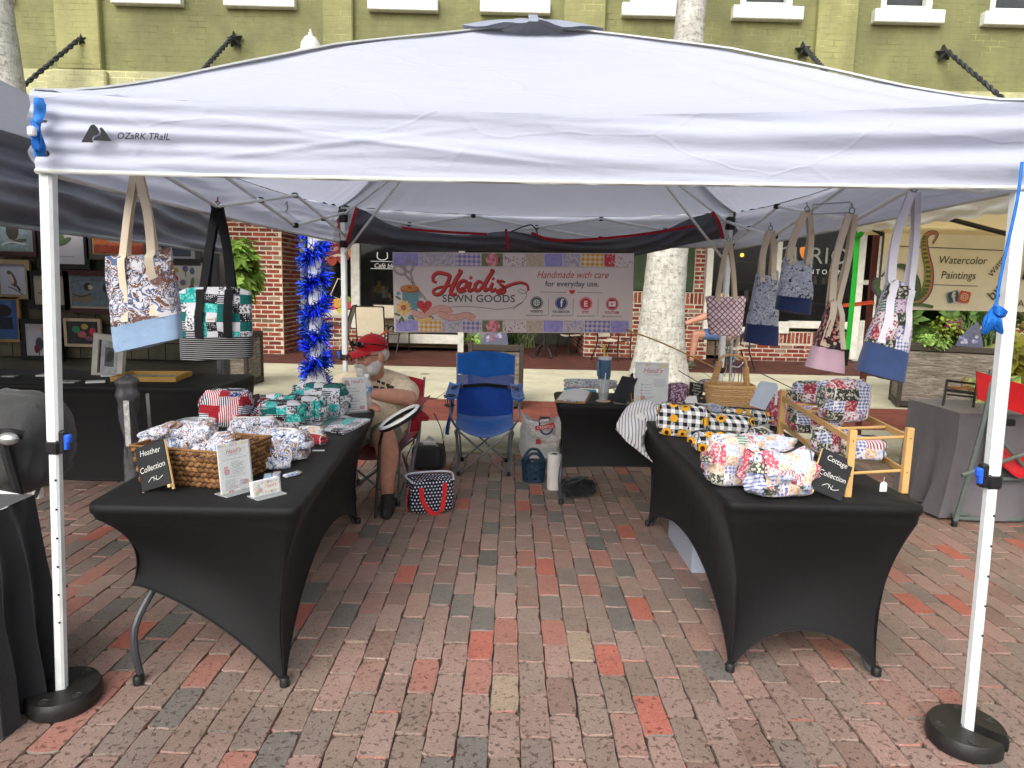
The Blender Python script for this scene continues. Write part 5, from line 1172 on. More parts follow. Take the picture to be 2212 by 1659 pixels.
# tote bags on the truss
def tote(label, hook, tl, tr, bl_, br_, seam, Y, m_top, m_bot, m_strap, depth=.1, straps=(.28, .72), long_strap=False, sw=.026, seed=1, m_in=None, lab=False, bulge=1.0):
    """outline given by photo positions of the bag's top and bottom corners at distance Y"""
    TL, TR, BL_, BR_ = [P(*q, Y) for q in (tl, tr, bl_, br_)]; t = thing('tote_bag', label, 'tote bag', (BL_+BR_)/2); nn = V((0, -1, 0)); M_ = 36
    def ringp(v):
        a = TL.lerp(BL_, v); c = TR.lerp(BR_, v); return a, c
    def f(u, v, ins=0.0):
        a, c = ringp(v); mid = (a+c)/2; hw = (c-a)/2; an = 2*math.pi*u; cs, sn = math.cos(an), math.sin(an); e = .62
        x = math.copysign(abs(cs)**e, cs); y = math.copysign(abs(sn)**e, sn); d = depth/2*(.35+.65*min(1, v*1.8))*bulge
        if v > .92: k = math.sqrt(max(0, 1-((v-.92)/.08)**2))*.5+.5; x *= lerp(.93, 1, k)
        wob = .026*mnoise.noise(V((math.cos(an)*2, math.sin(an)*2+v*4, seed)))+.012*math.sin(u*25+v*5+seed)*(v*(1-v))*1.8
        top = .012*math.sin(4*math.pi*u+seed)*max(0, 1-v*6)
        return mid+hw*x*(1-ins)+nn*(y*(d-ins*.1)+wob*(0 if ins else 1))+V((0, 0, top))
    rows = 22; js = max(1, int(round(seam*rows)))
    b = MB(); b.grid(lambda u, v: f(u, v*js/rows), M_, js, True); b.grid(lambda u, v: f(1-u, v*js/rows, .03), M_, js, True); o = b.build('body', m_top, t, True, 70)
    b = MB(); b.grid(lambda u, v: f(u, (js-.15+(rows-js+.15)*v)/rows, -.004), M_, rows-js, True)
    b.add([f(k/M_, 1.0, -.004) for k in range(M_)]+[(BL_+BR_)/2-V((0, 0, .008))], [(k, (k+1) % M_, M_) for k in range(M_)]); b.build('base_panel', m_bot, t, True, 70)
    H_ = hook if isinstance(hook, V) else P(*hook, Y); w = (TR-TL).length
    for sg, side in ((1, 'front'), (-1, 'back')):
        pts = []
        for s_ in straps:
            a = TL.lerp(TR, s_); y = nn*sg*depth/2*(.34 if True else 1); p0 = a+y; down = (BL_.lerp(BR_, s_)-a)
            leg_ = [H_+V(((s_-.5)*.03, -.012*sg, -.002)), (H_+p0)/2+V(((s_-.5)*.05, 0, 0)), p0+V((0, 0, .01))]
            if sg > 0: leg_ += [f(.25-(s_-.5)*.2, v)+nn*.007 for v in ((.04, .2, .4, seam*.97) if long_strap else (.03, .1))]
            else: leg_ += [p0+V((0, 0, -.03))]
            b = MB(); b.ribbon(curve(leg_, 5), sw, [V((1, sg*(s_-.5)*.9, 0))]*len(curve(leg_, 5)), .003); b.build('strap', m_strap, t, True, 60)
    b = MB(); b.tube([H_+V((.012*math.cos(a), 0, .014+.014*math.sin(a))) for a in [2*math.pi*k/14 for k in range(14)]], .003, 5, closed=True); b.tube([H_+V((0, 0, .028)), H_+V((0, .01, .05))], .003, 5); b.build('hook', mat((150, 40, 46) if lab else (120, 122, 126), .4, .1, metal=.4), t, True)
    if lab:
        q = f(.25, .42)+nn*.009; b = MB(); b.box(q, (.045, .002, .026)); g = b.build('sewn_label', mat((220, 214, 206), .7, .05), t, True); fl = Flat(frame(q+nn*.0012, (1, 0, 0), (0, 0, 1)), t, 1, 0, 0, 1); fl.text("Heidi's", 0, -.004, .012, mat((90, 84, 84), .6, 0), 'lettering', .3); fl.done()
    return t
tote('brown and blue paisley tote with pale denim base hanging at left', V((P(297, 385, 2.65).x, 2.65, P(297, 372, 2.65).z)), (227, 562), (371, 540), (251, 762), (393, 730), .72, 2.65, PAISD, DENIML, WEB, .09, (.3, .72), True, .03, 3)
tote('teal patchwork tote with black pinstripe base hanging from red hook', V((P(470, 448, 3.35).x, 3.35, P(470, 448, 3.35).z)), (386, 624), (542, 626), (392, 778), (545, 772), .7, 3.35, TEAL, PIN, WEBB, .1, (.36, .74), True, .04, 5, lab=True)
tote('pink and plum lattice tote hanging in front of the seated legs', (1574, 522), (1524, 643), (1611, 643), (1532, 722), (1600, 724), .93, 4.95, LAT, LAT, WEB, .09, (.3, .72), False, .032, 6)
tote('lower of two grey nautical print totes with navy denim base', (1664, 498), (1634, 594), (1680, 588), (1606, 738), (1679, 748), .73, 4.2, NAUT, DENIMB, WEB, .12, (.2, .75), False, .034, 7)
tote('upper of two grey nautical print totes with navy denim base', (1743, 458), (1694, 560), (1755, 558), (1676, 668), (1748, 680), .74, 3.7, NAUT, DENIMB, WEB, .11, (.15, .85), False, .034, 8)
tote('dark floral tote with pale pink base hanging right', (1840, 462), (1794, 650), (1812, 650), (1742, 792), (1820, 806), .68, 3.2, FLOD, PINKS, WEB, .12, (.0, .85), True, .028, 9)
tote('patchwork tote with dark denim base hanging above wooden rack', V((P(1974, 420, 2.7).x, 2.7, P(1974, 415, 2.7).z)), (1918, 604), (1974, 628), (1852, 800), (1948, 826), .68, 2.7, PATD, DENIM, WEBW, .11, (.05, .8), True, .028, 10)
# ---------------------------------------------------------------- signs
M_CHALK = mat((34, 35, 37), .75, .2, 12); M_PINE = mat((214, 178, 122), .6, .15, 20); M_CHK = mat((206, 206, 200), .9, .15, 80); M_PAPER = mat((222, 220, 218), .7, .03); M_ACR = glass((230, 236, 236), .04, .22)
def chalkboard(label, base, rzv, w, h, lean, lines, sz, side=0, roll_=0.0):
    """board on two wooden legs, leaning back"""
    t = thing('chalkboard', label, 'chalkboard sign', base, group='small chalkboard signs'); R3 = Matrix.Rotation(rzv, 3, 'Z') @ Matrix.Rotation(-lean, 3, 'X') @ Matrix.Rotation(roll_, 3, 'Y')
    M4 = Matrix.Translation(V(base)) @ R3.to_4x4(); lift = .022
    b = MB(); b.bbox((0, 0, 0), (w, .006, h), .001); b.v = [M4 @ (p+V((0, 0, lift+h/2))) for p in b.v]; b.build('board', M_CHALK, t, True, 0)
    for s_ in (-1, 1):
        b = MB(); b.bbox((s_*(w/2-.003), .0075, (h+lift)/2), (.009, .009, h+lift), .001); b.bbox((s_*(w/2-.006), -.004, lift-.008), (.012, .014, .012), .001); b.v = [M4 @ p for p in b.v]; b.build('leg', M_PINE, t, True, 0)
    top = M4 @ V((0, .006, h*.85)); back = R3 @ V((0, 1, 0)); ft = V((top.x, top.y, base[2]+.004))+V((back.x, back.y, 0)).normalized()*(h*.38)
    b = MB(); b.tube([top, ft], .006, 4); b.build('prop_leg', M_PINE, t, True, 0)
    fl = Flat(M4 @ Matrix.Translation((0, -.0035, lift+h/2)) @ Matrix.Rotation(math.pi/2, 4, 'X'), t, 1, 0, 0, 1)
    k = len(lines)
    for i, s_ in enumerate(lines): fl.text(s_, 0, h*(.27-.36*i if k < 3 else .25-.22*i), sz, M_CHK, 'chalk_lettering', .12, sx=.92, rot=.04*(1 if i % 2 else -1))
    if k < 3:
        fl.stroke([(-w*.22, -h*.33), (-w*.08, -h*.25), (.0, -h*.28), (w*.12, -h*.33), (w*.3, -h*.27)], .0022, M_CHK, 'chalk_lettering')
        for q in (.0, .012): fl.stroke([(q, -h*.23), (q-.003, -h*.34)], .0018, M_CHK, 'chalk_lettering', 0)
    fl.done(); return t
chalkboard('chalkboard reading Heather Collection in front of the woven basket', L_(342, 1066), -.3, .135, .168, .2, ['Heather', 'Collection'], .031, roll_=-.36)
chalkboard('chalkboard reading Cottage Collection beside the wooden rack', L_(1780, 1081), .12, .135, .17, .3, ['Cottage', 'Collection'], .03, roll_=.42)
chalkboard('chalkboard reading Sunflower Collection between checked sunflower bags', L_(1500, 948)+V((0, 0, .015)), .3, .105, .15, .2, ['Sunflower', 'Collection'], .022, roll_=.38)
chalkboard('tiny chalkboard with four lines beside the plum floral bag', L_(1502, 862), .25, .11, .1, .25, ['Bubbler', 'Towels', '$10/1set', 'Small'], .022, roll_=.18)
chalkboard('blank backed small black chalkboard between patriotic and teal bags', L_(556, 905), .1, .085, .12, .2, [], .02, roll_=-.25)
chalkboard('narrow black chalkboard seen beside the acrylic sign with rings', L_(1371, 869)+V((0, .03, 0)), 1.25, .1, .18, .12, [], .02)
def acrylic_sign(label, a, c, h, lean, art, kind='T', thick=.004):
    """a, c: bottom corners on the table (world)"""
    t = thing('acrylic_sign', label, 'sign', (a+c)/2); u = (c-a); w = u.length; back = V((-u.y, u.x, 0)).normalized()
    if back.y < 0: back = -back
    vv = V((0, 0, math.cos(lean)))+back*math.sin(lean); M4 = frame(a+V((0, 0, .006)), u, vv)
    b = MB(); b.prism([(0, 0), (w, 0), (w, h), (0, h)], -thick, 0, M4); b.build('paper', M_PAPER, t, True, 0)
    b = MB(); b.prism([(-.003, -.003), (w+.003, -.003), (w+.003, h+.003), (-.003, h+.003)], .0035, .0045, M4); b.build('clear_front', M_ACR, t, True, 0)
    b = MB(); m = (a+c)/2; bR = Matrix(((u.normalized().x, back.x, 0), (u.normalized().y, back.y, 0), (0, 0, 1))); b.bbox(m+V((0, 0, .003)), (w+.01, .075, .005), .001, bR); b.build('foot', M_ACR, t, True, 0)
    fl = Flat(M4, t, w/100, 0, h/w*100, -1); fl.step = .00008; art(fl, h/w*100); fl.done(); return t
INKR, INKG, INKY, INKB = mat((186, 60, 58), .6, 0), mat((120, 122, 126), .6, 0), mat((226, 200, 120), .6, .1), mat((160, 178, 206), .6, .1)
def script_name(fl, u, v, s_):
    fl.text("Heidi's", u, v, s_, INKR, 'lettering', .35, sx=.95, bold=.5); fl.stroke([(u+s_*1.3, v-s_*.3), (u+s_*1.9, v-s_*.6), (u+s_*2.0, v-s_*.2)], 1, INKR, 'lettering')
def art_thanks(fl, H):
    for k in range(8): fl.rect(k*12.5, 0, k*12.5+12.5, 9, (INKB, INKY, M_PAPER, INKB, mat((220, 150, 110), .6, .1), M_PAPER, INKY, mat((206, 200, 190), .6))[k], 'border')
    script_name(fl, 48, 30, 19); fl.text('SEWN GOODS', 50, 37, 6.5, INKG); fl.text('CUSTOM ORDERS WELCOME', 50, 48, 6, INKG); fl.text('HANDMADE WITH CARE', 50, 98, 6, INKG); fl.text('Thank you', 50, H-12, 9, INKR, shear=.3)
    r = random.Random(1)
    for k in range(9): fl.stroke([(38, 56+k*4.2), (62+r.uniform(0, 24), 56+k*4.2)], 1.2, INKG, 'print', 0); fl.stroke([(14, 104+k*3.4), (44+r.uniform(0, 12), 104+k*3.4)], 1.1, INKG, 'print', 0)
    fl.disc(22, 80, 9, INKR, 'picture'); fl.rect(14, 64, 26, 82, mat((196, 90, 80), .6, .1), 'picture'); fl.disc(74, 118, 15, INKR, 'picture', 7); fl.rect(60, 108, 68, 124, INKB, 'picture')
    for k in range(5): fl.rect(k*20+2, H-5, k*20+18, H-1, (INKY, INKR, M_PAPER, INKB, INKY)[k], 'border')
acrylic_sign('clear stand with printed thank you sheet leaning on the woven basket', L_(479, 1072), L_(545, 1054), .185, .1, art_thanks)
def art_prices(fl, H):
    script_name(fl, 62, 22, 20); fl.disc(18, 18, 10, mat((150, 90, 70), .6, .2), 'picture'); fl.disc(26, 26, 7, INKR, 'picture')
    for k in range(7): fl.rect(10, 40+k*13, 15, 45+k*13, INKG, 'print'); fl.stroke([(20, 43+k*13), (60+12*math.sin(k*2), 43+k*13)], 2, INKG, 'print', 0)
    fl.disc(80, H-14, 12, INKR, 'picture', 7); fl.stroke([(0, H-24), (40, H-8), (100, H-6)], 2, INKR, 'picture')
acrylic_sign('clear stand with price list at the far end of the left table', L_(743, 893), L_(793, 888), .21, .12, art_prices)
def art_links(fl, H):
    fl.rect(2, 2, 98, 8, mat((200, 204, 216), .6), 'border'); fl.rect(70, 3, 97, 16, INKY, 'border'); fl.rect(30, 3, 42, 12, mat((220, 170, 130), .6), 'border')
    script_name(fl, 52, 32, 22); fl.text('SEWN GOODS', 52, 40, 7, INKG)
    for k in range(5): fl.disc(22, 68+k*9, 3, (INKG, INKB, INKR, INKR, INKR)[k], 'icon'); fl.stroke([(28, 68+k*9), (50, 68+k*9)], 1.4, INKG, 'print', 0)
    for k in range(6): fl.stroke([(58, 52+k*4), (92, 52+k*4)], 1, INKG, 'print', 0)
    fl.disc(14, H-14, 9, INKY, 'picture'); fl.disc(26, H-18, 8, INKR, 'picture'); fl.disc(34, H-10, 6, INKB, 'picture'); fl.stroke([(20, H-22), (40, H-16), (60, H-24)], 2, INKR, 'picture')
acrylic_sign('clear acrylic sign with wood ring pattern at the back table edge', L_(1369, 873), L_(1441, 876), .29, .08, art_links)
# ================================================================ LEFT TABLE GOODS
# woven basket
def woven_basket():
    q = [L_(300, 1040), L_(483, 1057), L_(576, 1018)]   # bottom corners, front left first
    u = (q[1]-q[0]); ang = math.atan2(u.y, u.x); c = (q[0]+q[2])/2; l, w, h = u.length, (q[2]-q[1]).length, .142
    t = thing('woven_basket', 'brown woven basket holding paisley pouches on the left table', 'basket', V((c.x, c.y, TZ+.001)), ang)
    n = N('water_hyacinth'); geo = n.node('ShaderNodeNewGeometry'); co = n.co(); f = n.noise(co, 90, 3, .6)
    n.fin(n.mix(f, n.ramp(geo.outputs['Random Per Island'], [(0, s2l((92, 60, 32))), (.5, s2l((140, 98, 54))), (1, s2l((174, 128, 76)))]), s2l((70, 46, 26))), .7, 0, .3); n.bump(f, .4, .003); m = n.m
    b = MB(); r = random.Random(6); tap = lambda z: 1+.12*z/h
    rows = 7; rh = h/rows
    for j in range(rows):
        z = (j+.5)*rh; s_ = tap(z)
        for (ax, L0, off, sg) in ((0, l, w, -1), (0, l, w, 1), (1, w, l, -1), (1, w, l, 1)):
            nn = max(4, int(L0/.024)); 
            for k in range(nn):
                x = (-.5+(k+.5+(.5 if j % 2 else 0))/nn)*L0*s_
                if abs(x) > L0*s_/2: continue
                y = sg*off/2*s_; p = V((x, y, z)) if ax == 0 else V((y, x, z)); rot = Matrix.Rotation((.42 if j % 2 else -.42)*(1 if ax == 0 else 1), 3, 'Y' if ax == 0 else 'X')
                b.ball(p, (L0/nn*.72, .009, rh*.5) if ax == 0 else (.009, L0/nn*.72, rh*.5), 7, 5, rot)
    b.build('woven_strand', m, t, False, 60, kind='stuff')
    b = MB(); b.box((0, 0, .004), (l*.96, w*.96, .006)); b.build('bottom', m, t, False)
    b = MB(); s_ = tap(h)
    for k in range(2): b.tube(curve([(-l/2*s_, -w/2*s_, h+.004+k*.006), (l/2*s_, -w/2*s_, h+.004+k*.006), (l/2*s_, w/2*s_, h+.004+k*.006), (-l/2*s_, w/2*s_, h+.004+k*.006)], 8, True), .005, 6, closed=True)
    b = MB(); z = h+.005
    cs = [(-l/2*s_, -w/2*s_), (l/2*s_, -w/2*s_), (l/2*s_, w/2*s_), (-l/2*s_, w/2*s_)]
    for i in range(4):
        a, c_ = V((*cs[i], z)), V((*cs[(i+1) % 4], z)); b.tube([a, c_], .0055, 6)
        nn = int((c_-a).length/.016)
        for k in range(nn): p = a.lerp(c_, (k+.5)/nn); b.ball(p-V((0, 0, .008)), (.0035, .0035, .011), 5, 4)
    b.build('rim', m, t, False); return t, c, ang
bt, bc_, ba = woven_basket(); Rb = Matrix.Rotation(ba, 3, 'Z')
def inb(x, y, z): return bc_+Rb @ V((x, y, 0))+V((0, 0, TZ-bc_.z+z))
pouch('paisley pouch flopping over the left rim of the woven basket', inb(-.2, .02, .135), ba-.3, .2, .13, .06, PAIS, 1, tilt=(.1, -.35), zp=False, amp=.03)
pouch('plump paisley pouch at the back left inside the woven basket', inb(-.08, .05, .1), ba+.2, .2, .13, .11, PAIS, 2, tilt=(.15, -.1), zp=False, amp=.025)
pouch('flat paisley pouch leaning in the middle of the woven basket', inb(.03, -.03, .08), ba+.2, .22, .03, .12, PAIS, 3, tilt=(-.75, -.2), zp=False, amp=.01)
pouch('flat paisley pouch nearest the front rim inside the woven basket', inb(.07, -.07, .07), ba+.1, .2, .03, .12, PAIS, 4, tilt=(-.8, -.25), zp=False, amp=.01)
b = MB(); c = L_(425, 945); b.lathe([(.06, 0), (.085, .04), (.095, .09), (.092, .09), (.08, .04), (.055, .006)], c, 24); b.build('glass_bowl', glass((210, 220, 220), .05, .25), None, True, 60, 'clear glass bowl behind the woven basket', 'bowl')
pouch('boxy paisley zip bag standing right of the woven basket', L_(618, 990), -.15, .2, .13, .135, PAIS, 5, M_ZIP, 1, amp=.022)
pouch('paisley zip bag with brown medallions behind the woven basket', L_(545, 958)+V((0, .05, 0)), .1, .24, .12, .12, PAIS, 6, M_ZIP, None, amp=.022)
pouch('small paisley pouch slumped against the basket corner', L_(598, 1014), .6, .12, .05, .1, PAIS, 7, M_ZIP, None, (-.2, .1), amp=.02)
pouch('large stars and stripes patchwork bag at the left table edge', L_(492, 921), -.08, .27, .15, .2, FLAGP, 8, M_ZIPD, None, amp=.02, pinch=.35)
pouch('flat stars and stripes pouch leaning beside the patriotic bag', L_(560, 924), -.2, .2, .035, .16, FLAGP, 9, M_ZIPD, None, (-.6, .5), amp=.012)
pouch('black and white flowered pouch lying behind the patriotic bag', L_(568, 878), .3, .25, .14, .07, TEAL, 10, None, None, (0, -.1), zp=False, amp=.02)
pouch('teal patchwork zip bag nearest the patriotic pouch', L_(610, 926), .25, .24, .16, .155, TEAL, 11, M_ZIPD, 1, amp=.022, pinch=.4)
pouch('teal patchwork zip bag in the middle of the teal row', L_(650, 914), -.1, .26, .16, .16, TEAL, 12, M_ZIPD, 1, amp=.022, pinch=.4)
pouch('largest teal and white quilted zip bag beside the price stand', L_(694, 900), -.05, .31, .17, .2, TEAL, 13, M_ZIPD, 1, amp=.02, pinch=.35)
b = MB(); a, c_, d, e = L_(650, 925), L_(742, 940), L_(800, 911), L_(712, 898)
b.sheet(lambda u, v: a.lerp(c_, u).lerp(e.lerp(d, u), v)+V((0, 0, .014+.003*math.sin(u*9+v*5))), 14, 10, .012, (0, 0, 1)); b.build('quilted_mat', TEAL, None, True, 60, 'flat teal quilted place mat at the far edge of left table', 'place mat')
pouch('red dotted pouch lying on the left table edge', L_(678, 958), -.3, .13, .07, .05, REDD, 14, M_ZIP, None, amp=.015)
pouch('pink printed pouch tucked behind the red dotted pouch', L_(672, 942), -.1, .13, .06, .05, COT, 15, M_ZIP, None, amp=.015)
pouch('tiny navy and red coin pouch beside the red dotted pouch', L_(652, 962), .5, .06, .035, .035, FLAGP, 16, None, None, zp=False, amp=.012)
t = thing('key_tag', 'white price tag on a key ring beside the red pouch', 'tag', L_(688, 974)); b = MB(); b.box(L_(688, 974)+V((0, 0, .002)), (.055, .022, .002), Matrix.Rotation(.1, 3, 'Z')); b.build('tag', M_PAPER, t, True, 0)
b = MB(); b.tube([L_(667, 967)+V((.013*math.cos(a), .013*math.sin(a), .003)) for a in [k*.52 for k in range(12)]], .0015, 4, closed=True); b.build('ring', mat((180, 180, 180), .3, .1, metal=.8), t, True)
for k, (px, py, ra, m, lab) in enumerate(((578, 1034, .3, cloth((150, 186, 214)), 'pale blue key fob lying behind the business card holder'), (596, 1030, .2, PAIS, 'paisley key fob in the middle of three by the card holder'), (630, 1028, -.6, PAIS, 'paisley key fob farthest right of the card holder'))):
    t = thing('key_fob', lab, 'key fob', L_(px, py), ra, 'key fobs on the left table'); b = MB(); b.bbox((0, 0, .006), (.03, .07, .01), .003); b.build('strap', m, t, False); b = MB(); b.bbox((0, .037, .007), (.033, .012, .012), .002); b.build('clamp', mat((150, 140, 110), .3, .1, metal=.8), t, False)
def art_card(fl, H):
    fl.rect(2, 3, 98, H-3, mat((232, 222, 196), .6), 'card_face'); script_name(fl, 66, H*.55, 17)
    for k in range(6): fl.rect(30+k*11, 4, 40+k*11, 13, (INKB, INKY, INKR, INKB, INKY, INKB)[k], 'border'); fl.rect(30+k*11, H-13, 40+k*11, H-4, (INKY, INKB, INKY, INKR, INKB, INKY)[k], 'border')
    fl.disc(14, H*.5, 9, INKY, 'picture'); fl.disc(25, H*.62, 9, INKR, 'picture'); fl.rect(16, H*.2, 27, H*.5, INKB, 'picture'); fl.disc(14, H*.78, 8, mat((130, 150, 90), .6), 'picture')
acrylic_sign('clear holder with a stack of business cards at the table front', L_(548, 1078), L_(605, 1064), .055, .12, art_card, thick=.02)
# water bottle
c = L_(793, 883); t = thing('water_bottle', 'clear plastic water bottle beside the price list', 'bottle', c); b = MB(); b.lathe([(.028, 0), (.032, .01), (.031, .06), (.033, .065), (.031, .1), (.033, .15), (.026, .175), (.0125, .195), (.0125, .205)], (0, 0, 0), 20); b.build('bottle', glass((226, 232, 234), .06, .45), t, False, 60)
b = MB(); b.lathe([(.0145, .203), (.015, .208), (.015, .222), (.013, .224)], (0, 0, 0), 16); b.build('cap', mat((226, 228, 230), .4, 0), t, False); b = MB(); b.lathe([(.0335, .105), (.0335, .145)], (0, 0, 0), 20); b.build('label', mat((110, 150, 196), .5, .3, 30), t, False)
b = MB(); b.box((0, -.0338, .128), (.028, .001, .018)); b.build('brand_patch', mat((226, 230, 234), .5, .2, 60), t, False)

# ================================================================ RIGHT TABLE GOODS
pouch('tall sunflower and black check bag at the far end', L_(1478, 944)+V((0, .04, 0)), -.45, .27, .14, .175, SUNF, 21, M_ZIPD, None, e=7, amp=.012, pinch=.15)
pouch('low sunflower check bag with loop handle in front of chalkboard', L_(1545, 974), -.1, .22, .12, .1, SUNF, 22, M_ZIPD, -1, e=6, amp=.014)
pouch('sunflower check bag with raised zip in the middle of its group', L_(1572, 942), -.35, .26, .16, .125, SUNF, 23, M_ZIPD, None, e=6, amp=.014, pinch=.5)
pouch('long sunflower check bag nearest the red and pink bag', L_(1610, 918), -.35, .27, .12, .1, SUNF, 24, M_ZIPD, 1, e=6, amp=.014)
pouch('cottage patchwork bag lying on its side by the sunflower bags', L_(1578, 1045), .05, .2, .14, .2, COT, 25, M_ZIP, -1, amp=.025, pinch=.2)
pouch('plump cottage patchwork bag nearest the front corner', L_(1682, 1069), .2, .26, .17, .19, COT, 26, M_ZIPD, None, (-.1, 0), amp=.04, pinch=.45, sag=.2)
pouch('cottage patchwork bag with green stripes behind the front pair', L_(1650, 1015)+V((0, .02, 0)), -.2, .26, .13, .15, COT, 27, M_ZIP, None, amp=.03)
pouch('small flowered cottage pouch behind the sunflower bags', L_(1632, 975), .2, .14, .08, .12, COT2, 28, M_ZIP, None, (.1, .2), amp=.02)
pouch('pointed pink floral pouch peeking out beside the front cottage bag', L_(1535, 1010), .9, .13, .05, .035, PINKF, 29, M_ZIP, None, amp=.01)
pouch('clear zip pouch of blue toile fabric with white tag', L_(1525, 900), -.2, .2, .12, .08, TOILE, 30, M_ZIP, None, amp=.02, pinch=.5)
b = MB(); c = L_(1488, 888)+V((0, -.03, .075)); b.prism([(-.045, 0), (-.02, -.03), (.045, -.03), (.045, .03), (-.02, .03)], 0, .002, frame(c, (1, .2, .1), (0, .3, 1))); t = b.build('hang_tag', M_PAPER, None, True, 0, 'white hang tag resting on the blue toile pouch', 'tag')
pouch('plum floral bag with zip beside the ringed acrylic sign', L_(1463, 872), -.1, .14, .12, .145, PURP, 31, M_ZIPD, None, amp=.015)
pouch('lilac floral bag at the back behind the tiny chalkboard', L_(1540, 850)+V((0, .06, .0)), .1, .19, .11, .1, PURL, 32, M_ZIPD, None, amp=.015)
pouch('red and pink quilted bag standing beside the wooden rack', L_(1672, 918), 1.2, .2, .13, .2, PINKF, 33, M_ZIP, None, amp=.015, pinch=.3)
pouch('cottage bag with maroon stripes half hidden behind the rack post', L_(1722, 892)+V((0, .06, 0)), .2, .24, .12, .15, COT2, 34, M_ZIP, None, amp=.02)
# card holders of clear plastic
for lab, px, py, w, h in (('small clear card holder leaning on the front cottage bag', 1538, 990, .05, .07), ('clear card holder with green cards beside the sunflower bags', 1650, 950, .065, .085)):
    c = L_(px, py); t = thing('card_holder', lab, 'card holder', c, .5); b = MB(); b.bbox((0, 0, h/2), (w, .012, h), .002); b.build('clear_case', glass((220, 226, 222), .05, .35), t, False); b = MB(); b.box((0, -.001, h*.52), (w*.85, .006, h*.8)); b.build('cards', mat((176, 170, 150), .6, .4, 60), t, False)
# pale grey card on a wire rack
t = thing('wire_stand', 'white wire stand holding a pale blue grey card', 'display stand', L_(1655, 912)); M_WIRE = mat((214, 216, 218), .4, .08); c = L_(1655, 912)
b = MB()
for k in range(3): b.tube(curve([c+V((-.03+k*.045, 0, 0)), c+V((-.03+k*.045, 0, .13)), c+V((.0+k*.045, .03, .14)), c+V((.04+k*.045, .1, .11)), c+V((.05+k*.045, .12, 0))], 6), .0055, 6)
b.tube([c+V((-.04, 0, .1)), c+V((.1, 0, .1))], .005, 6); b.build('frame', M_WIRE, t, True)
b = MB(); A = P(1648, 884, 3.9); pts = [P(*q, 3.9) for q in ((1618, 875), (1652, 886), (1681, 838), (1678, 828), (1645, 823), (1640, 828))]; m = sum(pts, V())/6; nrm = V((0, -1, .1)); n_ = 6; b.add(pts+[p+V((0, .006, 0)) for p in pts], [tuple(range(6)), tuple(range(11, 5, -1))]+[(i, 6+i, 6+(i+1) % 6, (i+1) % 6) for i in range(6)]); b.build('card', mat((172, 184, 198), .5, .06), t, True, 0)
# wicker basket with tall handle
c = L_(1578, 893)+V((0, .06, 0)); t = thing('wicker_basket', 'pale wicker basket with a tall arched handle', 'basket', c, -.12); m = None
n = N('wicker'); geo = n.node('ShaderNodeNewGeometry'); co = n.co(); f = n.noise(co, 120, 3); n.fin(n.mix(f, n.ramp(geo.outputs['Random Per Island'], [(0, s2l((206, 164, 108))), (1, s2l((244, 212, 160)))]), s2l((182, 136, 84))), .6, 0, .35); n.bump(f, .4, .003); M_WICK = n.m
b = MB(); lw, lh = .30, .2
def brim(a, z): s_ = .82+.18*z/.16; e = .5; return V((math.copysign(abs(math.cos(a))**e, math.cos(a))*lw/2*s_, math.copysign(abs(math.sin(a))**e, math.sin(a))*lh/2*s_, z))
for j in range(13):
    z = .006+j*.0125; ph = j % 2
    b.tube([brim(2*math.pi*k/64, z)*1.0+brim(2*math.pi*k/64, 0)*.04*(1 if (k//2+ph) % 2 else -1) - V((0, 0, 0)) for k in range(64)], .0058, 5, closed=True)
b.build('woven_cane', M_WICK, t, False, 60, kind='stuff')
b = MB()
for dz in (0, .011): b.tube([brim(2*math.pi*k/48, .168+dz)*1.02 for k in range(48)], .008, 6, closed=True)
for k in range(40): b.tube([brim(2*math.pi*k/40, .0), brim(2*math.pi*k/40, .172)], .0032, 4)
b.build('rim', M_WICK, t, False); b = MB(); b.grid(lambda u, v: V(((u-.5)*lw*.8, (v-.5)*lh*.8, .005)), 4, 4); b.build('bottom', M_WICK, t, False)
b = MB()
for dy in (-.012, .012): b.tube(curve([(-.11, dy, .16), (-.085, dy, .26), (-.07, dy, .35), (-.02, dy, .38), (.06, dy, .37), (.095, dy, .33), (.1, dy, .25), (.115, dy, .16)], 8), .008, 7)
for s_, pts in ((-1, [(-.112, 0, .17), (-.088, 0, .26), (-.074, 0, .33)]), (1, [(.114, 0, .17), (.102, 0, .25), (.097, 0, .3)])):
    cv = curve(pts, 12)
    for k, p in enumerate(cv): b.tube([p+V((.018*math.cos(a), .026*math.sin(a), .003*math.sin(a))) for a in [q*.785 for q in range(8)]], .005, 4, closed=True)
b.build('handle', M_WICK, t, False, 60)
# lanyard tree
c = L_(1585, 848)+V((0, .12, 0)); t = thing('lanyard_stand', 'silver tree stand hung with blue lanyards behind the wicker basket', 'display stand', c); b = MB(); M_CHR = mat((190, 192, 196), .3, .08, metal=.5)
b.tube([(0, 0, 0), (0, 0, .5)], .008, 8); b.lathe([(.09, 0), (.09, .008), (.02, .014)], (0, 0, 0), 20)
for k in range(8):
    a = k*.785+.2; z = .2+.04*k; b.tube(curve([(0, 0, z), (.07*math.cos(a), .07*math.sin(a), z-.01), (.11*math.cos(a), .11*math.sin(a), z+.03)], 5), .005, 6)
b.build('stand', M_CHR, t, False); lc = [(40, 70, 120), (110, 140, 180), (200, 206, 214), (150, 110, 60), (30, 50, 90), (70, 120, 150)]
for k in range(6):
    a = k*.785+.2; z = .22+.04*k; b = MB(); p = V((.09*math.cos(a), .09*math.sin(a), z)); b.ribbon(curve([p+V((-.005, 0, 0)), p+V((-.012, 0, -.12)), p+V((0, 0, -.2)), p+V((.012, 0, -.12)), p+V((.005, 0, 0))], 6), .014, (0, 1, .1), .002); b.build('lanyard', cloth(lc[k], fold=.1, var=.25), t, False)
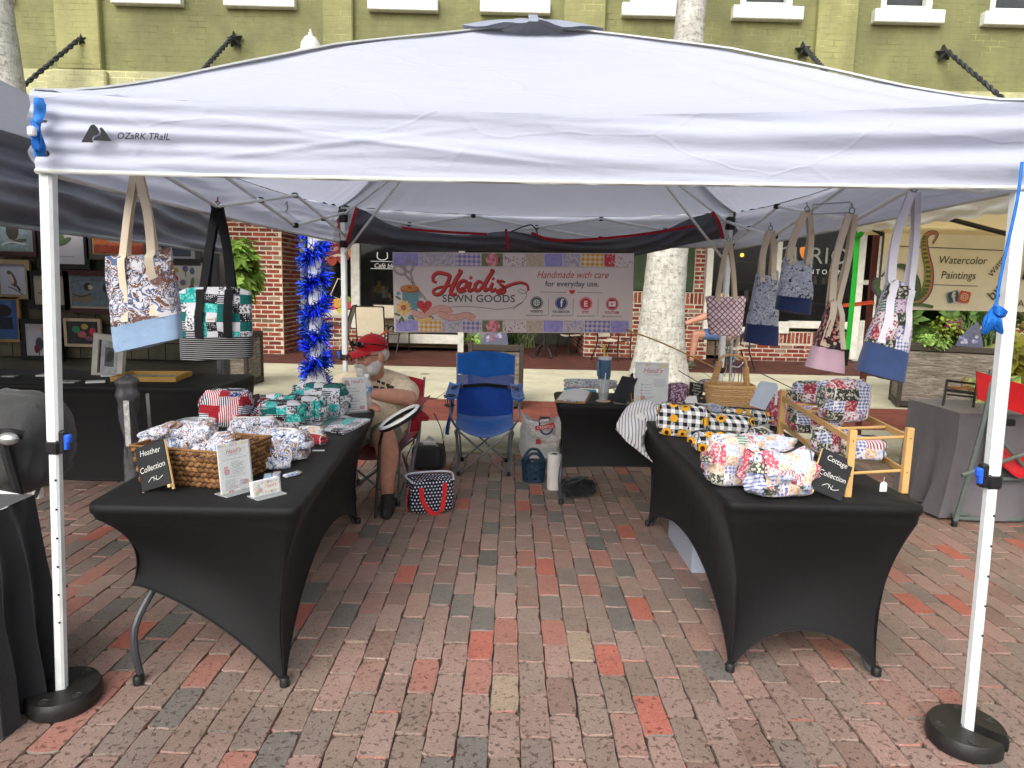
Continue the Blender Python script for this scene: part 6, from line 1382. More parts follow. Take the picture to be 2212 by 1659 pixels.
# wooden rack
t = thing('wooden_rack', 'two tier pine shoe rack displaying patchwork bags on the right table', 'rack', L_(1850, 1040)); M_PN = mat((206, 164, 104), .55, .12, 6, .2, 30)
fLp, fRp, bLp = L_(1829, 1072), L_(1951, 1064), L_(1684, 948); bRp = fRp+(bLp-fLp); Ht = .27
for p in (fLp, fRp, bLp, bRp): b = MB(); b.bbox((p.x, p.y, TZ+Ht/2), (.028, .024, Ht), .002); b.build('post', M_PN, t, True)
for z in (.075, .215):
    for a, c_ in ((fLp, bLp), (fRp, bRp)): b = MB(); m_ = (a+c_)/2; d = c_-a; b.bbox((m_.x, m_.y, TZ+z+.012), (.012, d.length-.03, .026), .002, Matrix.Rotation(math.atan2(d.y, d.x)-math.pi/2, 3, 'Z')); b.build('side_rail', M_PN, t, True)
    for k in range(6):
        q = k/5; a, c_ = fLp.lerp(bLp, .02+.96*q), fRp.lerp(bRp, .02+.96*q); b = MB(); b.tube([V((a.x, a.y, TZ+z+.013)), V((c_.x, c_.y, TZ+z+.013))], .0065, 8); b.build('dowel', M_PN, t, True)
for p in (fLp, fRp):
    for z in (.088, .228): b = MB(); b.lathe([(.003, 0), (.003, .0012)], (p.x, p.y-.0125, TZ+z), 8, Matrix.Rotation(math.pi/2, 3, 'X')); b.build('peg_hole', mat((120, 86, 48), .7, 0), t, True)
def rk(q, s_, z): a = fLp.lerp(bLp, q); c_ = fRp.lerp(bRp, q); p = a.lerp(c_, s_); return V((p.x, p.y, TZ+z))
pouch('big quilted patchwork bag on the top shelf of the rack', rk(.34, .36, .236), .1, .19, .15, .185, COT2, 41, M_ZIP, None, amp=.02, e=5, pinch=.2)
pouch('smaller patchwork pouch at the back of the top shelf', rk(.8, .35, .236), -.3, .16, .11, .11, COT2, 42, M_ZIP, None, amp=.02)
pouch('striped cottage bag on the lower shelf at the front', rk(.2, .56, .096), -.2, .17, .12, .1, COT, 43, M_ZIPD, None, amp=.015)
pouch('patchwork bag with red corner behind the front rack post', rk(.32, .12, .096), .3, .14, .12, .12, COT2, 44, M_ZIP, None, amp=.015)
pouch('dark patchwork bag deep on the lower shelf', rk(.72, .4, .096), -.2, .24, .16, .11, COT2, 45, M_ZIP, None, amp=.02)
c = rk(.0, .6, .075)+V((0, -.012, 0)); t = thing('price_tag', 'white paper price tag hanging below the rack', 'tag', c-V((0, 0, .055))); b = MB(); b.tube([c, c-V((0, 0, .02))], .001, 4); b.build('string', M_PAPER, t, True); b = MB(); b.prism([(-.015, -.02), (.015, -.02), (.015, .012), (.008, .02), (-.008, .02), (-.015, .012)], 0, .001, frame(c-V((0, 0, .04)), (1, .1, 0), (0, 0, 1))); b.build('tag', M_PAPER, t, True, 0)
# striped towels draped over the far corner
t = thing('towel_stack', 'stack of grey striped kitchen towels draped over the table corner', 'towels', L_(1385, 905)); n = N('striped_towel'); co = n.co(); s = n.sep(co)
c_ = n.mix(n.math('GREATER_THAN', n.math('SINE', n.math('MULTIPLY', n.math('ADD', s[0], n.math('MULTIPLY', s[1], .25)), 330)), .45), s2l((222, 220, 222)), s2l((140, 138, 144))); n.fin(c_, .9, 0, .2); n.bump(n.noise(co, 30, 3), .4, .01); M_TOW = n.m
for k in range(6):
    A = P(1424+k*1.5, 874+k*5, 4.38); pts = [(1434, 884), (1420, 872+k*2.5), (1385-k*1.5, 876+k*4), (1362-k*2, 905+k*4), (1352-k*1.5+k*6, 935+k*5)]
    cv = curve([V((x, y, 0)) for x, y in pts], 6)
    def tf(u, v, cv=cv, k=k):
        i = min(len(cv)-2, int(v*(len(cv)-1))); q = cv[i].lerp(cv[i+1], v*(len(cv)-1)-i); wv = 34+10*v; x = q.x+(u-.5)*wv*(1 if v < .5 else 1)+u*16*v; y = q.y+(u-.5)*14+u*v*34; p = P(x, y, 4.34-k*.035-.02*v-.03*u)
        return p+V((0, .006*math.sin(u*9+k), 0))
    b = MB(); b.sheet(tf, 12, 20, .006, (0, -1, .2)); b.build('towel', M_TOW, t, True, 60)
b = MB(); q = P(1385, 900, 4.08); b.box(q, (.05, .002, .035), Matrix.Rotation(.5, 3, 'Y')); b.build('sewn_label', M_PAPER, t, True, 0)
# bin under the right table
c = V((1.24, 3.87, 0)); t = thing('storage_bin', 'translucent grey plastic storage bin under the right table', 'storage bin', V((c.x, c.y, 0)), .0); M_BIN = glass((176, 184, 200), .3, .8)
b = MB(); l, w, h = .42, .56, .24
for (a, s_) in (((0, -w/2, h/2), (l, .006, h)), ((0, w/2, h/2), (l, .006, h)), ((-l/2, 0, h/2), (.006, w-.008, h)), ((l/2, 0, h/2), (.006, w-.008, h)), ((0, 0, .004), (l-.01, w-.01, .006))): b.bbox(a, s_, .002)
b.build('tub', M_BIN, t, False); b = MB(); b.bbox((0, 0, h+.012), (l+.03, w+.03, .024), .008); b.build('lid', M_BIN, t, False); b = MB(); b.box((-l/2-.004, -.1, .22), (.002, .03, .07)); b.build('sticker', M_PAPER, t, False)
# ================================================================ BACK TABLE GOODS
a, c_, d, e = L_(1197, 869), L_(1265, 873), L_(1279, 850), L_(1217, 845); cc = (a+c_+d+e)/4
t = thing('clipboard', 'clipboard with white order sheets at the back table corner', 'clipboard', cc); b = MB(); b.add([p+V((0, 0, .001)) for p in (a, c_, d, e)]+[p+V((0, 0, .006)) for p in (a, c_, d, e)], [(3, 2, 1, 0), (4, 5, 6, 7), (0, 1, 5, 4), (1, 2, 6, 5), (2, 3, 7, 6), (3, 0, 4, 7)]); b.build('board', mat((150, 110, 70), .6), t, True, 0)
b = MB(); b.sheet(lambda u, v: (a.lerp(c_, .06+u*.88)).lerp(e.lerp(d, .06+u*.88), .1+v*.85)+V((0, 0, .012+.02*v*v*math.sin(u*2.5+.3))), 8, 6, .003, (0, 0, 1)); b.build('sheets', M_PAPER, t, True)
b = MB(); b.bbox(a.lerp(c_, .5)+V((0, .02, .014)), (.09, .02, .012), .003); b.build('clip', M_CHR, t, True)
c = L_(1255, 848)+V((0, .02, 0)); b = MB(); b.bbox((0, 0, 0), (.24, .06, .018), .006); b.bbox((-.07, .0, .01), (.12, .05, .016), .004); b.v = [p+c+V((0, 0, .012)) for p in b.v]; b.build('tape_case', mat((70, 150, 180), .4, .1), None, True, 40, 'teal plastic case lying behind the order sheets', 'case')
pouch('long folded teal and pink floral runner at the back table rear', L_(1275, 838)+V((0, .0, 0)), .0, .42, .13, .07, fabric('floral_runner', [('flor', W0, (70, 150, 130), (190, 70, 90)), ('flor', (206, 206, 214), (120, 130, 150)), ('flor', W0, (200, 130, 150), (90, 150, 120))], .08, seed=7), 51, zp=False, e=6, amp=.01, cat='fabric', name='folded_fabric')
c = L_(1308, 858)+V((0, .12, 0)); t = thing('tumbler', 'tall blue handled travel tumbler with yellow straw', 'tumbler', c); b = MB(); b.lathe([(.037, 0), (.04, .01), (.044, .12), (.05, .15), (.051, .27)], (0, 0, 0), 22); b.build('cup', mat((74, 104, 132), .35, .06), t, False, 60)
b = MB(); b.lathe([(.052, .268), (.053, .285), (.03, .292), (.0, .293)], (0, 0, 0), 22); b.build('lid', mat((206, 214, 220), .4, .05), t, False); b = MB(); b.tube(curve([(-.048, -.02, .25), (-.06, -.07, .24), (-.055, -.07, .16), (-.042, -.02, .15)], 6), .009, 7); b.build('handle', mat((96, 128, 156), .35, .05), t, False); b = MB(); b.tube([(0, 0, .28), (-.01, 0, .36)], .007, 8); b.bbox((-.01, 0, .365), (.02, .02, .025), .004); b.build('straw', mat((226, 180, 60), .4, 0), t, False)
c = L_(1303, 866); t = thing('soda_cup', 'clear plastic cup of dark soda with straw', 'cup', c); b = MB(); b.lathe([(.03, 0), (.032, .004), (.046, .15), (.048, .152), (.0455, .15), (.031, .006)], (0, 0, 0), 24); b.build('cup', glass((224, 228, 228), .05, .3), t, False, 60); b = MB(); b.lathe([(.029, .004), (.0345, .06)], (0, 0, 0), 20); b.build('soda', mat((26, 16, 12), .1, 0), t, False); b = MB(); b.tube([(-.01, 0, .01), (.012, .01, .2)], .0035, 8); b.build('straw', mat((226, 226, 222), .4, 0), t, False); b = MB(); b.lathe([(.055, -.0), (.055, .003)], (0, 0, -.001), 8); b.build('napkin', mat((206, 176, 150), .8), t, False)
c = L_(1338, 872); t = thing('tablet', 'black tablet tilted on a folding metal stand', 'tablet', c); R3 = Matrix.Rotation(-.95, 3, 'Z') @ Matrix.Rotation(-.55, 3, 'X'); b = MB(); b.bbox((0, 0, .09), (.15, .009, .2), .004); b.v = [R3 @ p+V((-.005, 0, .02)) for p in b.v]; b.build('slab', M_BLK, t, False)
b = MB(); b.box((0, -.0055, .09), (.135, .001, .18)); b.v = [R3 @ p+V((-.005, 0, .02)) for p in b.v]; b.build('screen', mat((40, 44, 50), .08, .1), t, False); b = MB(); b.bbox((.02, .01, .004), (.12, .09, .006), .002); b.tube([(.03, .02, .006), (.05, .06, .05), (.02, .03, .09)], .007, 6); b.build('stand', mat((120, 120, 124), .35, .08, metal=.5), t, False)
c = L_(1345, 850)+V((.03, .1, 0)); b = MB(); b.bbox((0, 0, .006), (.16, .1, .012), .002); b.tube([(-.05, 0, .018), (.06, .01, .018)], .005, 6); b.v = [p+c for p in b.v]; b.build('note_pad', mat((190, 192, 190), .6, .1), None, True, 30, 'grey notepad with a black pen behind the tablet', 'notepad')
# ================================================================ THINGS ON THE GROUND
c = G(922, 1017); t = thing('power_station', 'black portable power station with white charger on top', 'power station', V((c.x, c.y+.12, 0)), -.1); b = soft_box(.26, .22, .2, 61, 7, .12, 12, .0); o = b.build('body', mat((40, 40, 41), .55, .12, 20, .2, 80), t, False, 0); weld(o)
b = MB(); b.bbox((.01, -.02, .215), (.11, .06, .03), .006, Matrix.Rotation(.2, 3, 'Z')); b.tube(curve([(.0, -.05, .21), (.05, -.07, .23), (.09, -.06, .2), (.05, -.05, .19)], 6), .004, 5); b.build('charger', mat((220, 218, 214), .5, .05), t, False)
b = MB()
for k in range(6): b.tube(curve([(-.06+k*.01, -.01+k*.01, .21+k*.006), (.0, .03, .24+k*.005), (.07, .0, .225), (.02, -.03, .22+k*.004)], 6), .0035, 5)
b.build('cable_bundle', mat((196, 194, 196), .6, .1), t, False)
b = MB(); b.tube(curve([(-.12, -.05, .2), (-.1, -.1, .25), (-.16, -.12, .1), (-.15, -.1, .02)], 6), .004, 5); b.tube(curve([(.11, -.05, .19), (.14, -.1, .12), (.14, -.12, .03)], 6), .004, 5); b.build('power_cord', M_BLK, t, False)
b = MB(); b.tube(curve([P(938, 893, 4.55), P(952, 925, 4.75), P(957, 950, 5.0), P(963, 990, 5.05), P(960, 1010, 5.05)], 8), .0035, 5); b.tube(curve([P(960, 922, 5.2), P(957, 945, 5.05), P(966, 935, 5.2), P(973, 922, 5.3)], 8), .0025, 5); b.build('charging_cable', M_BLK, None, True, 60, 'thin black cable from the ring light to the power station', 'cable')
# polka dot cooler bag
n = N('polka_dot'); co = n.co(); s = n.sep(co); S_ = 44.0; gn = n.sep(n.co('Normal'))
ax = n.math('ABSOLUTE', n.sep(n.node('ShaderNodeNewGeometry').outputs['Normal'])[0])
def dotgrid(u, v):
    fu = n.math('SUBTRACT', n.math('FRACT', n.math('ADD', n.math('MULTIPLY', u, S_), n.math('MULTIPLY', n.math('FLOOR', n.math('MULTIPLY', v, S_)), .5))), .5); fv = n.math('SUBTRACT', n.math('FRACT', n.math('MULTIPLY', v, S_)), .5)
    return n.math('LESS_THAN', n.math('SQRT', n.math('ADD', n.math('MULTIPLY', fu, fu), n.math('MULTIPLY', fv, fv))), .24)
pick = lambda k, a, c_: n.math('ADD', n.math('MULTIPLY', n.math('GREATER_THAN', n.math('ABSOLUTE', gn[k]), .7), c_), n.math('MULTIPLY', n.math('LESS_THAN', n.math('ABSOLUTE', gn[k]), .7), a))
uu = n.math('ADD', pick(0, s[0], s[1]), 5); vv_ = n.math('ADD', pick(2, s[2], s[1]), 5); n.fin(n.mix(dotgrid(uu, vv_), s2l((24, 26, 46)), s2l((214, 216, 226))), .7, 0, .3); n.bump(n.noise(co, 14, 3), .3, .01); M_DOT = n.m
c = G(925, 1112)+V((0, .12, 0)); t = thing('cooler_bag', 'navy polka dot cooler bag with red straps on the bricks', 'bag', V((c.x, c.y, 0)), .32); l, w, h = .3, .2, .235; b = soft_box(l, w, h, 62, 8, .05, 14, .012); o = b.build('body', M_DOT, t, False, 0); weld(o)
M_RST = cloth((196, 40, 40), .8, 900, .1); 
b = MB(); b.tube(curve([(-l*.47, -w*.46, h*.95), (-l*.48, w*.46, h*.99), (l*.48, w*.46, h*1.0), (l*.47, -w*.44, h*.97)], 6), .007, 6); b.build('piping', mat((206, 210, 220), .6, .1), t, False)
for y, q in ((-1, 0), (1, 1)):
    b = MB(); b.ribbon(curve([(-l*.28, y*(w/2+.004), h*.8), (-l*.24, y*(w/2+.012), h*.4), (-l*.05, y*(w/2+.03), h*.06), (l*.16, y*(w/2+.025), h*.1), (l*.24, y*(w/2+.01), h*.5), (l*.26, y*(w/2+.004), h*.9)], 6), .03, [V((1, 0, .0))]*31 if False else V((.7, 0, .7)), .004); b.build('strap', M_RST, t, False)
b = MB(); b.ribbon(curve([(-l*.5-.004, -w*.1, h*.75), (-l*.5-.02, -w*.12, h*.35), (-l*.5-.02, -w*.2, h*.04)], 5), .028, (0, 1, 0), .004); b.build('strap', M_RST, t, False)
# plastic shopping bag, tote basket, paper towels
c = G(1165, 1005)+V((0, .35, 0)); t = thing('shopping_bag', 'white plastic carrier bag with red and blue print beside back table', 'shopping bag', V((c.x, c.y, 0))); Yb = c.y
n = N('thin_plastic'); co = n.co(); n.fin(s2l((214, 212, 210)), .35, 0, .5); n.bump(n.noise(co, 22, 5, .7), .8, .02); M_PLA = n.m
def bagf(u, v):
    an = 2*math.pi*u; w = lerp(.16, .185, math.sin(v*2.6)); x = w*math.copysign(abs(math.cos(an))**.8, math.cos(an)); y = .11*math.copysign(abs(math.sin(an))**.8, math.sin(an))*(1-.35*v); z = v*.36
    k = .02*mnoise.noise(V((u*9, v*5, 3)))+.018*abs(mnoise.noise(V((u*16, v*9, 8)))); ear = max(0, v-.8)*.22*math.cos(2*an)
    return V((x*(1+k*4)+.03*v, y+k, z+ear+.02*mnoise.noise(V((u*6, 1, 2)))*v))
b = MB(); b.grid(bagf, 48, 26, True); b.build('bag', M_PLA, t, False, 70)
fl = Flat(frame(V((c.x, c.y, 0))+V((.06, -.125, .2)), (1, 0, 0), (0, .12, 1)), t, PX(.1041, Yb)*1.0, 575, 640+0); fl.flip = -1
cr = mat((190, 44, 40), .5, .05); nb = mat((40, 48, 84), .5, .05)
fl.vo = 640; 
fl.stroke([(440, 250), (460, 480), (580, 570), (700, 480), (700, 330)], 34, nb, 'logo'); fl.rect(445, 205, 650, 255, nb, 'logo'); fl.poly([(440, 330), (450, 280), (630, 245), (620, 310)], M_PAPER, 'logo'); fl.text('STEW', 540, 325, 56, nb, 'lettering', .2)
fl.poly([(350, 400), (560, 370), (735, 310), (775, 430), (560, 460), (365, 495)], cr, 'logo'); fl.text('CREAMLE', 560, 445, 84, mat((232, 226, 222), .5, 0), 'lettering', .1, rot=.12, sx=.95)
fl.rect(375, 672, 465, 770, cr, 'logo'); fl.text('DINE OVER AC', 650, 735, 52, cr, 'lettering')
for (name, m, _), bb in fl.acc.items(): bb.v = [p+V((0, -.02, 0)) for p in bb.v]
fl.done()
c = G(1153, 1046)+V((0, .1, 0)); t = thing('tote_basket', 'navy plastic basket tote with round holes beside paper towels', 'basket', V((c.x, c.y, 0)), 0); M_NVY = mat((26, 52, 74), .5, .1)
def tb(u, v, s_=1.0):
    an = 2*math.pi*u; e = .75; return V((math.copysign(abs(math.cos(an))**e, math.cos(an))*(.088+.012*v)*s_, math.copysign(abs(math.sin(an))**e, math.sin(an))*(.07+.01*v)*s_, v*.16))
b = MB(); NU, NV = 40, 12; hol = random.Random(2)
for j in range(NV):
    for i in range(NU):
        if 2 <= j <= 10 and (i+2*(j//2)) % 4 == 0 and j % 2 == 0 and hol.random() < .85: continue
        b.add([tb(i/NU, j/NV), tb((i+1)/NU, j/NV), tb((i+1)/NU, (j+1)/NV), tb(i/NU, (j+1)/NV)], [(0, 1, 2, 3)])
        b.add([tb(i/NU, j/NV, .96), tb((i+1)/NU, j/NV, .96), tb((i+1)/NU, (j+1)/NV, .96), tb(i/NU, (j+1)/NV, .96)], [(3, 2, 1, 0)])
b.add([tb(k/NU, .01) for k in range(NU)], [tuple(range(NU))]); o = b.build('shell', M_NVY, t, False, 50); weld(o, .0005)
for y in (-1, 1):
    b = MB(); b.tube(curve([(-.085, y*.06, .155), (-.06, y*.075, .2), (-.03, y*.078, .235), (.0, y*.078, .242), (.03, y*.078, .235), (.06, y*.075, .2), (.085, y*.06, .155)], 6), .012, 7); b.build('handle', M_NVY, t, False)
c = G(1197, 1060)+V((0, .055, 0)); t = thing('paper_towel_roll', 'white paper towel roll standing on the bricks by back table', 'paper towels', V((c.x, c.y, 0)), 0); b = MB(); b.lathe([(.02, .27), (.02, .275), (.052, .278), (.055, .27), (.054, .14), (.055, .01), (.053, 0)], (0, 0, 0), 28); b.build('roll', mat((216, 212, 204), .9, .05, 14, .5, 40), t, False, 50)
b = MB(); b.lathe([(.0195, .2), (.0195, .2785)], (0, 0, 0), 16); b.build('core', mat((96, 70, 56), .8), t, False); b = MB(); b.sheet(lambda u, v: V((lerp(.02, .09, u), lerp(-.05, .0, u)+.01*math.sin(u*4), lerp(.002, .06-.05*u*u, v))), 8, 3, .001, (0, -1, 0)); b.build('loose_sheet', mat((220, 216, 208), .9, .05), t, False)
b = soft_box(.24, .2, .13, 66, 4, .2, 12, .03); c = G(1250, 1078); t = thing('black_bag', 'dark soft bag on the bricks under the back table', 'bag', V((c.x, c.y+.1, 0)), .2); o = b.build('body', cloth((26, 26, 28)), t, False, 0); weld(o); b = MB(); b.tube(curve([(-.06, -.1, .1), (-.03, -.12, .15), (.03, -.12, .15), (.06, -.1, .1)], 5), .008, 6); b.build('handle', M_BLK, t, False)
# ================================================================ CAMP CHAIRS
M_STEEL = mat((120, 122, 126), .35, .1, metal=.6)
def camp_chair(label, c, rzv, m, m2, cup=True, sc=1.0, hb_=.93):
    t = thing('camp_chair', label, 'camp chair', c, rzv); w, d, sh = .5*sc, .44*sc, .42; x0, y0 = w/2, d/2
    F_ = {(-1, -1): V((-x0*.78, -y0, 0)), (1, -1): V((x0*.78, -y0, 0)), (-1, 1): V((-x0*.74, y0, 0)), (1, 1): V((x0*.74, y0, 0))}
    def bar(name, a, b2, r=.0085, m_=M_STEEL):
        b = MB(); b.tube([a, b2], r, 7); b.build(name, m_, t, False)
    for s_ in (-1, 1):
        fx = F_[(s_, -1)]; bx_ = F_[(s_, 1)]
        bar('front_leg', fx, V((s_*x0*.84, -y0, sh-.02))); bar('back_leg', bx_, V((s_*x0*.92, y0+.06, sh)))
        bar('cross_bar', F_[(s_, -1)]+V((0, 0, .01)), V((-s_*x0*.84, -y0, sh-.04))); bar('cross_bar', F_[(s_, 1)]+V((0, .012, .01)), V((-s_*x0*.9, y0+.04, sh-.04)))
        bar('side_bar', F_[(s_, -1)]+V((s_*.01, 0, .01)), V((s_*x0*.95, y0, sh-.05))); bar('side_bar', F_[(s_, 1)]+V((s_*.015, 0, .01)), V((s_*x0*.9, -y0, sh-.05)))
        b = MB(); b.tube([V((s_*x0*.92, y0+.06, sh-.1)), V((s_*x0*.98, y0+.2, hb_+.02))], .0095, 7); b.build('back_post', M_STEEL, t, False)
        b = MB(); b.tube(curve([V((s_*x0*.84, -y0+.01, sh-.03)), V((s_*x0*1.02, -y0-.02, sh+.06)), V((s_*x0*1.07, -y0+.03, sh+.2)), V((s_*x0*1.06, -y0+.06, .66))], 5), .0095, 7); b.build('arm_post', M_STEEL, t, False)
        b = MB(); b.sheet(lambda u, v, s_=s_: V((s_*(x0*1.02+(u-.5)*.1), lerp(-y0-.06, y0+.12, v), .665+.045*math.sin(v*3.1)*0-.02*math.cos((u-.5)*3)+.03*v)), 6, 8, .012, (0, 0, 1)); b.build('armrest', m, t, False)
        for k in (-1, 1):
            b = MB(); p = F_[(s_, k)]; b.lathe([(.016, 0), (.018, .01), (.012, .035)], p, 8); b.build('foot', M_BLK, t, False)
    bow = lambda u: 4*u*(1-u)
    b = MB(); b.sheet(lambda u, v: V((lerp(-x0*.9, x0*.9, u), lerp(-y0-.02, y0+.05, v), sh+.0-.07*bow(u)*(.35+.65*math.sin(math.pi*min(1, v+.25)))-.03*(1-v)*bow(u)*1.2)), 16, 14, .006, (0, 0, 1)); b.build('seat', m, t, False, 70)
    def bk(u, v): return V((lerp(-x0*.93, x0*.93, u)*(1+.05*v), y0+.05+.14*v+.075*bow(u)*math.sin(math.pi*(.15+.7*v)), lerp(sh-.06, hb_, v)+.03*bow(u)*v))
    b = MB(); b.sheet(lambda u, v: bk(u, v*.52), 16, 8, .005, (0, -1, 0)); b.build('lower_back', m2, t, False, 70)
    b = MB(); b.sheet(lambda u, v: bk(u, lerp(.52, .68+.07*(1-abs(u-.5)*2)*0, v))+V((0, 0, 0)), 16, 4, .003, (0, -1, 0)); b.build('mesh_back', glass((46, 78, 150), .6, .72), t, False, 70)
    b = MB(); b.sheet(lambda u, v: bk(u, lerp(.7-.1*(1-abs(u-.5)*2), 1.0, v))+V((0, -.004-.006*math.sin(u*14)*v, 0)), 20, 8, .006, (0, -1, 0)); b.build('headrest', m, t, False, 70)
    b = MB(); b.ribbon([V((-x0*1.06, -.02, .69)), bk(.1, .5)+V((0, -.012, .0)), bk(.5, .5)+V((0, -.01, 0)), bk(.9, .5)+V((0, -.012, 0)), V((x0*1.06, -.02, .69))], .03, (0, 0, 1), .004); b.build('black_strap', WEBB, t, False)
    if cup:
        b = MB(); cx, cy = -x0*1.08, -y0-.0
        for z, r in ((.66, .045), (.58, .042)): b.tube([V((cx+r*math.cos(a), cy+r*math.sin(a), z)) for a in [k*.45 for k in range(14)]], .005, 5, closed=True)
        for k in range(6): a = k*1.05; b.tube([V((cx+.045*math.cos(a), cy+.045*math.sin(a), .66)), V((cx+.02*math.cos(a), cy+.02*math.sin(a), .56))], .002, 4)
        b.build('cup_holder', M_BLK, t, False)
        b = MB(); b.sheet(lambda u, v: V((-x0*1.1-.02+.02*math.sin(v*5), lerp(-y0*.2, y0*.9, u), lerp(.64, .3, v)-.06*u*v)), 6, 10, .02, (-1, 0, 0)); b.build('side_pouch', m2, t, False, 70)
    return t
M_CBL = cloth((12, 86, 164), .7, 500, .35, 12, .15); M_CBD = cloth((14, 62, 146), .7, 500, .2, 12, .15); M_CRD = cloth((150, 22, 34), .7, 500, .2, 12, .15)
cf = (G(990, 1028)+G(1095, 1025))/2; camp_chair('empty bright blue folding camp chair under the banner', V((cf.x, cf.y+.22, 0)), .03, M_CBL, M_CBD, True, 1.05)
# ================================================================ PEOPLE
from mathutils.bvhtree import BVHTree
def organic(name, shapes, voxel, m, parent, smooth=6, colors=None, world=True):
    """one continuous surface grown from overlapping tapered limbs"""
    b = MB()
    for s_ in shapes:
        if s_[0] == 'limb':
            pts, rs = s_[1], s_[2]; cv = curve([V((*p, 0)) if len(p) == 2 else V(p) for p in pts], 6); n = len(cv); rr = []
            k = len(rs)-1
            for i in range(n):
                t = i/(n-1)*k; j = min(k-1, int(t)); rr.append(lerp(rs[j], rs[j+1], t-j))
            b.tube(cv, rr, 14); b.ball(cv[0], rr[0], 14, 10); b.ball(cv[-1], rr[-1], 14, 10)
        else: b.ball(s_[1], s_[2], 18, 12, s_[3] if len(s_) > 3 else None)
    me = b.mesh('tmp', None, None, 0); ob = bpy.data.objects.new('tmp', me); COL.objects.link(ob)
    md = ob.modifiers.new('r', 'REMESH'); md.mode = 'VOXEL'; md.voxel_size = voxel; sm = ob.modifiers.new('s', 'SMOOTH'); sm.factor = .5; sm.iterations = smooth
    dg = bpy.context.evaluated_depsgraph_get(); ev = bpy.data.meshes.new_from_object(ob.evaluated_get(dg)); bpy.data.objects.remove(ob); bpy.data.meshes.remove(me)
    off = WLOC.get(parent, V()) if world else V()
    for v in ev.vertices: v.co = v.co-off
    ev.materials.clear(); ev.materials.append(m); ev.shade_smooth(); o = bpy.data.objects.new(name, ev); COL.objects.link(o); o.parent = parent; WLOC[o] = V(off); return o
n = N('skin'); co = n.co(); f = n.noise(co, 30, 4, .6); n.fin(n.mix(f, s2l((170, 118, 97)), s2l((206, 156, 133))), .55, 0, .35); n.b.inputs['Subsurface Weight'].default_value = .1; n.b.inputs['Subsurface Radius'].default_value = (.01, .004, .002); n.bump(n.noise(co, 160, 3), .15, .002); M_SKIN = n.m
n = N('grey_beard'); co = n.co(); f = n.noise(n.vm('MULTIPLY', co, (1, 1, .35)), 260, 3, .7); n.fin(n.mix(f, s2l((160, 154, 147)), s2l((240, 236, 230))), .8, 0, .2); n.bump(n.math('ADD', f, n.noise(co, 60, 3)), 1, .008); M_BEARD = n.m
def hand(wrist, d, palm_n, s_=1.0, curl=.5):
    """limbs of a relaxed hand: d = pointing direction, palm_n = palm normal"""
    d = V(d).normalized(); pn = V(palm_n); pn = (pn-d*pn.dot(d)).normalized(); sd_ = d.cross(pn); out = [('limb', [wrist, wrist+d*.045*s_, wrist+d*.085*s_], [.026*s_, .03*s_, .026*s_])]
    for k, (off, ln) in enumerate(((-.03, .062), (-.011, .075), (.009, .07), (.027, .055))):
        p0 = wrist+d*.085*s_+sd_*off*s_; p1 = p0+d*ln*.45*s_+pn*.01*s_; p2 = p1+(d*math.cos(curl*1.6)+pn*math.sin(curl*1.6))*ln*.35*s_; p3 = p2+(d*math.cos(curl*2.6)+pn*math.sin(curl*2.6))*ln*.3*s_; out.append(('limb', [p0, p1, p2, p3], [.0105*s_, .0095*s_, .0088*s_, .0075*s_]))
    t0 = wrist+d*.03*s_-sd_*.028*s_; out.append(('limb', [t0, t0-sd_*.022*s_+d*.028*s_, t0-sd_*.024*s_+d*.055*s_+pn*.012*s_], [.014*s_, .0115*s_, .009*s_])); return out
man = thing('person', 'bearded man in red cap and tan shirt sitting behind the left table', 'person', G(845, 1108))
hipL, hipR = P(842, 925, 4.86), P(782, 925, 4.86); kneeL, kneeR = P(829, 944, 4.46), P(752, 950, 4.5)
ankL = P(838, 1066, 4.56); ankR = V((kneeR.x-.02, 4.6, .1)); chest = P(808, 850, 4.74); belly = P(815, 890, 4.68); neck = P(808, 815, 4.68); HC = P(801, 766, 4.58)
shL, shR = P(866, 832, 4.7), P(742, 828, 4.74); elL, elR = P(882, 860, 4.52), P(722, 872, 4.56); wrL, wrR = P(806, 851, 4.33), P(775, 876, 4.36)
fw = V((-.66, -.75, -.05)).normalized(); up = V((0, 0, 1)); rt = fw.cross(up).normalized(); up = rt.cross(fw)
HM = Matrix(((rt.x, fw.x, up.x), (rt.y, fw.y, up.y), (rt.z, fw.z, up.z))); hs = 1.12
def hp(x, y, z): return HC+HM @ V((x*hs, y*hs, z*hs))
def hb(x, y, z, r): return ('ball', hp(x, y, z), tuple(k*hs for k in r), HM)
head = [hb(0, -.012, .02, (.077, .098, .095)), hb(0, .012, -.045, (.062, .078, .07)), hb(0, .03, -.08, (.05, .055, .04)), hb(0, .092, -.02, (.012, .016, .024)), hb(0, .1, -.034, (.017, .014, .012)), hb(-.012, .092, -.036, (.01, .011, .009)), hb(.012, .092, -.036, (.01, .011, .009)), hb(0, .082, .018, (.05, .016, .012)),
        hb(.042, .062, -.03, (.024, .024, .022)), hb(-.042, .062, -.03, (.024, .024, .022)), hb(0, .082, -.066, (.024, .012, .008)), hb(.079, -.016, -.015, (.012, .022, .034)), hb(-.079, -.016, -.015, (.012, .022, .034))]
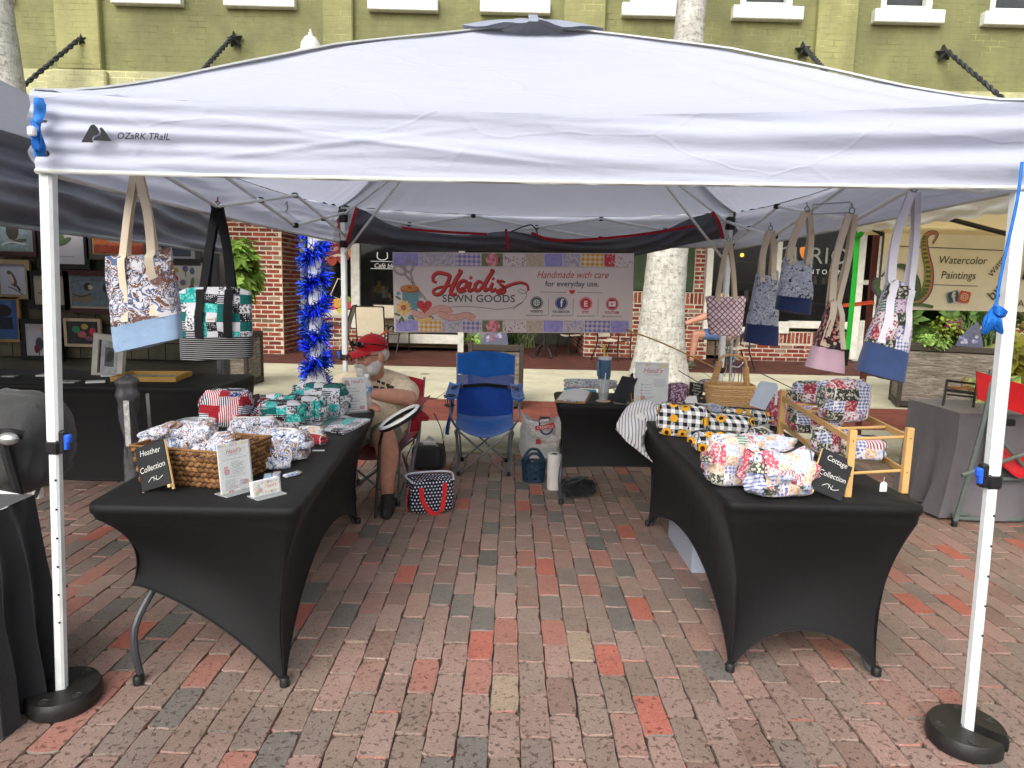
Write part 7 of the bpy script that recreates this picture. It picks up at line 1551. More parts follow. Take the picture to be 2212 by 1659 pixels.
organic('body', head+[('limb', [hp(0, -.02, -.05), neck, chest], [.066, .07, .1]), ('limb', [shL, elL], [.066, .058]), ('limb', [elL, (elL+wrL)/2, wrL], [.056, .052, .034]), ('limb', [shR, elR], [.064, .056]), ('limb', [elR, (elR+wrR)/2, wrR], [.054, .05, .034]),
        ('limb', [chest, belly, (hipL+hipR)/2], [.13, .15, .14]), ('limb', [hipL, kneeL], [.1, .075]), ('limb', [kneeL, kneeL.lerp(ankL, .3)+V((.012, .02, 0)), kneeL.lerp(ankL, .75), ankL], [.078, .079, .056, .042]), ('limb', [hipR, kneeR], [.1, .075]), ('limb', [kneeR, kneeR.lerp(ankR, .35), ankR], [.07, .066, .04])]
        + hand(wrL, V((-1, -.1, .0)), V((0, .4, -1)), 1.0, .45) + hand(wrR, V((.9, -.3, .1)), V((0, .3, -1)), 1.0, .4), .0095, M_SKIN, man, 4)
# shirt
n = N('tan_cotton'); co = n.co(); f = n.noise(co, 5, 3, .6); w = n.noise(n.vm('ADD', co, n.vm('MULTIPLY', n.noise(co, 3, out=1), (.2, .2, .2))), 14, 4, .5); n.fin(n.mix(f, s2l((204, 188, 160)), s2l((222, 207, 180))), .9, 0, .15); n.bump(n.math('ADD', n.math('MULTIPLY', w, 2), f), .7, .03); M_TAN = n.m
shirt = organic('shirt', [('ball', chest+V((0, .03, .02)), (.215, .15, .16)), ('ball', belly+V((.0, .0, -.0)), (.215, .19, .165)), ('ball', belly+V((.0, .03, -.09)), (.215, .18, .11)), ('limb', [neck+V((0, .01, -.035)), chest], [.09, .15]), ('limb', [shL+V((-.03, 0, -.01)), shL.lerp(elL, .62)], [.088, .098]), ('limb', [shR+V((.03, 0, -.01)), shR.lerp(elR, .62)], [.086, .094]), ('limb', [shL, chest+V((0, .02, .08)), shR], [.08, .11, .08])], .012, M_TAN, man, 5)
sh = organic('shorts', [('ball', (hipL+hipR)/2+V((0, .02, -.01)), (.21, .17, .125)), ('limb', [hipL, hipL.lerp(kneeL, .8)], [.118, .107]), ('limb', [hipR, hipR.lerp(kneeR, .85)], [.118, .105])], .012, cloth((104, 106, 88), .9, 600, .4, 9, .2), man, 5)
# print on the chest, laid on the cloth
bv = BVHTree.FromPolygons([v.co+WLOC[shirt] for v in shirt.data.vertices], [tuple(p.vertices) for p in shirt.data.polygons])
def on_shirt(px, py):
    d = ray(px, py); h_ = bv.ray_cast(CAMLOC, d.normalized()); return (h_[0]-d.normalized()*.004) if h_[0] is not None else P(px, py, 4.4)
prt = MB(); INKS = mat((58, 50, 44), .9, .2, 60)
def patchp(pts):
    c = [on_shirt(*p) for p in pts]; prt.add(c, [tuple(range(len(c)))])
for k, (x, y) in enumerate(((800, 813), (808, 815), (818, 820), (828, 824), (838, 828), (847, 832))): patchp([(x-4, y), (x+4, y+2), (x+3, y+8), (x-4, y+6)])
for x, y, w, h in ((812, 836, 12, 6), (826, 838, 10, 5), (840, 838, 8, 9), (815, 845, 20, 4), (838, 848, 9, 4)): patchp([(x-w/2, y-h/2), (x+w/2, y-h/2+1), (x+w/2, y+h/2), (x-w/2, y+h/2)])
prt.build('shirt_print', INKS, man, True, 0)
# beard, hair, cap
organic('beard', [hb(0, .055, -.105, (.05, .045, .045)), hb(0, .06, -.085, (.054, .04, .03)), hb(.05, .02, -.075, (.028, .045, .045)), hb(-.05, .02, -.075, (.028, .045, .045)), hb(.066, -.01, -.045, (.014, .022, .04)), hb(-.066, -.01, -.045, (.014, .022, .04)), hb(.02, .09, -.053, (.026, .014, .009)), hb(-.02, .09, -.053, (.026, .014, .009)), hb(.034, .08, -.07, (.012, .016, .022)), hb(-.034, .08, -.07, (.012, .016, .022)), hb(0, .05, -.14, (.034, .034, .028))], .006, M_BEARD, man, 3)
organic('hair', [hb(0, -.06, .0, (.076, .055, .06)), hb(.07, -.04, .01, (.016, .03, .035)), hb(-.07, -.04, .01, (.016, .03, .035))], .008, M_BEARD, man, 3)
b = MB(); b.bbox((0, 0, 0), (.034, .006, .006), .002); b.v = [hp(p.x/hs, .0935, -.066) + HM @ V((0, 0, p.z)) for p in b.v]; b.build('mouth', mat((96, 44, 40), .5), man, True)
M_CAP = cloth((172, 22, 34), .8, 700, .2, 9, .15)
def capd(u, v):
    a = 2*math.pi*u; e = v*math.pi/2; x, y = math.sin(e)*math.cos(a), math.sin(e)*math.sin(a); z = math.cos(e); return hp(x*.084, y*.102-.012, .048+z*.078*(1-.08*max(0, y)))
b = MB(); b.grid(lambda u, v: capd(u, max(.002, v)), 30, 10, True); b.grid(lambda u, v: V(capd(u, 1.0))+HM @ V((0, 0, -.022*v)), 30, 2, True); cap_ = b.build('cap', M_CAP, man, True, 60)
b = MB(); b.sheet(lambda u, v: hp((u-.5)*2*.074*math.sqrt(max(.02, 1-(v*.9)**2.4)), .072+.085*v-.02*abs(u-.5)*2*(1-v), .04-.016*v-.022*(abs(u-.5)*2)**2), 14, 8, .004, up); b.build('cap_bill', M_CAP, cap_, True, 60)
b = MB(); b.ball(hp(0, -.012, .126), .008); b.build('cap_button', M_CAP, cap_, True)
sg_ = MB()
for x in (-.036, .036): sg_.ball(hp(x, .1, .072), (.031*hs, .008, .02*hs), 14, 8, HM)
sg_.tube([hp(-.01, .106, .076), hp(.01, .106, .076)], .004, 5)
for s_ in (-1, 1): sg_.tube(curve([hp(s_*.064, .09, .08), hp(s_*.087, .03, .07), hp(s_*.089, -.03, .058), hp(s_*.084, -.06, .045)], 5), .0035, 5)
sg_.build('sunglasses', mat((20, 28, 28), .1, .1, spec=.8), man, True)
gl = MB()
for x in (-.034, .034): gl.tube([hp(x+.026*math.cos(a), .103, .0+.018*math.sin(a)) for a in [k*.52 for k in range(12)]], .0016, 4, closed=True)
gl.tube([hp(-.008, .106, .004), hp(.008, .106, .004)], .0016, 4)
for s_ in (-1, 1): gl.tube([hp(s_*.06, .1, .006), hp(s_*.08, -.01, .006)], .0018, 4)
gl.build('eyeglasses', mat((60, 40, 30), .4), man, True)
for x in (-.033, .033): b = MB(); b.ball(hp(x, .079, .0), (.011*hs, .009, .008*hs), 10, 7, HM); e_ = b.build('eye', mat((220, 214, 206), .3, 0), man, True); b = MB(); b.ball(hp(x, .0875, -.0), .0055*hs, 8, 6); b.build('iris', mat((60, 62, 60), .2, 0), e_, True)
# sock and shoe
organic('sock', [('limb', [ankL+V((0, 0, .045)), ankL+V((0, 0, -.03))], [.044, .045])], .008, cloth((22, 22, 24)), man, 2)
fd = V((.1, -1, 0)).normalized(); heel = V((ankL.x, ankL.y+.02, 0))
M_SHOE = mat((38, 37, 37), .7, .2, 30, .4, 200)
so = organic('shoe', [('limb', [heel+V((0, .02, .045)), heel+fd*.1+V((0, 0, .05)), heel+fd*.2+V((0, 0, .036))], [.046, .05, .036]), ('limb', [heel+V((0, 0, .09)), heel+fd*.05+V((0, 0, .085))], [.044, .045]), ('limb', [heel+V((0, .02, .018)), heel+fd*.12+V((0, 0, .018)), heel+fd*.215+V((0, 0, .02))], [.04, .046, .034])], .008, M_SHOE, man, 3)
b = MB(); b.ribbon([heel+fd*.02+V((0, -.03, .125)), heel+fd*.06+V((0, -.02, .1))], .018, (1, 0, 0), .006); b.build('shoe_tab', mat((206, 84, 40), .7), so, True)
heelR = V((ankR.x, ankR.y+.02, 0)); organic('shoe', [('limb', [heelR+V((0, .02, .045)), heelR+fd*.1+V((0, 0, .05)), heelR+fd*.2+V((0, 0, .036))], [.046, .05, .036]), ('limb', [heelR+V((0, 0, .09)), heelR+fd*.05+V((0, 0, .085))], [.044, .045])], .01, M_SHOE, man, 3)
camp_chair('red folding camp chair under the bearded man', V(((hipL.x+hipR.x)/2-.01, 4.9, 0)), -.06, M_CRD, M_CRD, False, 1.12, .80)
b = MB(); q = [P(884, 862, 4.95), P(932, 900, 4.72), P(930, 908, 4.7), P(889, 910, 4.74)]; b.add(q+[p+V((.0, .02, 0)) for p in q], [(3, 2, 1, 0), (4, 5, 6, 7)]+[(i, (i+1) % 4, 4+(i+1) % 4, 4+i) for i in range(4)])
ch_red = [o for o in COL.objects if o.name.startswith('camp_chair') and 'red' in o.get('label', '')][0]; b.build('side_flap', M_CRD, ch_red, True)
# ring light leaning in his lap
c = P(864, 904, 4.26); u = (P(903, 889, 4.2)-P(828, 922, 4.3)).normalized(); vv = V((.1, 1, .16)); vv = (vv-u*vv.dot(u)).normalized(); nn = u.cross(vv); nn = nn if nn.z > 0 else -nn
t = thing('ring_light', 'white ring light leaning in front of the seated man', 'ring light', c); R1 = .135; b = MB(); b.tube([c+u*R1*math.cos(a)+vv*R1*math.sin(a) for a in [k*2*math.pi/48 for k in range(48)]], .017, 8, closed=True, sq=None); b.build('housing', M_BLK, t, True)
b = MB(); b.tube([c+nn*.008+u*R1*math.cos(a)+vv*R1*math.sin(a) for a in [k*2*math.pi/48 for k in range(48)]], .0145, 8, closed=True); b.build('diffuser', mat((226, 228, 226), .4, 0), t, True)
b = MB(); b.tube([c-u*R1, c-u*R1*1.35-V((0, -.05, .12))], .01, 6); b.tube([c-u*R1*1.35-V((0, -.05, .12)), V((c.x-.17, c.y+.05, .02))], .009, 6); b.build('stand', M_BLK, t, True)
# second seated person, mostly hidden by the lattice tote
Yp = 12.3; p2 = thing('person', 'seated person with crossed bare legs and blue shorts behind lattice tote', 'person', V((P(1492, 797, Yp).x, Yp, .134)))
hp1 = P(1575, 722, Yp+.15); kn1 = P(1503, 722, Yp-.1); an1 = P(1493, 782, Yp-.05); kn2 = P(1556, 672, Yp-.35); an2 = P(1478, 700, Yp-.2)
organic('body', [('limb', [hp1, kn1], [.1, .075]), ('limb', [kn1, kn1.lerp(an1, .4), an1], [.07, .06, .04]), ('limb', [hp1+V((.05, .1, 0)), kn2], [.1, .075]), ('limb', [kn2, kn2.lerp(an2, .4), an2], [.068, .062, .042]), ('limb', [hp1, P(1580, 680, Yp+.2), P(1576, 662, Yp+.15)], [.14, .15, .1]), ('ball', P(1566, 655, Yp+.05), (.08, .1, .11)), ('limb', [P(1590, 668, Yp+.1), P(1575, 700, Yp-.1), P(1545, 690, Yp-.3)], [.05, .042, .03])] + hand(P(1545, 690, Yp-.3), V((-1, 0, -.2)), V((0, .3, -1))), .018, M_SKIN, p2, 4)
organic('shorts', [('limb', [hp1+V((.05, .05, 0)), hp1.lerp(kn1, .72)], [.13, .1]), ('limb', [hp1+V((.06, .1, 0)), (hp1+V((.05, .1, 0))).lerp(kn2, .55)], [.12, .095])], .018, cloth((84, 112, 160)), p2, 4)
organic('shirt', [('limb', [hp1+V((0, .02, .05)), P(1580, 672, Yp+.18)], [.16, .17])], .02, cloth((120, 130, 140)), p2, 4)
b = MB(); b.lathe([(.2, 0), (.19, .012), (.11, .03), (.1, .1), (.05, .12)], P(1562, 648, Yp+.05), 20); b.build('straw_hat', mat((206, 160, 96), .8, .15, 40), p2, True)
for an, dr in ((an1, V((-1, -.35, -.0))), (an2, V((-.8, -.2, .25)))):
    dr = dr.normalized(); fz = an+V((0, 0, -.06)) if an is an1 else an+V((-.03, 0, -.0)); 
    so = organic('shoe', [('limb', [fz-dr*.04, fz+dr*.1, fz+dr*.2], [.05, .05, .038]), ('ball', an, (.052, .055, .055))], .014, mat((84, 84, 62), .8, .2, 30), p2, 3)
    b = MB(); b.tube([fz-dr*.05+V((0, 0, -.04)), fz+dr*.1+V((0, 0, -.043)), fz+dr*.22+V((0, 0, -.03))], [.035, .04, .03], 8, sq=.4); b.build('sole', mat((224, 222, 214), .6), so, True)
c = V((hp1.x+.1, Yp+.15, .134)); cafe_chair('dark framed chair under the person with crossed legs', c, -1.6)
# ================================================================ LEFT NEIGHBOUR: ART STALL
M_GT = fabric_mat((132, 135, 146), .14, 'grey_tent_fabric'); la = thing('canopy_tent', 'dark grey canopy tent over the framed art stall at left', 'canopy tent', (-3.6, 4.2, 0))
n0, n1 = P(0, 275, 3.05), P(476, 418, 5.75); m0, m1 = P(0, 482, 3.05), P(476, 548, 5.75); ext = lambda a, c_, k: a+(a-c_)*k
t0, b0 = ext(n0, n1, .25), ext(m0, m1, .25)
def lv(u, v):
    a = t0.lerp(n1, u); c_ = b0.lerp(m1, u); p = a.lerp(c_, v); d = .045*math.sin(v*11+u*4)*v+.06*mnoise.noise(V((u*3, v*5+u*3, 4)))+.026*math.sin(v*26-u*9+2*math.sin(u*5)); return p+V((d, 0, 0))
b = MB(); b.grid(lv, 80, 30); vl = b.build('valance', M_GT, la, True, 70); b = MB(); b.tube([lv(k/50, 1) for k in range(51)], .011, 6); b.build('hem', mat((150, 156, 158), .7), vl, True)
b = MB(); ap = V((-3.9, 4.2, 3.1)); b.grid(lambda u, v: t0.lerp(n1, u).lerp(ap, v), 10, 8); b.grid(lambda u, v: V((-5.8, lerp(2.4, 5.8, u), 2.2)).lerp(ap, v), 10, 8); b.grid(lambda u, v: V((lerp(n1.x, -5.8, u), 5.8, n1.z)).lerp(ap, v), 10, 8); b.grid(lambda u, v: V((lerp(t0.x, -5.8, u), t0.y, t0.z)).lerp(ap, v), 10, 8); b.build('roof', M_GT, la, True, 60)
b = MB(); b.grid(lambda u, v: V((lerp(-5.8, P(478, 700, 6.25).x, u), 6.42, lerp(.3, 2.4, v))), 4, 4); b.build('back_wall', cloth((96, 92, 82), .9, 300, .3), la, True)
b = MB(); b.grid(lambda u, v: V((-5.8, lerp(2.6, 6.4, u), lerp(.0, 2.4, v))), 4, 4); b.build('side_wall', cloth((70, 70, 72), .9, 300, .3), la, True)
for x in (P(472, 700, 6.1).x,):
    b = MB(); b.bbox((x, 6.1, 1.0), (.05, .05, 2.0), .006); b.build('leg', mat((96, 98, 102), .4, .1, metal=.4), la, True)
    b = MB(); b.bbox((x, 6.1, P(480, 830, 6.1).z), (.08, .08, .12), .01); b.build('leg_clamp', mat((200, 204, 210), .4), la, True)
b = MB(); b.grid(lambda u, v: V((P(lerp(446, 474, u), 600, 6.05).x, 6.05+.02*math.sin(u*9), lerp(P(460, 640, 6.05).z, P(460, 540, 6.05).z, v))), 8, 4); b.build('side_flap', cloth((84, 84, 88)), la, True)
# grid wall
gw = thing('grid_wall', 'black wire grid wall hung with framed pictures', 'display panel', P(200, 790, 6.25)); gx0, gx1, gz0, gz1 = P(-60, 600, 6.25).x, P(445, 600, 6.25).x, .8, 2.1; b = MB(); k = 0; x = gx0
while x < gx1: b.tube([(x, 6.25, gz0), (x, 6.25, gz1)], .0045, 4); x += .155
z = gz0
while z < gz1: b.tube([(gx0, 6.244, z), (gx1, 6.244, z)], .0045, 4); z += .155
b.build('wire_grid', M_BLK, gw, True, 0, kind='stuff')
b = MB(); b.grid(lambda u, v: V((lerp(gx0, gx1, u), 6.3+.01*math.sin(u*20), lerp(gz0, gz1, v))), 30, 4); b.build('canvas_backing', mat((104, 98, 80), .9, .25, 5), gw, True)
def art(label, box, inner, fc, mc, pics, Y=6.2, rot=0, dep=.03, cat='picture', tiltx=0, mat2=None):
    """box, inner: photo rectangles (x0,y0,x1,y1); pics: list of flat shapes in photo units"""
    x0, y0, x1, y1 = box; a, c_ = P(x0, y1, Y), P(x1, y0, Y); w, h = c_.x-a.x, c_.z-a.z; t = thing('framed_picture', label, cat, V(((a.x+c_.x)/2, Y, a.z)), group='framed pictures of the art stall')
    M4 = frame(V(((a.x+c_.x)/2, Y, (a.z+c_.z)/2)), (math.cos(rot), 0, math.sin(rot)), (-math.sin(rot), tiltx, math.cos(rot))); fw_ = (inner[0]-x0)/(x1-x0)*w*.5+.012
    kx = w/(x1-x0); ix0, ix1 = (inner[0]-(x0+x1)/2)*kx, (inner[2]-(x0+x1)/2)*kx; iy0, iy1 = -(inner[3]-(y0+y1)/2)*kx, -(inner[1]-(y0+y1)/2)*kx; f_ = min(.045, abs(-w/2-ix0)+.004)
    b = MB(); 
    for (u0, v0, u1, v1) in ((-w/2, -h/2, w/2, -h/2+f_), (-w/2, h/2-f_, w/2, h/2), (-w/2, -h/2+f_, -w/2+f_, h/2-f_), (w/2-f_, -h/2+f_, w/2, h/2-f_)): b.prism([(u0, v0), (u1, v0), (u1, v1), (u0, v1)], -dep/2, dep/2, M4)
    b.build('frame', mat(fc, .5, .15), t, True, 0); b = MB(); b.prism([(-w/2+f_*.5, -h/2+f_*.5), (w/2-f_*.5, -h/2+f_*.5), (w/2-f_*.5, h/2-f_*.5), (-w/2+f_*.5, h/2-f_*.5)], -.006, .002, M4); b.build('mount', mat(mc, .8, .05), t, True, 0)
    fl = Flat(M4 @ Matrix.Translation((0, 0, .003)), t, kx, (x0+x1)/2, (y0+y1)/2); fl.step = .0005
    for s_ in pics:
        if s_[0] == 'r': fl.rect(*s_[1], mat(s_[2], .7, .25, 25), 'painting')
        elif s_[0] == 'd': fl.disc(s_[1][0], s_[1][1], s_[1][2], mat(s_[2], .7, .15, 30), 'painting', s_[1][3], s_[1][4] if len(s_[1]) > 4 else 0)
        else: fl.stroke(s_[1], s_[3], mat(s_[2], .7, .1), 'painting')
    fl.done(); return t
BRN, BKF, OAK = (58, 30, 26), (22, 24, 28), (150, 120, 78)
art('brown framed seabird painting at the top left of the art wall', (-28, 470, 80, 553), (2, 474, 60, 538), BRN, (106, 120, 120), [('r', (2, 474, 60, 538), (112, 128, 130)), ('d', (28, 500, 13, 18), (52, 46, 40)), ('d', (26, 482, 6, 7), (40, 34, 30)), ('d', (40, 520, 18, 4, -.2), (70, 66, 54)), ('s', [(4, 528), (24, 522), (54, 526)], (160, 170, 168), 3)])
art('black framed fruit and leaf print with wide white mat', (84, 478, 190, 580), (100, 486, 176, 568), BKF, (176, 174, 180), [('d', (134, 502, 8, 6), (196, 110, 80)), ('d', (128, 514, 12, 16), (92, 106, 70)), ('d', (140, 522, 16, 5, -.5), (84, 100, 64)), ('s', [(108, 552), (160, 552)], (120, 118, 122), 1)])
art('grey framed orange landscape behind the paisley tote straps', (190, 492, 320, 560), (200, 500, 312, 550), (72, 66, 62), (176, 160, 118), [('r', (204, 500, 310, 547), (176, 92, 52)), ('d', (250, 512, 24, 12), (150, 140, 130)), ('r', (204, 530, 310, 547), (150, 64, 40))])
art('pale oak framed hawk painting beside the white tent leg', (-6, 562, 64, 645), (2, 569, 56, 636), (150, 132, 100), (170, 172, 186), [('d', (27, 602, 7, 17, -.4), (96, 70, 56)), ('d', (24, 600, 5, 13, -.4), (176, 168, 160)), ('d', (22, 590, 4, 4), (90, 84, 80)), ('s', [(18, 618), (30, 622), (48, 634)], (110, 100, 90), 2.5), ('s', [(36, 616), (42, 626)], (44, 40, 44), 4)])
art('small black framed pale bird study behind the tent leg', (66, 586, 148, 668), (76, 595, 138, 658), BKF, (160, 152, 138), [('s', [(84, 632), (94, 634), (90, 626)], (70, 64, 58), 2)])
art('dark red framed painting of two ducks on grey water', (143, 586, 255, 676), (154, 594, 246, 662), (64, 22, 24), (168, 158, 146), [('r', (156, 596, 246, 660), (104, 118, 128)), ('d', (180, 644, 24, 9), (118, 108, 94)), ('d', (192, 620, 9, 8), (58, 46, 44)), ('d', (197, 621, 5, 5), (190, 180, 160)), ('d', (228, 622, 6, 9), (60, 50, 46)), ('s', [(158, 610), (200, 606), (240, 610)], (80, 94, 106), 1.6), ('s', [(158, 634), (176, 640), (200, 634)], (70, 60, 54), 2)])
art('oak framed dark seascape at the lower left edge', (-8, 642, 42, 738), (-4, 650, 26, 710), (170, 128, 76), (60, 90, 140), [('r', (-4, 650, 26, 672), (70, 106, 156)), ('d', (6, 674, 20, 12), (44, 44, 50)), ('r', (-4, 686, 26, 708), (34, 42, 60))])
art('black framed crane painting low beside the tent leg', (49, 690, 132, 778), (60, 698, 122, 766), BKF, (174, 170, 176), [('d', (86, 742, 8, 13), (64, 66, 80)), ('d', (80, 752, 5, 9), (110, 40, 44)), ('s', [(90, 732), (94, 720), (90, 712)], (140, 130, 130), 3), ('d', (94, 712, 5, 4), (196, 130, 80)), ('s', [(86, 754), (84, 766)], (50, 46, 44), 1.5)])
art('cream framed dark flower painting above the standing frame', (142, 689, 218, 748), (147, 694, 213, 742), (190, 166, 138), (54, 54, 58), [('r', (149, 696, 212, 740), (52, 52, 54)), ('d', (166, 712, 8, 7), (60, 130, 90)), ('d', (184, 706, 7, 6), (176, 150, 70)), ('d', (178, 722, 9, 7), (170, 90, 90)), ('d', (200, 716, 7, 8), (190, 60, 80)), ('d', (192, 730, 8, 5), (120, 80, 96))])
art('grey matted dark seascape under the edge of the grey tent', (330, 520, 432, 572), (342, 526, 420, 560), (66, 64, 64), (150, 148, 152), [('r', (350, 528, 412, 553), (54, 64, 74))], 6.19)
art('black framed sheet of tulip and flower studies', (366, 560, 446, 650), (372, 567, 438, 640), BKF, (196, 192, 184), [('d', (382, 585, 6, 5), (170, 150, 60)), ('d', (402, 582, 6, 6), (104, 90, 130)), ('d', (416, 586, 5, 7), (84, 100, 120)), ('d', (381, 602, 6, 6), (190, 50, 56)), ('d', (396, 610, 6, 6), (110, 100, 130)), ('d', (416, 608, 4, 9, .2), (90, 120, 80)), ('d', (414, 620, 6, 5), (190, 56, 50)), ('d', (390, 628, 6, 5), (80, 90, 150)), ('s', [(402, 586), (403, 598)], (80, 100, 70), 1.5), ('s', [(382, 606), (386, 616)], (80, 100, 70), 1.5)], 6.18)
art('white silver framed drawing standing on the art table', (206, 724, 266, 818), (218, 738, 254, 808), (196, 192, 182), (70, 64, 62), [('r', (220, 738, 252, 806), (170, 172, 178)), ('r', (228, 752, 246, 790), (96, 96, 98)), ('d', (238, 770, 7, 12, .4), (60, 60, 62))], 5.62, -.12, .05)
# art table, flat frame and cards on it
lt = [V((-5.2, 5.03, 0)), P(470, 845, 5.05), V((0, 0, 0)), V((-5.2, 5.85, 0))]; lt[1] = V((P(486, 840, 5.2).x, 5.03, 0)); lt[2] = V((lt[1].x, 5.85, 0))
fitted_table('art stall table under a plain black cover', lt, .03, (.01, .01, .01, .01), (.0, .0, .0, .0), .015)
c = G(330, 818, TZ+.002); t = thing('framed_picture', 'shallow gold framed picture lying flat on the art table', 'picture', c, .12, 'framed pictures of the art stall'); b = MB(); w, h = .48, .36
for (cc, ss) in (((0, -h/2, .02), (w, .02, .04)), ((0, h/2, .02), (w, .02, .04)), ((-w/2+.01, 0, .02), (.02, h-.02, .04)), ((w/2-.01, 0, .02), (.02, h-.02, .04))): b.bbox(cc, ss, .002)
b.build('frame', mat((176, 136, 60), .45, .12), t, False); b = MB(); b.box((0, 0, .006), (w-.03, h-.03, .006)); b.build('picture_sheet', mat((150, 160, 150), .6, .4, 6), t, False)
for k, (px, py, w, lab) in enumerate(((22, 814, .1, 'white card at the far left of the art table'), (112, 812, .14, 'printed card beside the tent leg on the art table'), (150, 826, .18, 'wide sketch sheet on the art table front edge'), (262, 812, .15, 'matted print lying left of the gold frame'), (300, 826, .12, 'small white card in the middle of the art table'), (222, 826, .13, 'thick white print pack before the standing frame'))):
    c = G(px*.93, py, TZ+.002) if px > 60 else G(px, py, TZ+.002); t = thing('print_card', lab, 'print', c, .1*k, 'loose prints on the art table'); b = MB(); b.bbox((0, 0, .006), (w, w*.7, .01), .001); b.build('sheet', M_PAPER if k % 2 else mat((150, 150, 148), .7, .3, 20), t, False)
# closed umbrella standing beside the table
c = P(290, 1060, 4.45); c.z = 0.0; t = thing('closed_umbrella', 'closed grey umbrella in its sleeve standing behind the left table', 'umbrella', V((c.x, 4.45, 0))); tz = P(290, 808, 4.45).z; M_UMB = mat((84, 84, 86), .45, .25, 20, .6, 30)
def uf(u, v):
    a = 2*math.pi*u; z = v*tz; r = .055+.012*math.sin(v*9); r *= (1 if v < .82 else 1.0+.12*math.sin((v-.82)*60)); r = r if v < .96 else r*max(.15, (1-v)/.04)
    return V((c.x+(r+.008*math.sin(a*3+v*24))*math.cos(a)+.01*math.sin(v*6), 4.45+(r+.008*math.sin(a*4+v*17))*math.sin(a), z))
b = MB(); b.grid(uf, 24, 60, True); b.build('canopy_sleeve', M_UMB, t, True, 70); b = MB(); b.ribbon(curve([P(318, 850, 4.4), P(322, 900, 4.38), P(326, 960, 4.42)], 6), .022, (1, 0, 0), .003); b.build('strap', M_UMB, t, True); b = MB(); b.box(P(275, 915, 4.36), (.035, .004, .3)); b.build('care_label', mat((200, 198, 194), .6, .3, 40), t, True)
# draped black table at the very front left
dk = thing('draped_table', 'black cloth draped table at the bottom left edge', 'table', G(20, 1560)); xr, y0_ = -1.72, 2.16; zt0 = P(60, 1122, 2.16).z
def dr(u, v):
    k = u*2; zt = zt0
    if k < 1: x, y = lerp(-2.6, xr, k), y0_
    else: x, y = xr, lerp(y0_, 2.42, k-1)
    nrm = V((0, -1, 0)) if k < .97 else (V((.7, -.7, 0)) if k < 1.05 else V((1, 0, 0))); fl_ = v*.05+v*.035*math.sin(u*26+1)+.02*mnoise.noise(V((u*8, v*3, 2)))
    return V((x, y, zt*(1-v)))+nrm*fl_+V((0, 0, .01*math.sin(u*30)*0))
b = MB(); b.grid(dr, 90, 24); b.add([V((-2.6, y0_, zt0)), V((xr, y0_, zt0)), V((xr, 2.42, zt0)), V((-2.6, 2.42, zt0))], [(0, 1, 2, 3)]); b.build('cloth', cloth((34, 34, 36), .85, 500, .4, 6, .2), dk, True, 60)
b = MB()
for x, y in ((-2.5, 2.22), (-1.8, 2.22), (-2.5, 2.38), (-1.8, 2.38)): b.tube([(x, y, 0), (x, y, .64)], .014, 6)
b.build('frame_legs', M_STEEL, dk, True)
# backpack cart behind it
c = G(30, 1110); t = thing('stroller', 'grey covered stroller with black frame at the left edge', 'stroller', V((c.x-.12, 3.15, 0)), 0); sx = P(30, 1000, 3.15).x
b = soft_box(.52, .5, .5, 71, 3, .5, 14, .008); b.v = [p+V((sx-.13, 3.3, .48)) for p in b.v]; o = b.build('hood', cloth((66, 66, 66), .8, 400, .4, 6, .15), t, True, 0); weld(o)
b = MB(); b.tube(curve([P(8, 950, 3.05), P(20, 1000, 3.05), P(38, 1060, 3.05), P(50, 1120, 3.05), P(54, 1180, 3.05)], 6), .022, 8); b.tube(curve([P(-30, 940, 3.05), P(15, 935, 3.02), P(50, 940, 3.05)], 5), .02, 8); b.build('frame', M_BLK, t, True)
b = MB(); b.ball(P(18, 948, 3.0), (.045, .03, .03)); b.build('bell', mat((206, 206, 204), .25, .1, metal=.7), t, True)
b = MB(); b.grid(lambda u, v: P(lerp(-20, 42, u), lerp(1055, 1100, v)+12*u, 3.0), 4, 3); b.build('pamphlet', M_PAPER, t, True, 0); b = MB(); b.tube([V((sx-.2, 3.3, .12)), V((sx-.24, 3.3, .12))], .12, 16); b.build('wheel', M_BLK, t, True)
b = MB(); b.ribbon(curve([P(82, 1010, 3.3), P(95, 1030, 3.3), P(105, 1050, 3.3)], 5), .02, (1, 0, 0), .003); b.ribbon(curve([P(80, 1010, 3.3), P(84, 1050, 3.3), P(75, 1075, 3.3)], 5), .02, (1, 0, 0), .003); b.build('strap', cloth((120, 116, 96)), t, True)
b = MB(); b.grid(lambda u, v: P(lerp(58, 96, u), lerp(1056, 1080, v)-6*u, 3.6)+V((0, .02*math.sin(u*6), 0)), 6, 4); b.build('white_cloth', M_PAPER, t, True)
c = P(58, 1150, 2.95); b = MB(); b.ball(c, (.035, .03, .045)); t = b.build('small_bottle', glass((226, 226, 226), .1, .6), None, True, 60, 'small clear bottle with pink base beside the black draped table', 'bottle'); b = MB(); b.lathe([(.036, -.05), (.037, -.02), (.034, -.015)], c, 14, Matrix.Rotation(.3, 3, 'Y')); b.build('pink_base', mat((206, 60, 90), .5), t, True)
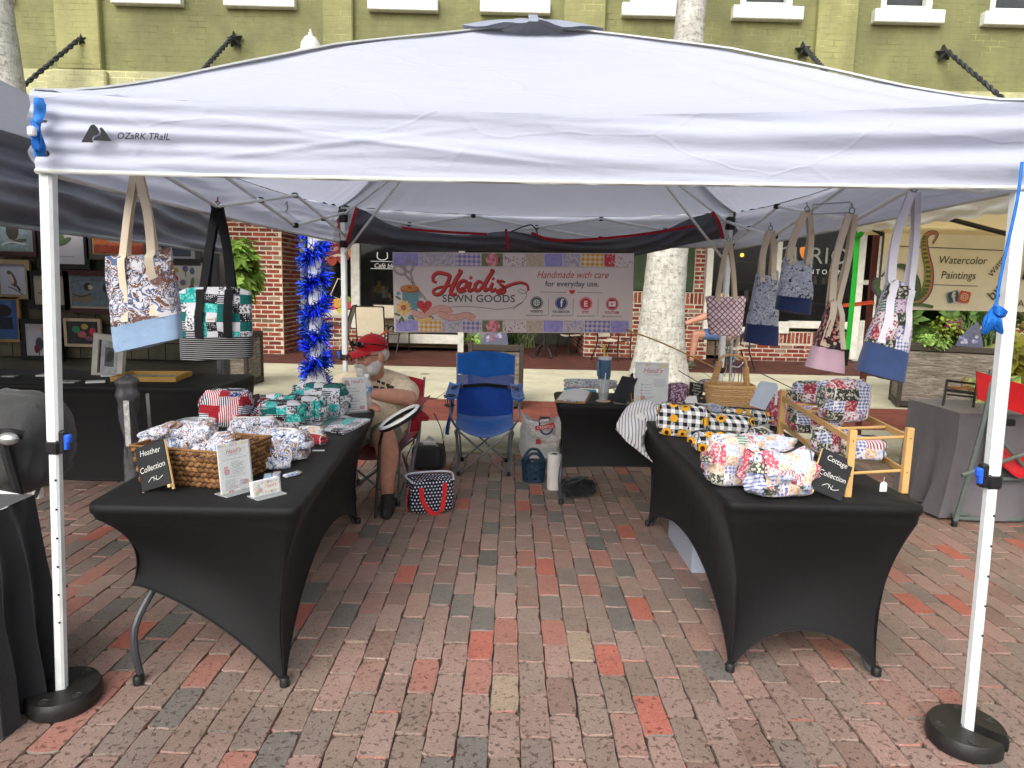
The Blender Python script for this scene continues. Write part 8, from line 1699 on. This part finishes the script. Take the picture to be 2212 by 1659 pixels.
# ================================================================ RIGHT NEIGHBOUR: WATERCOLOUR STALL
M_TT = fabric_mat((226, 208, 160), .6, 'cream_tent_fabric'); M_TV = fabric_mat((216, 214, 204), .3, 'offwhite_tent_fabric'); ra_ = thing('canopy_tent', 'cream canopy tent over the watercolour stall at right', 'canopy tent', (3.6, 4.6, 0))
a0, a1 = P(1826, 484, 6.2), P(2230, 400, 2.9); c0, c1 = P(1836, 505, 6.2), P(2230, 452, 2.9)
def rv(u, v): p = a0.lerp(a1, u).lerp(c0.lerp(c1, u), v); return p+V((.012*math.sin(u*40)*v+.02*mnoise.noise(V((u*9, v*3, 9))), 0, .006*math.sin(u*60)*v))
b = MB(); b.grid(rv, 60, 8); b.build('valance', M_TV, ra_, True, 70)
ap2 = V((3.7, 4.6, 3.0)); b = MB(); e0, e1, e2, e3 = a0, a1, V((5.6, 2.9, a1.z)), V((5.6, 6.2, a0.z))
for p, q in ((e0, e1), (e1, e2), (e2, e3), (e3, e0)): b.grid(lambda u, v, p=p, q=q: p.lerp(q, u).lerp(ap2, v), 8, 8)
b.build('roof', M_TT, ra_, True, 60)
b = MB(); b.grid(lambda u, v: V((lerp(P(1835, 500, 6.22).x, 5.6, u), 6.22, lerp(P(1900, 508, 6.22).z, 2.35, v))), 20, 4); b.build('back_valance', M_TT, ra_, True, 60)
b = MB(); b.tube([P(1790+250*.25*0+48, 553, 6.1)*0+P(2048, 553-43, 5.6)*0+P(2040, 470, 5.7), P(2200, 512, 5.9)], .02, 8); b.build('truss_bar', mat((40, 42, 44), .5), ra_, True)
b = MB(); b.bbox((P(1885, 600, 6.25).x, 6.25, 1.1), (.045, .045, 2.2), .004); b.build('leg', mat((96, 44, 36), .7, .2), ra_, True)
# cream banner
yb = 6.15; B2 = P(1912, 504, yb); k8 = PX(.25, yb); M2 = frame(B2, P(2212, 510, yb)-B2, (0, 0, 1)); bn = thing('banner', 'cream watercolour paintings banner with octopus tentacle drawing at right', 'banner', P(2060, 660, yb)); b = MB()
W2, H2 = 1.9, 158*4*k8; b.sheet(lambda u, v: M2 @ V((u*W2-.03*k8, -v*H2, .01*math.sin(u*5))), 20, 4, .003, -(M2.to_3x3() @ V((0, 0, -1)))); b.build('vinyl_sheet', mat((246, 241, 222), .5, .05, 3), bn, True)
fl = Flat(M2 @ Matrix.Translation((0, 0, .013)), bn, k8, 1000, 640); fl.step = .0003; K, NV_ = mat((52, 52, 48), .6, 0), mat((50, 70, 96), .6, 0)
fl.text('Watercolor', 1668, 880, 92, K, 'lettering', .12, sx=.92); fl.text('Paintings', 1645, 1005, 92, K, 'lettering', .12, sx=.92); fl.stroke([(1048, 742), (2000, 762)], 6, K, 'rule', 0); fl.stroke([(1445, 1057), (1820, 1063)], 5, K, 'rule', 0)
fl.text('Watercolor', 2010, 850, 66, K, 'lettering', .2, rot=1.05); fl.text('by', 1990, 1140, 120, K, 'lettering', .2, rot=1.0); fl.text('Art', 2230, 1225, 80, K, 'lettering'); fl.text('B', 2230, 1000, 230, K, 'lettering', .2)
TG, TPk, TPu, TY = mat((86, 116, 70), .6, .15, 30), mat((196, 128, 110), .6, .1, 30), mat((84, 72, 110), .6, .1, 30), mat((190, 178, 90), .6, .1)
t1 = [(1400, 720), (1430, 640), (1370, 630), (1330, 680), (1350, 800), (1395, 950), (1390, 1100), (1320, 1180), (1210, 1180)]; wd = lambda s_: 24+78*s_
fl.stroke(t1, lambda s_: 14+100*s_, TPu, 'tentacle', 8); fl.stroke(t1, lambda s_: 8+80*s_, TPk, 'tentacle', 8); cvp = curve([V((*p, 0)) for p in t1], 8)
fl.stroke([(p.x-.18*(14+100*i/len(cvp)), p.y) for i, p in enumerate(cvp)][20:], lambda s_: 22+50*s_, TY, 'tentacle', 0)
for i in range(22, len(cvp)-2, 2):
    s_ = i/len(cvp)
    for o_ in (-.34, -.02): p = cvp[i]; fl.disc(p.x+o_*(10+80*s_), p.y, 5+12*s_, TG, 'tentacle', n=12)
t2 = [(985, 1000), (1060, 930), (1140, 905), (1220, 940), (1290, 1030), (1300, 1130), (1240, 1190)]; fl.stroke(t2, lambda s_: 18+50*s_, TPu, 'tentacle', 8); fl.stroke(t2, lambda s_: 10+40*s_, TG, 'tentacle', 8)
fl.stroke([(960, 1010), (940, 1080), (990, 1150), (1060, 1180)], 60, TPu, 'tentacle', 8); fl.stroke([(960, 1020), (950, 1080), (1000, 1150)], 40, TG, 'tentacle', 8); fl.stroke([(1200, 1235), (1330, 1225), (1450, 1245)], 26, TG, 'tentacle', 8)
def rrect(cx, cy, s_, ro, m, nm): fl.poly([(cx+s_*(x*math.cos(ro)-y*math.sin(ro)), cy+s_*(x*math.sin(ro)+y*math.cos(ro))) for x, y in ((-.8, -1), (.8, -1), (1, -.8), (1, .8), (.8, 1), (-.8, 1), (-1, .8), (-1, -.8))], m, nm)
rrect(1612, 1155, 46, -.3, mat((58, 92, 128), .6, 0), 'icon'); wmm = mat((222, 216, 196), .6, 0); fl.text('f', 1625, 1192, 110, wmm, 'icon', 0, bold=4, rot=.3); rrect(1705, 1155, 48, .15, mat((206, 96, 74), .6, 0), 'icon')
fl.stroke([(1705+30*math.cos(a), 1155+30*math.sin(a)) for a in [k*.52 for k in range(12)]], 6, wmm, 'icon', 0, True); fl.stroke([(1705+14*math.cos(a), 1155+14*math.sin(a)) for a in [k*.52 for k in range(12)]], 6, wmm, 'icon', 0, True); fl.done()
# green ratchet strap and orange bungee
b = MB(); b.ribbon(curve([P(1852, 498, 6.0), P(1846, 600, 6.02), P(1830, 760, 6.1)], 6), .045, (1, 0, 0), .004); t = b.build('ratchet_strap', mat((40, 190, 60), .5, .1), None, True, 60, 'bright green tie down strap hanging beside the shop door', 'strap'); b = MB(); b.ball(P(1851, 503, 5.97), (.06, .03, .05)); b.build('knot', mat((40, 170, 56), .6, .2), t, True); b = MB(); b.ribbon([P(1830, 755, 6.08), P(1826, 790, 6.1)], .04, (1, 0, 0), .006); b.build('ratchet', M_BLK, t, True)
b = MB(); b.tube([P(1822, 662, 6.05), P(1888, 655, 6.1)], .01, 6); b.tube([P(1822, 658, 6.05), P(1884, 651, 6.1)], .008, 6); b.build('bungee_cord', M_OR, None, True, 60, 'orange bungee pair stretched beside the cream banner', 'bungee cord')
b = MB(); b.tube(curve([P(1868, 492, 6.0), P(1885, 497, 6.0), P(1908, 505, 6.0)], 5), .011, 6); t = b.build('bungee_cord', M_OR, None, True, 60, 'short orange bungee with black ball at the banner top corner', 'bungee cord'); b = MB(); b.ball(P(1905, 505, 5.98), .022); b.tube([P(1885, 496, 5.98), P(1900, 503, 5.98)], .014, 6); b.build('hook', M_BLK, t, True)
# grey cloth table
gt = thing('cloth_table', 'table under a long dark grey cloth at right', 'table', G(2000, 1080)); x0, y0g, x1, y1g = 3.13, 4.66, 5.0, 5.28
def gf(u, v):
    k = u*2; 
    if k < 1: p = V((x0, lerp(y1g, y0g, k), .74)); nr = V((-1, 0, 0))
    else: p = V((lerp(x0, x1, k-1), y0g, .74)); nr = V((0, -1, 0))
    if .92 < k < 1.1: nr = V((-.8, -.6, 0))
    z = .74*(1-v*.97); flare = v*v*(.06+.14*max(0, 1-abs(k-1)*3.2))+.02*math.sin(u*34)*v+.012*mnoise.noise(V((u*9, v*3, 5))); return V((p.x, p.y, z))+nr*flare
b = MB(); b.grid(gf, 90, 24); b.grid(lambda u, v: V((lerp(x0, x1, u), lerp(y0g, y1g, v), .741+.002*math.sin(u*20))), 8, 4); b.build('cloth', cloth((98, 94, 98), .95, 500, .4, 5, .12), gt, True, 60)
b = MB()
for x, y in ((x0+.1, y0g+.1), (x0+.1, y1g-.1), (x1-.1, y0g+.1), (x1-.1, y1g-.1)): b.tube([(x, y, 0), (x, y, .72)], .014, 6)
b.build('frame_legs', M_STEEL, gt, True)
t = thing('table_easel', 'black wire easel standing on the grey cloth table', 'easel', P(2070, 890, 4.95)); b = MB(); e = [P(2034, 891, 4.95), P(2046, 822, 5.05), P(2110, 830, 5.05), P(2098, 906, 4.85)]; b.tube(e, .011, 6, closed=True); b.tube([P(2043, 842, 5.02), P(2108, 850, 5.02)], .012, 6); b.tube([P(2046, 852, 5.01), P(2104, 858, 5.01)], .007, 6); b.build('wire_frame', M_BLK, t, True)
c = P(2078, 838, 5.1); b = MB(); b.bbox((0, 0, 0), (.18, .1, .012), .003); b.v = [p+c for p in b.v]; b.tube([c+V((0, 0, .0)), c+V((-.01, 0, .05)), c+V((.02, 0, .09))], .006, 5); b.build('tray', mat((150, 100, 50), .6, .2), t, True)
for lab, pts, cs, Yc in (('narrow tie dye print card standing behind the black easel', [(2082, 818), (2110, 816), (2132, 880), (2118, 912)], ((220, 120, 70), (90, 150, 90), (70, 110, 160), (220, 200, 120)), 5.15), ('green and yellow abstract canvas behind the red chair', [(2128, 814), (2205, 812), (2212, 895), (2132, 880)], ((60, 140, 90), (226, 214, 90), (40, 120, 110), (90, 160, 110)), 5.2)):
    q = [P(*p, Yc) for p in pts]; q[0].y -= .0; t = thing('art_print', lab, 'art print', (q[2]+q[3])/2); b = MB(); b.add(q+[p+V((0, .012, 0)) for p in q], [(3, 2, 1, 0), (4, 5, 6, 7)]+[(i, (i+1) % 4, 4+(i+1) % 4, 4+i) for i in range(4)])
    n = N('poured_paint'); co = n.co(); f = n.noise(co, 9, 3, .6, 2.5); n.fin(n.ramp(f, [(.3, s2l(cs[0])), (.45, s2l(cs[1])), (.55, s2l(cs[3])), (.68, s2l(cs[2]))]), .4, 0, .4); b.build('canvas', n.m, t, True, 0)
# red director chair, seen from behind
c = G(2085, 1150); t = thing('director_chair', 'red folding director chair with grey tube frame at right edge', 'chair', c); M_GT2 = mat((104, 116, 112), .4, .12, metal=.3); Yc = 4.45; M_RDC = cloth((186, 20, 30), .75, 500, .25, 8, .15)
def bars(name, lst, r=.0135):
    for pts in lst: b = MB(); b.tube(curve([V(p) for p in pts], 5) if len(pts) > 2 else pts, r, 8); b.build(name, M_GT2, t, True)
xl = c.x; xr2 = xl+.52
bars('back_post', [[V((xl, Yc, .01)), P(2126, 905, Yc), P(2142, 800, Yc+.05)], [V((xr2, Yc, .01)), V((xr2+.05, Yc, .55)), V((xr2+.06, Yc+.05, .98))]], .016)
bars('leg_loop', [[P(2120, 1010, Yc+.2), P(2116, 1100, Yc+.15)+V((0, 0, 0)), V((xl+.06, Yc+.1, .05)), V((xl+.12, Yc+.08, .03)), V((xr2, Yc+.08, .03))], [P(2165, 880, Yc+.3), P(2140, 900, Yc+.2), P(2132, 960, Yc+.15), P(2126, 1040, Yc+.1)]])
bars('cross_bar', [[V((xl-.0, Yc-.02, P(2082, 1025, Yc).z)), V((xr2, Yc-.02, P(2082, 1025, Yc).z+.2))], [P(2165, 955, Yc+.1), P(2240, 1040, Yc+.1)], [P(2140, 1035, Yc+.1), P(2240, 1033, Yc+.1)]])
b = MB(); b.lathe([(.019, 0), (.02, .02), (.017, .04)], (xl, Yc, 0), 10); b.build('foot', M_BLK, t, True)
b = MB(); tl, tr, bl2, br2 = P(2110, 802, Yc), P(2240, 838, Yc), P(2112, 862, Yc), P(2240, 905, Yc); b.sheet(lambda u, v: tl.lerp(tr, u).lerp(bl2.lerp(br2, u), v)+V((0, .03*math.sin(math.pi*u), 0)), 16, 8, .012, (0, -1, 0)); b.build('back_panel', M_RDC, t, True, 60)
b = MB(); b.sheet(lambda u, v: P(lerp(2152, 2250, u), lerp(lerp(985, 1010, min(1, u*2)), lerp(915, 900, u), v)-0+28*math.sin(math.pi*min(1, u*1.0))*(1-v)*.6, Yc+.05+.35*v), 14, 10, .02, (0, 0, 1)); b.build('seat', M_RDC, t, True, 60)
b = MB(); b.bbox(P(2150, 905, Yc+.35), (.09, .3, .05), .02); b.build('armrest', M_BLK, t, True)
# a few bits of litter: leaves and specks on the paving
lr = random.Random(8)
for k, (px, py) in enumerate(((985, 867), (912, 862), (855, 1408 - 0), (1735, 1080))):
    pass
for lab, px, py, z, c_ in (('brown dry leaf on the concrete walk left of the chair', 915, 861, .136, (96, 78, 50)), ('greenish dry leaf on the concrete walk beside the man', 905, 808, .136, (120, 116, 80)), ('small dry leaf on the walk near the palm', 1230, 825, .136, (110, 96, 66))):
    c = G(px, py, z); b = MB(); b.add([c, c+V((.09, .03, .012)), c+V((.19, .0, .004)), c+V((.09, -.03, .01))], [(0, 3, 2, 1)]); b.add([p-V((0, 0, .002)) for p in (c, c+V((.09, .03, .012)), c+V((.19, .0, .004)), c+V((.09, -.03, .01)))], [(0, 1, 2, 3)]); b.build('dry_leaf', mat(c_, .9), None, True, 0, lab, 'leaf')
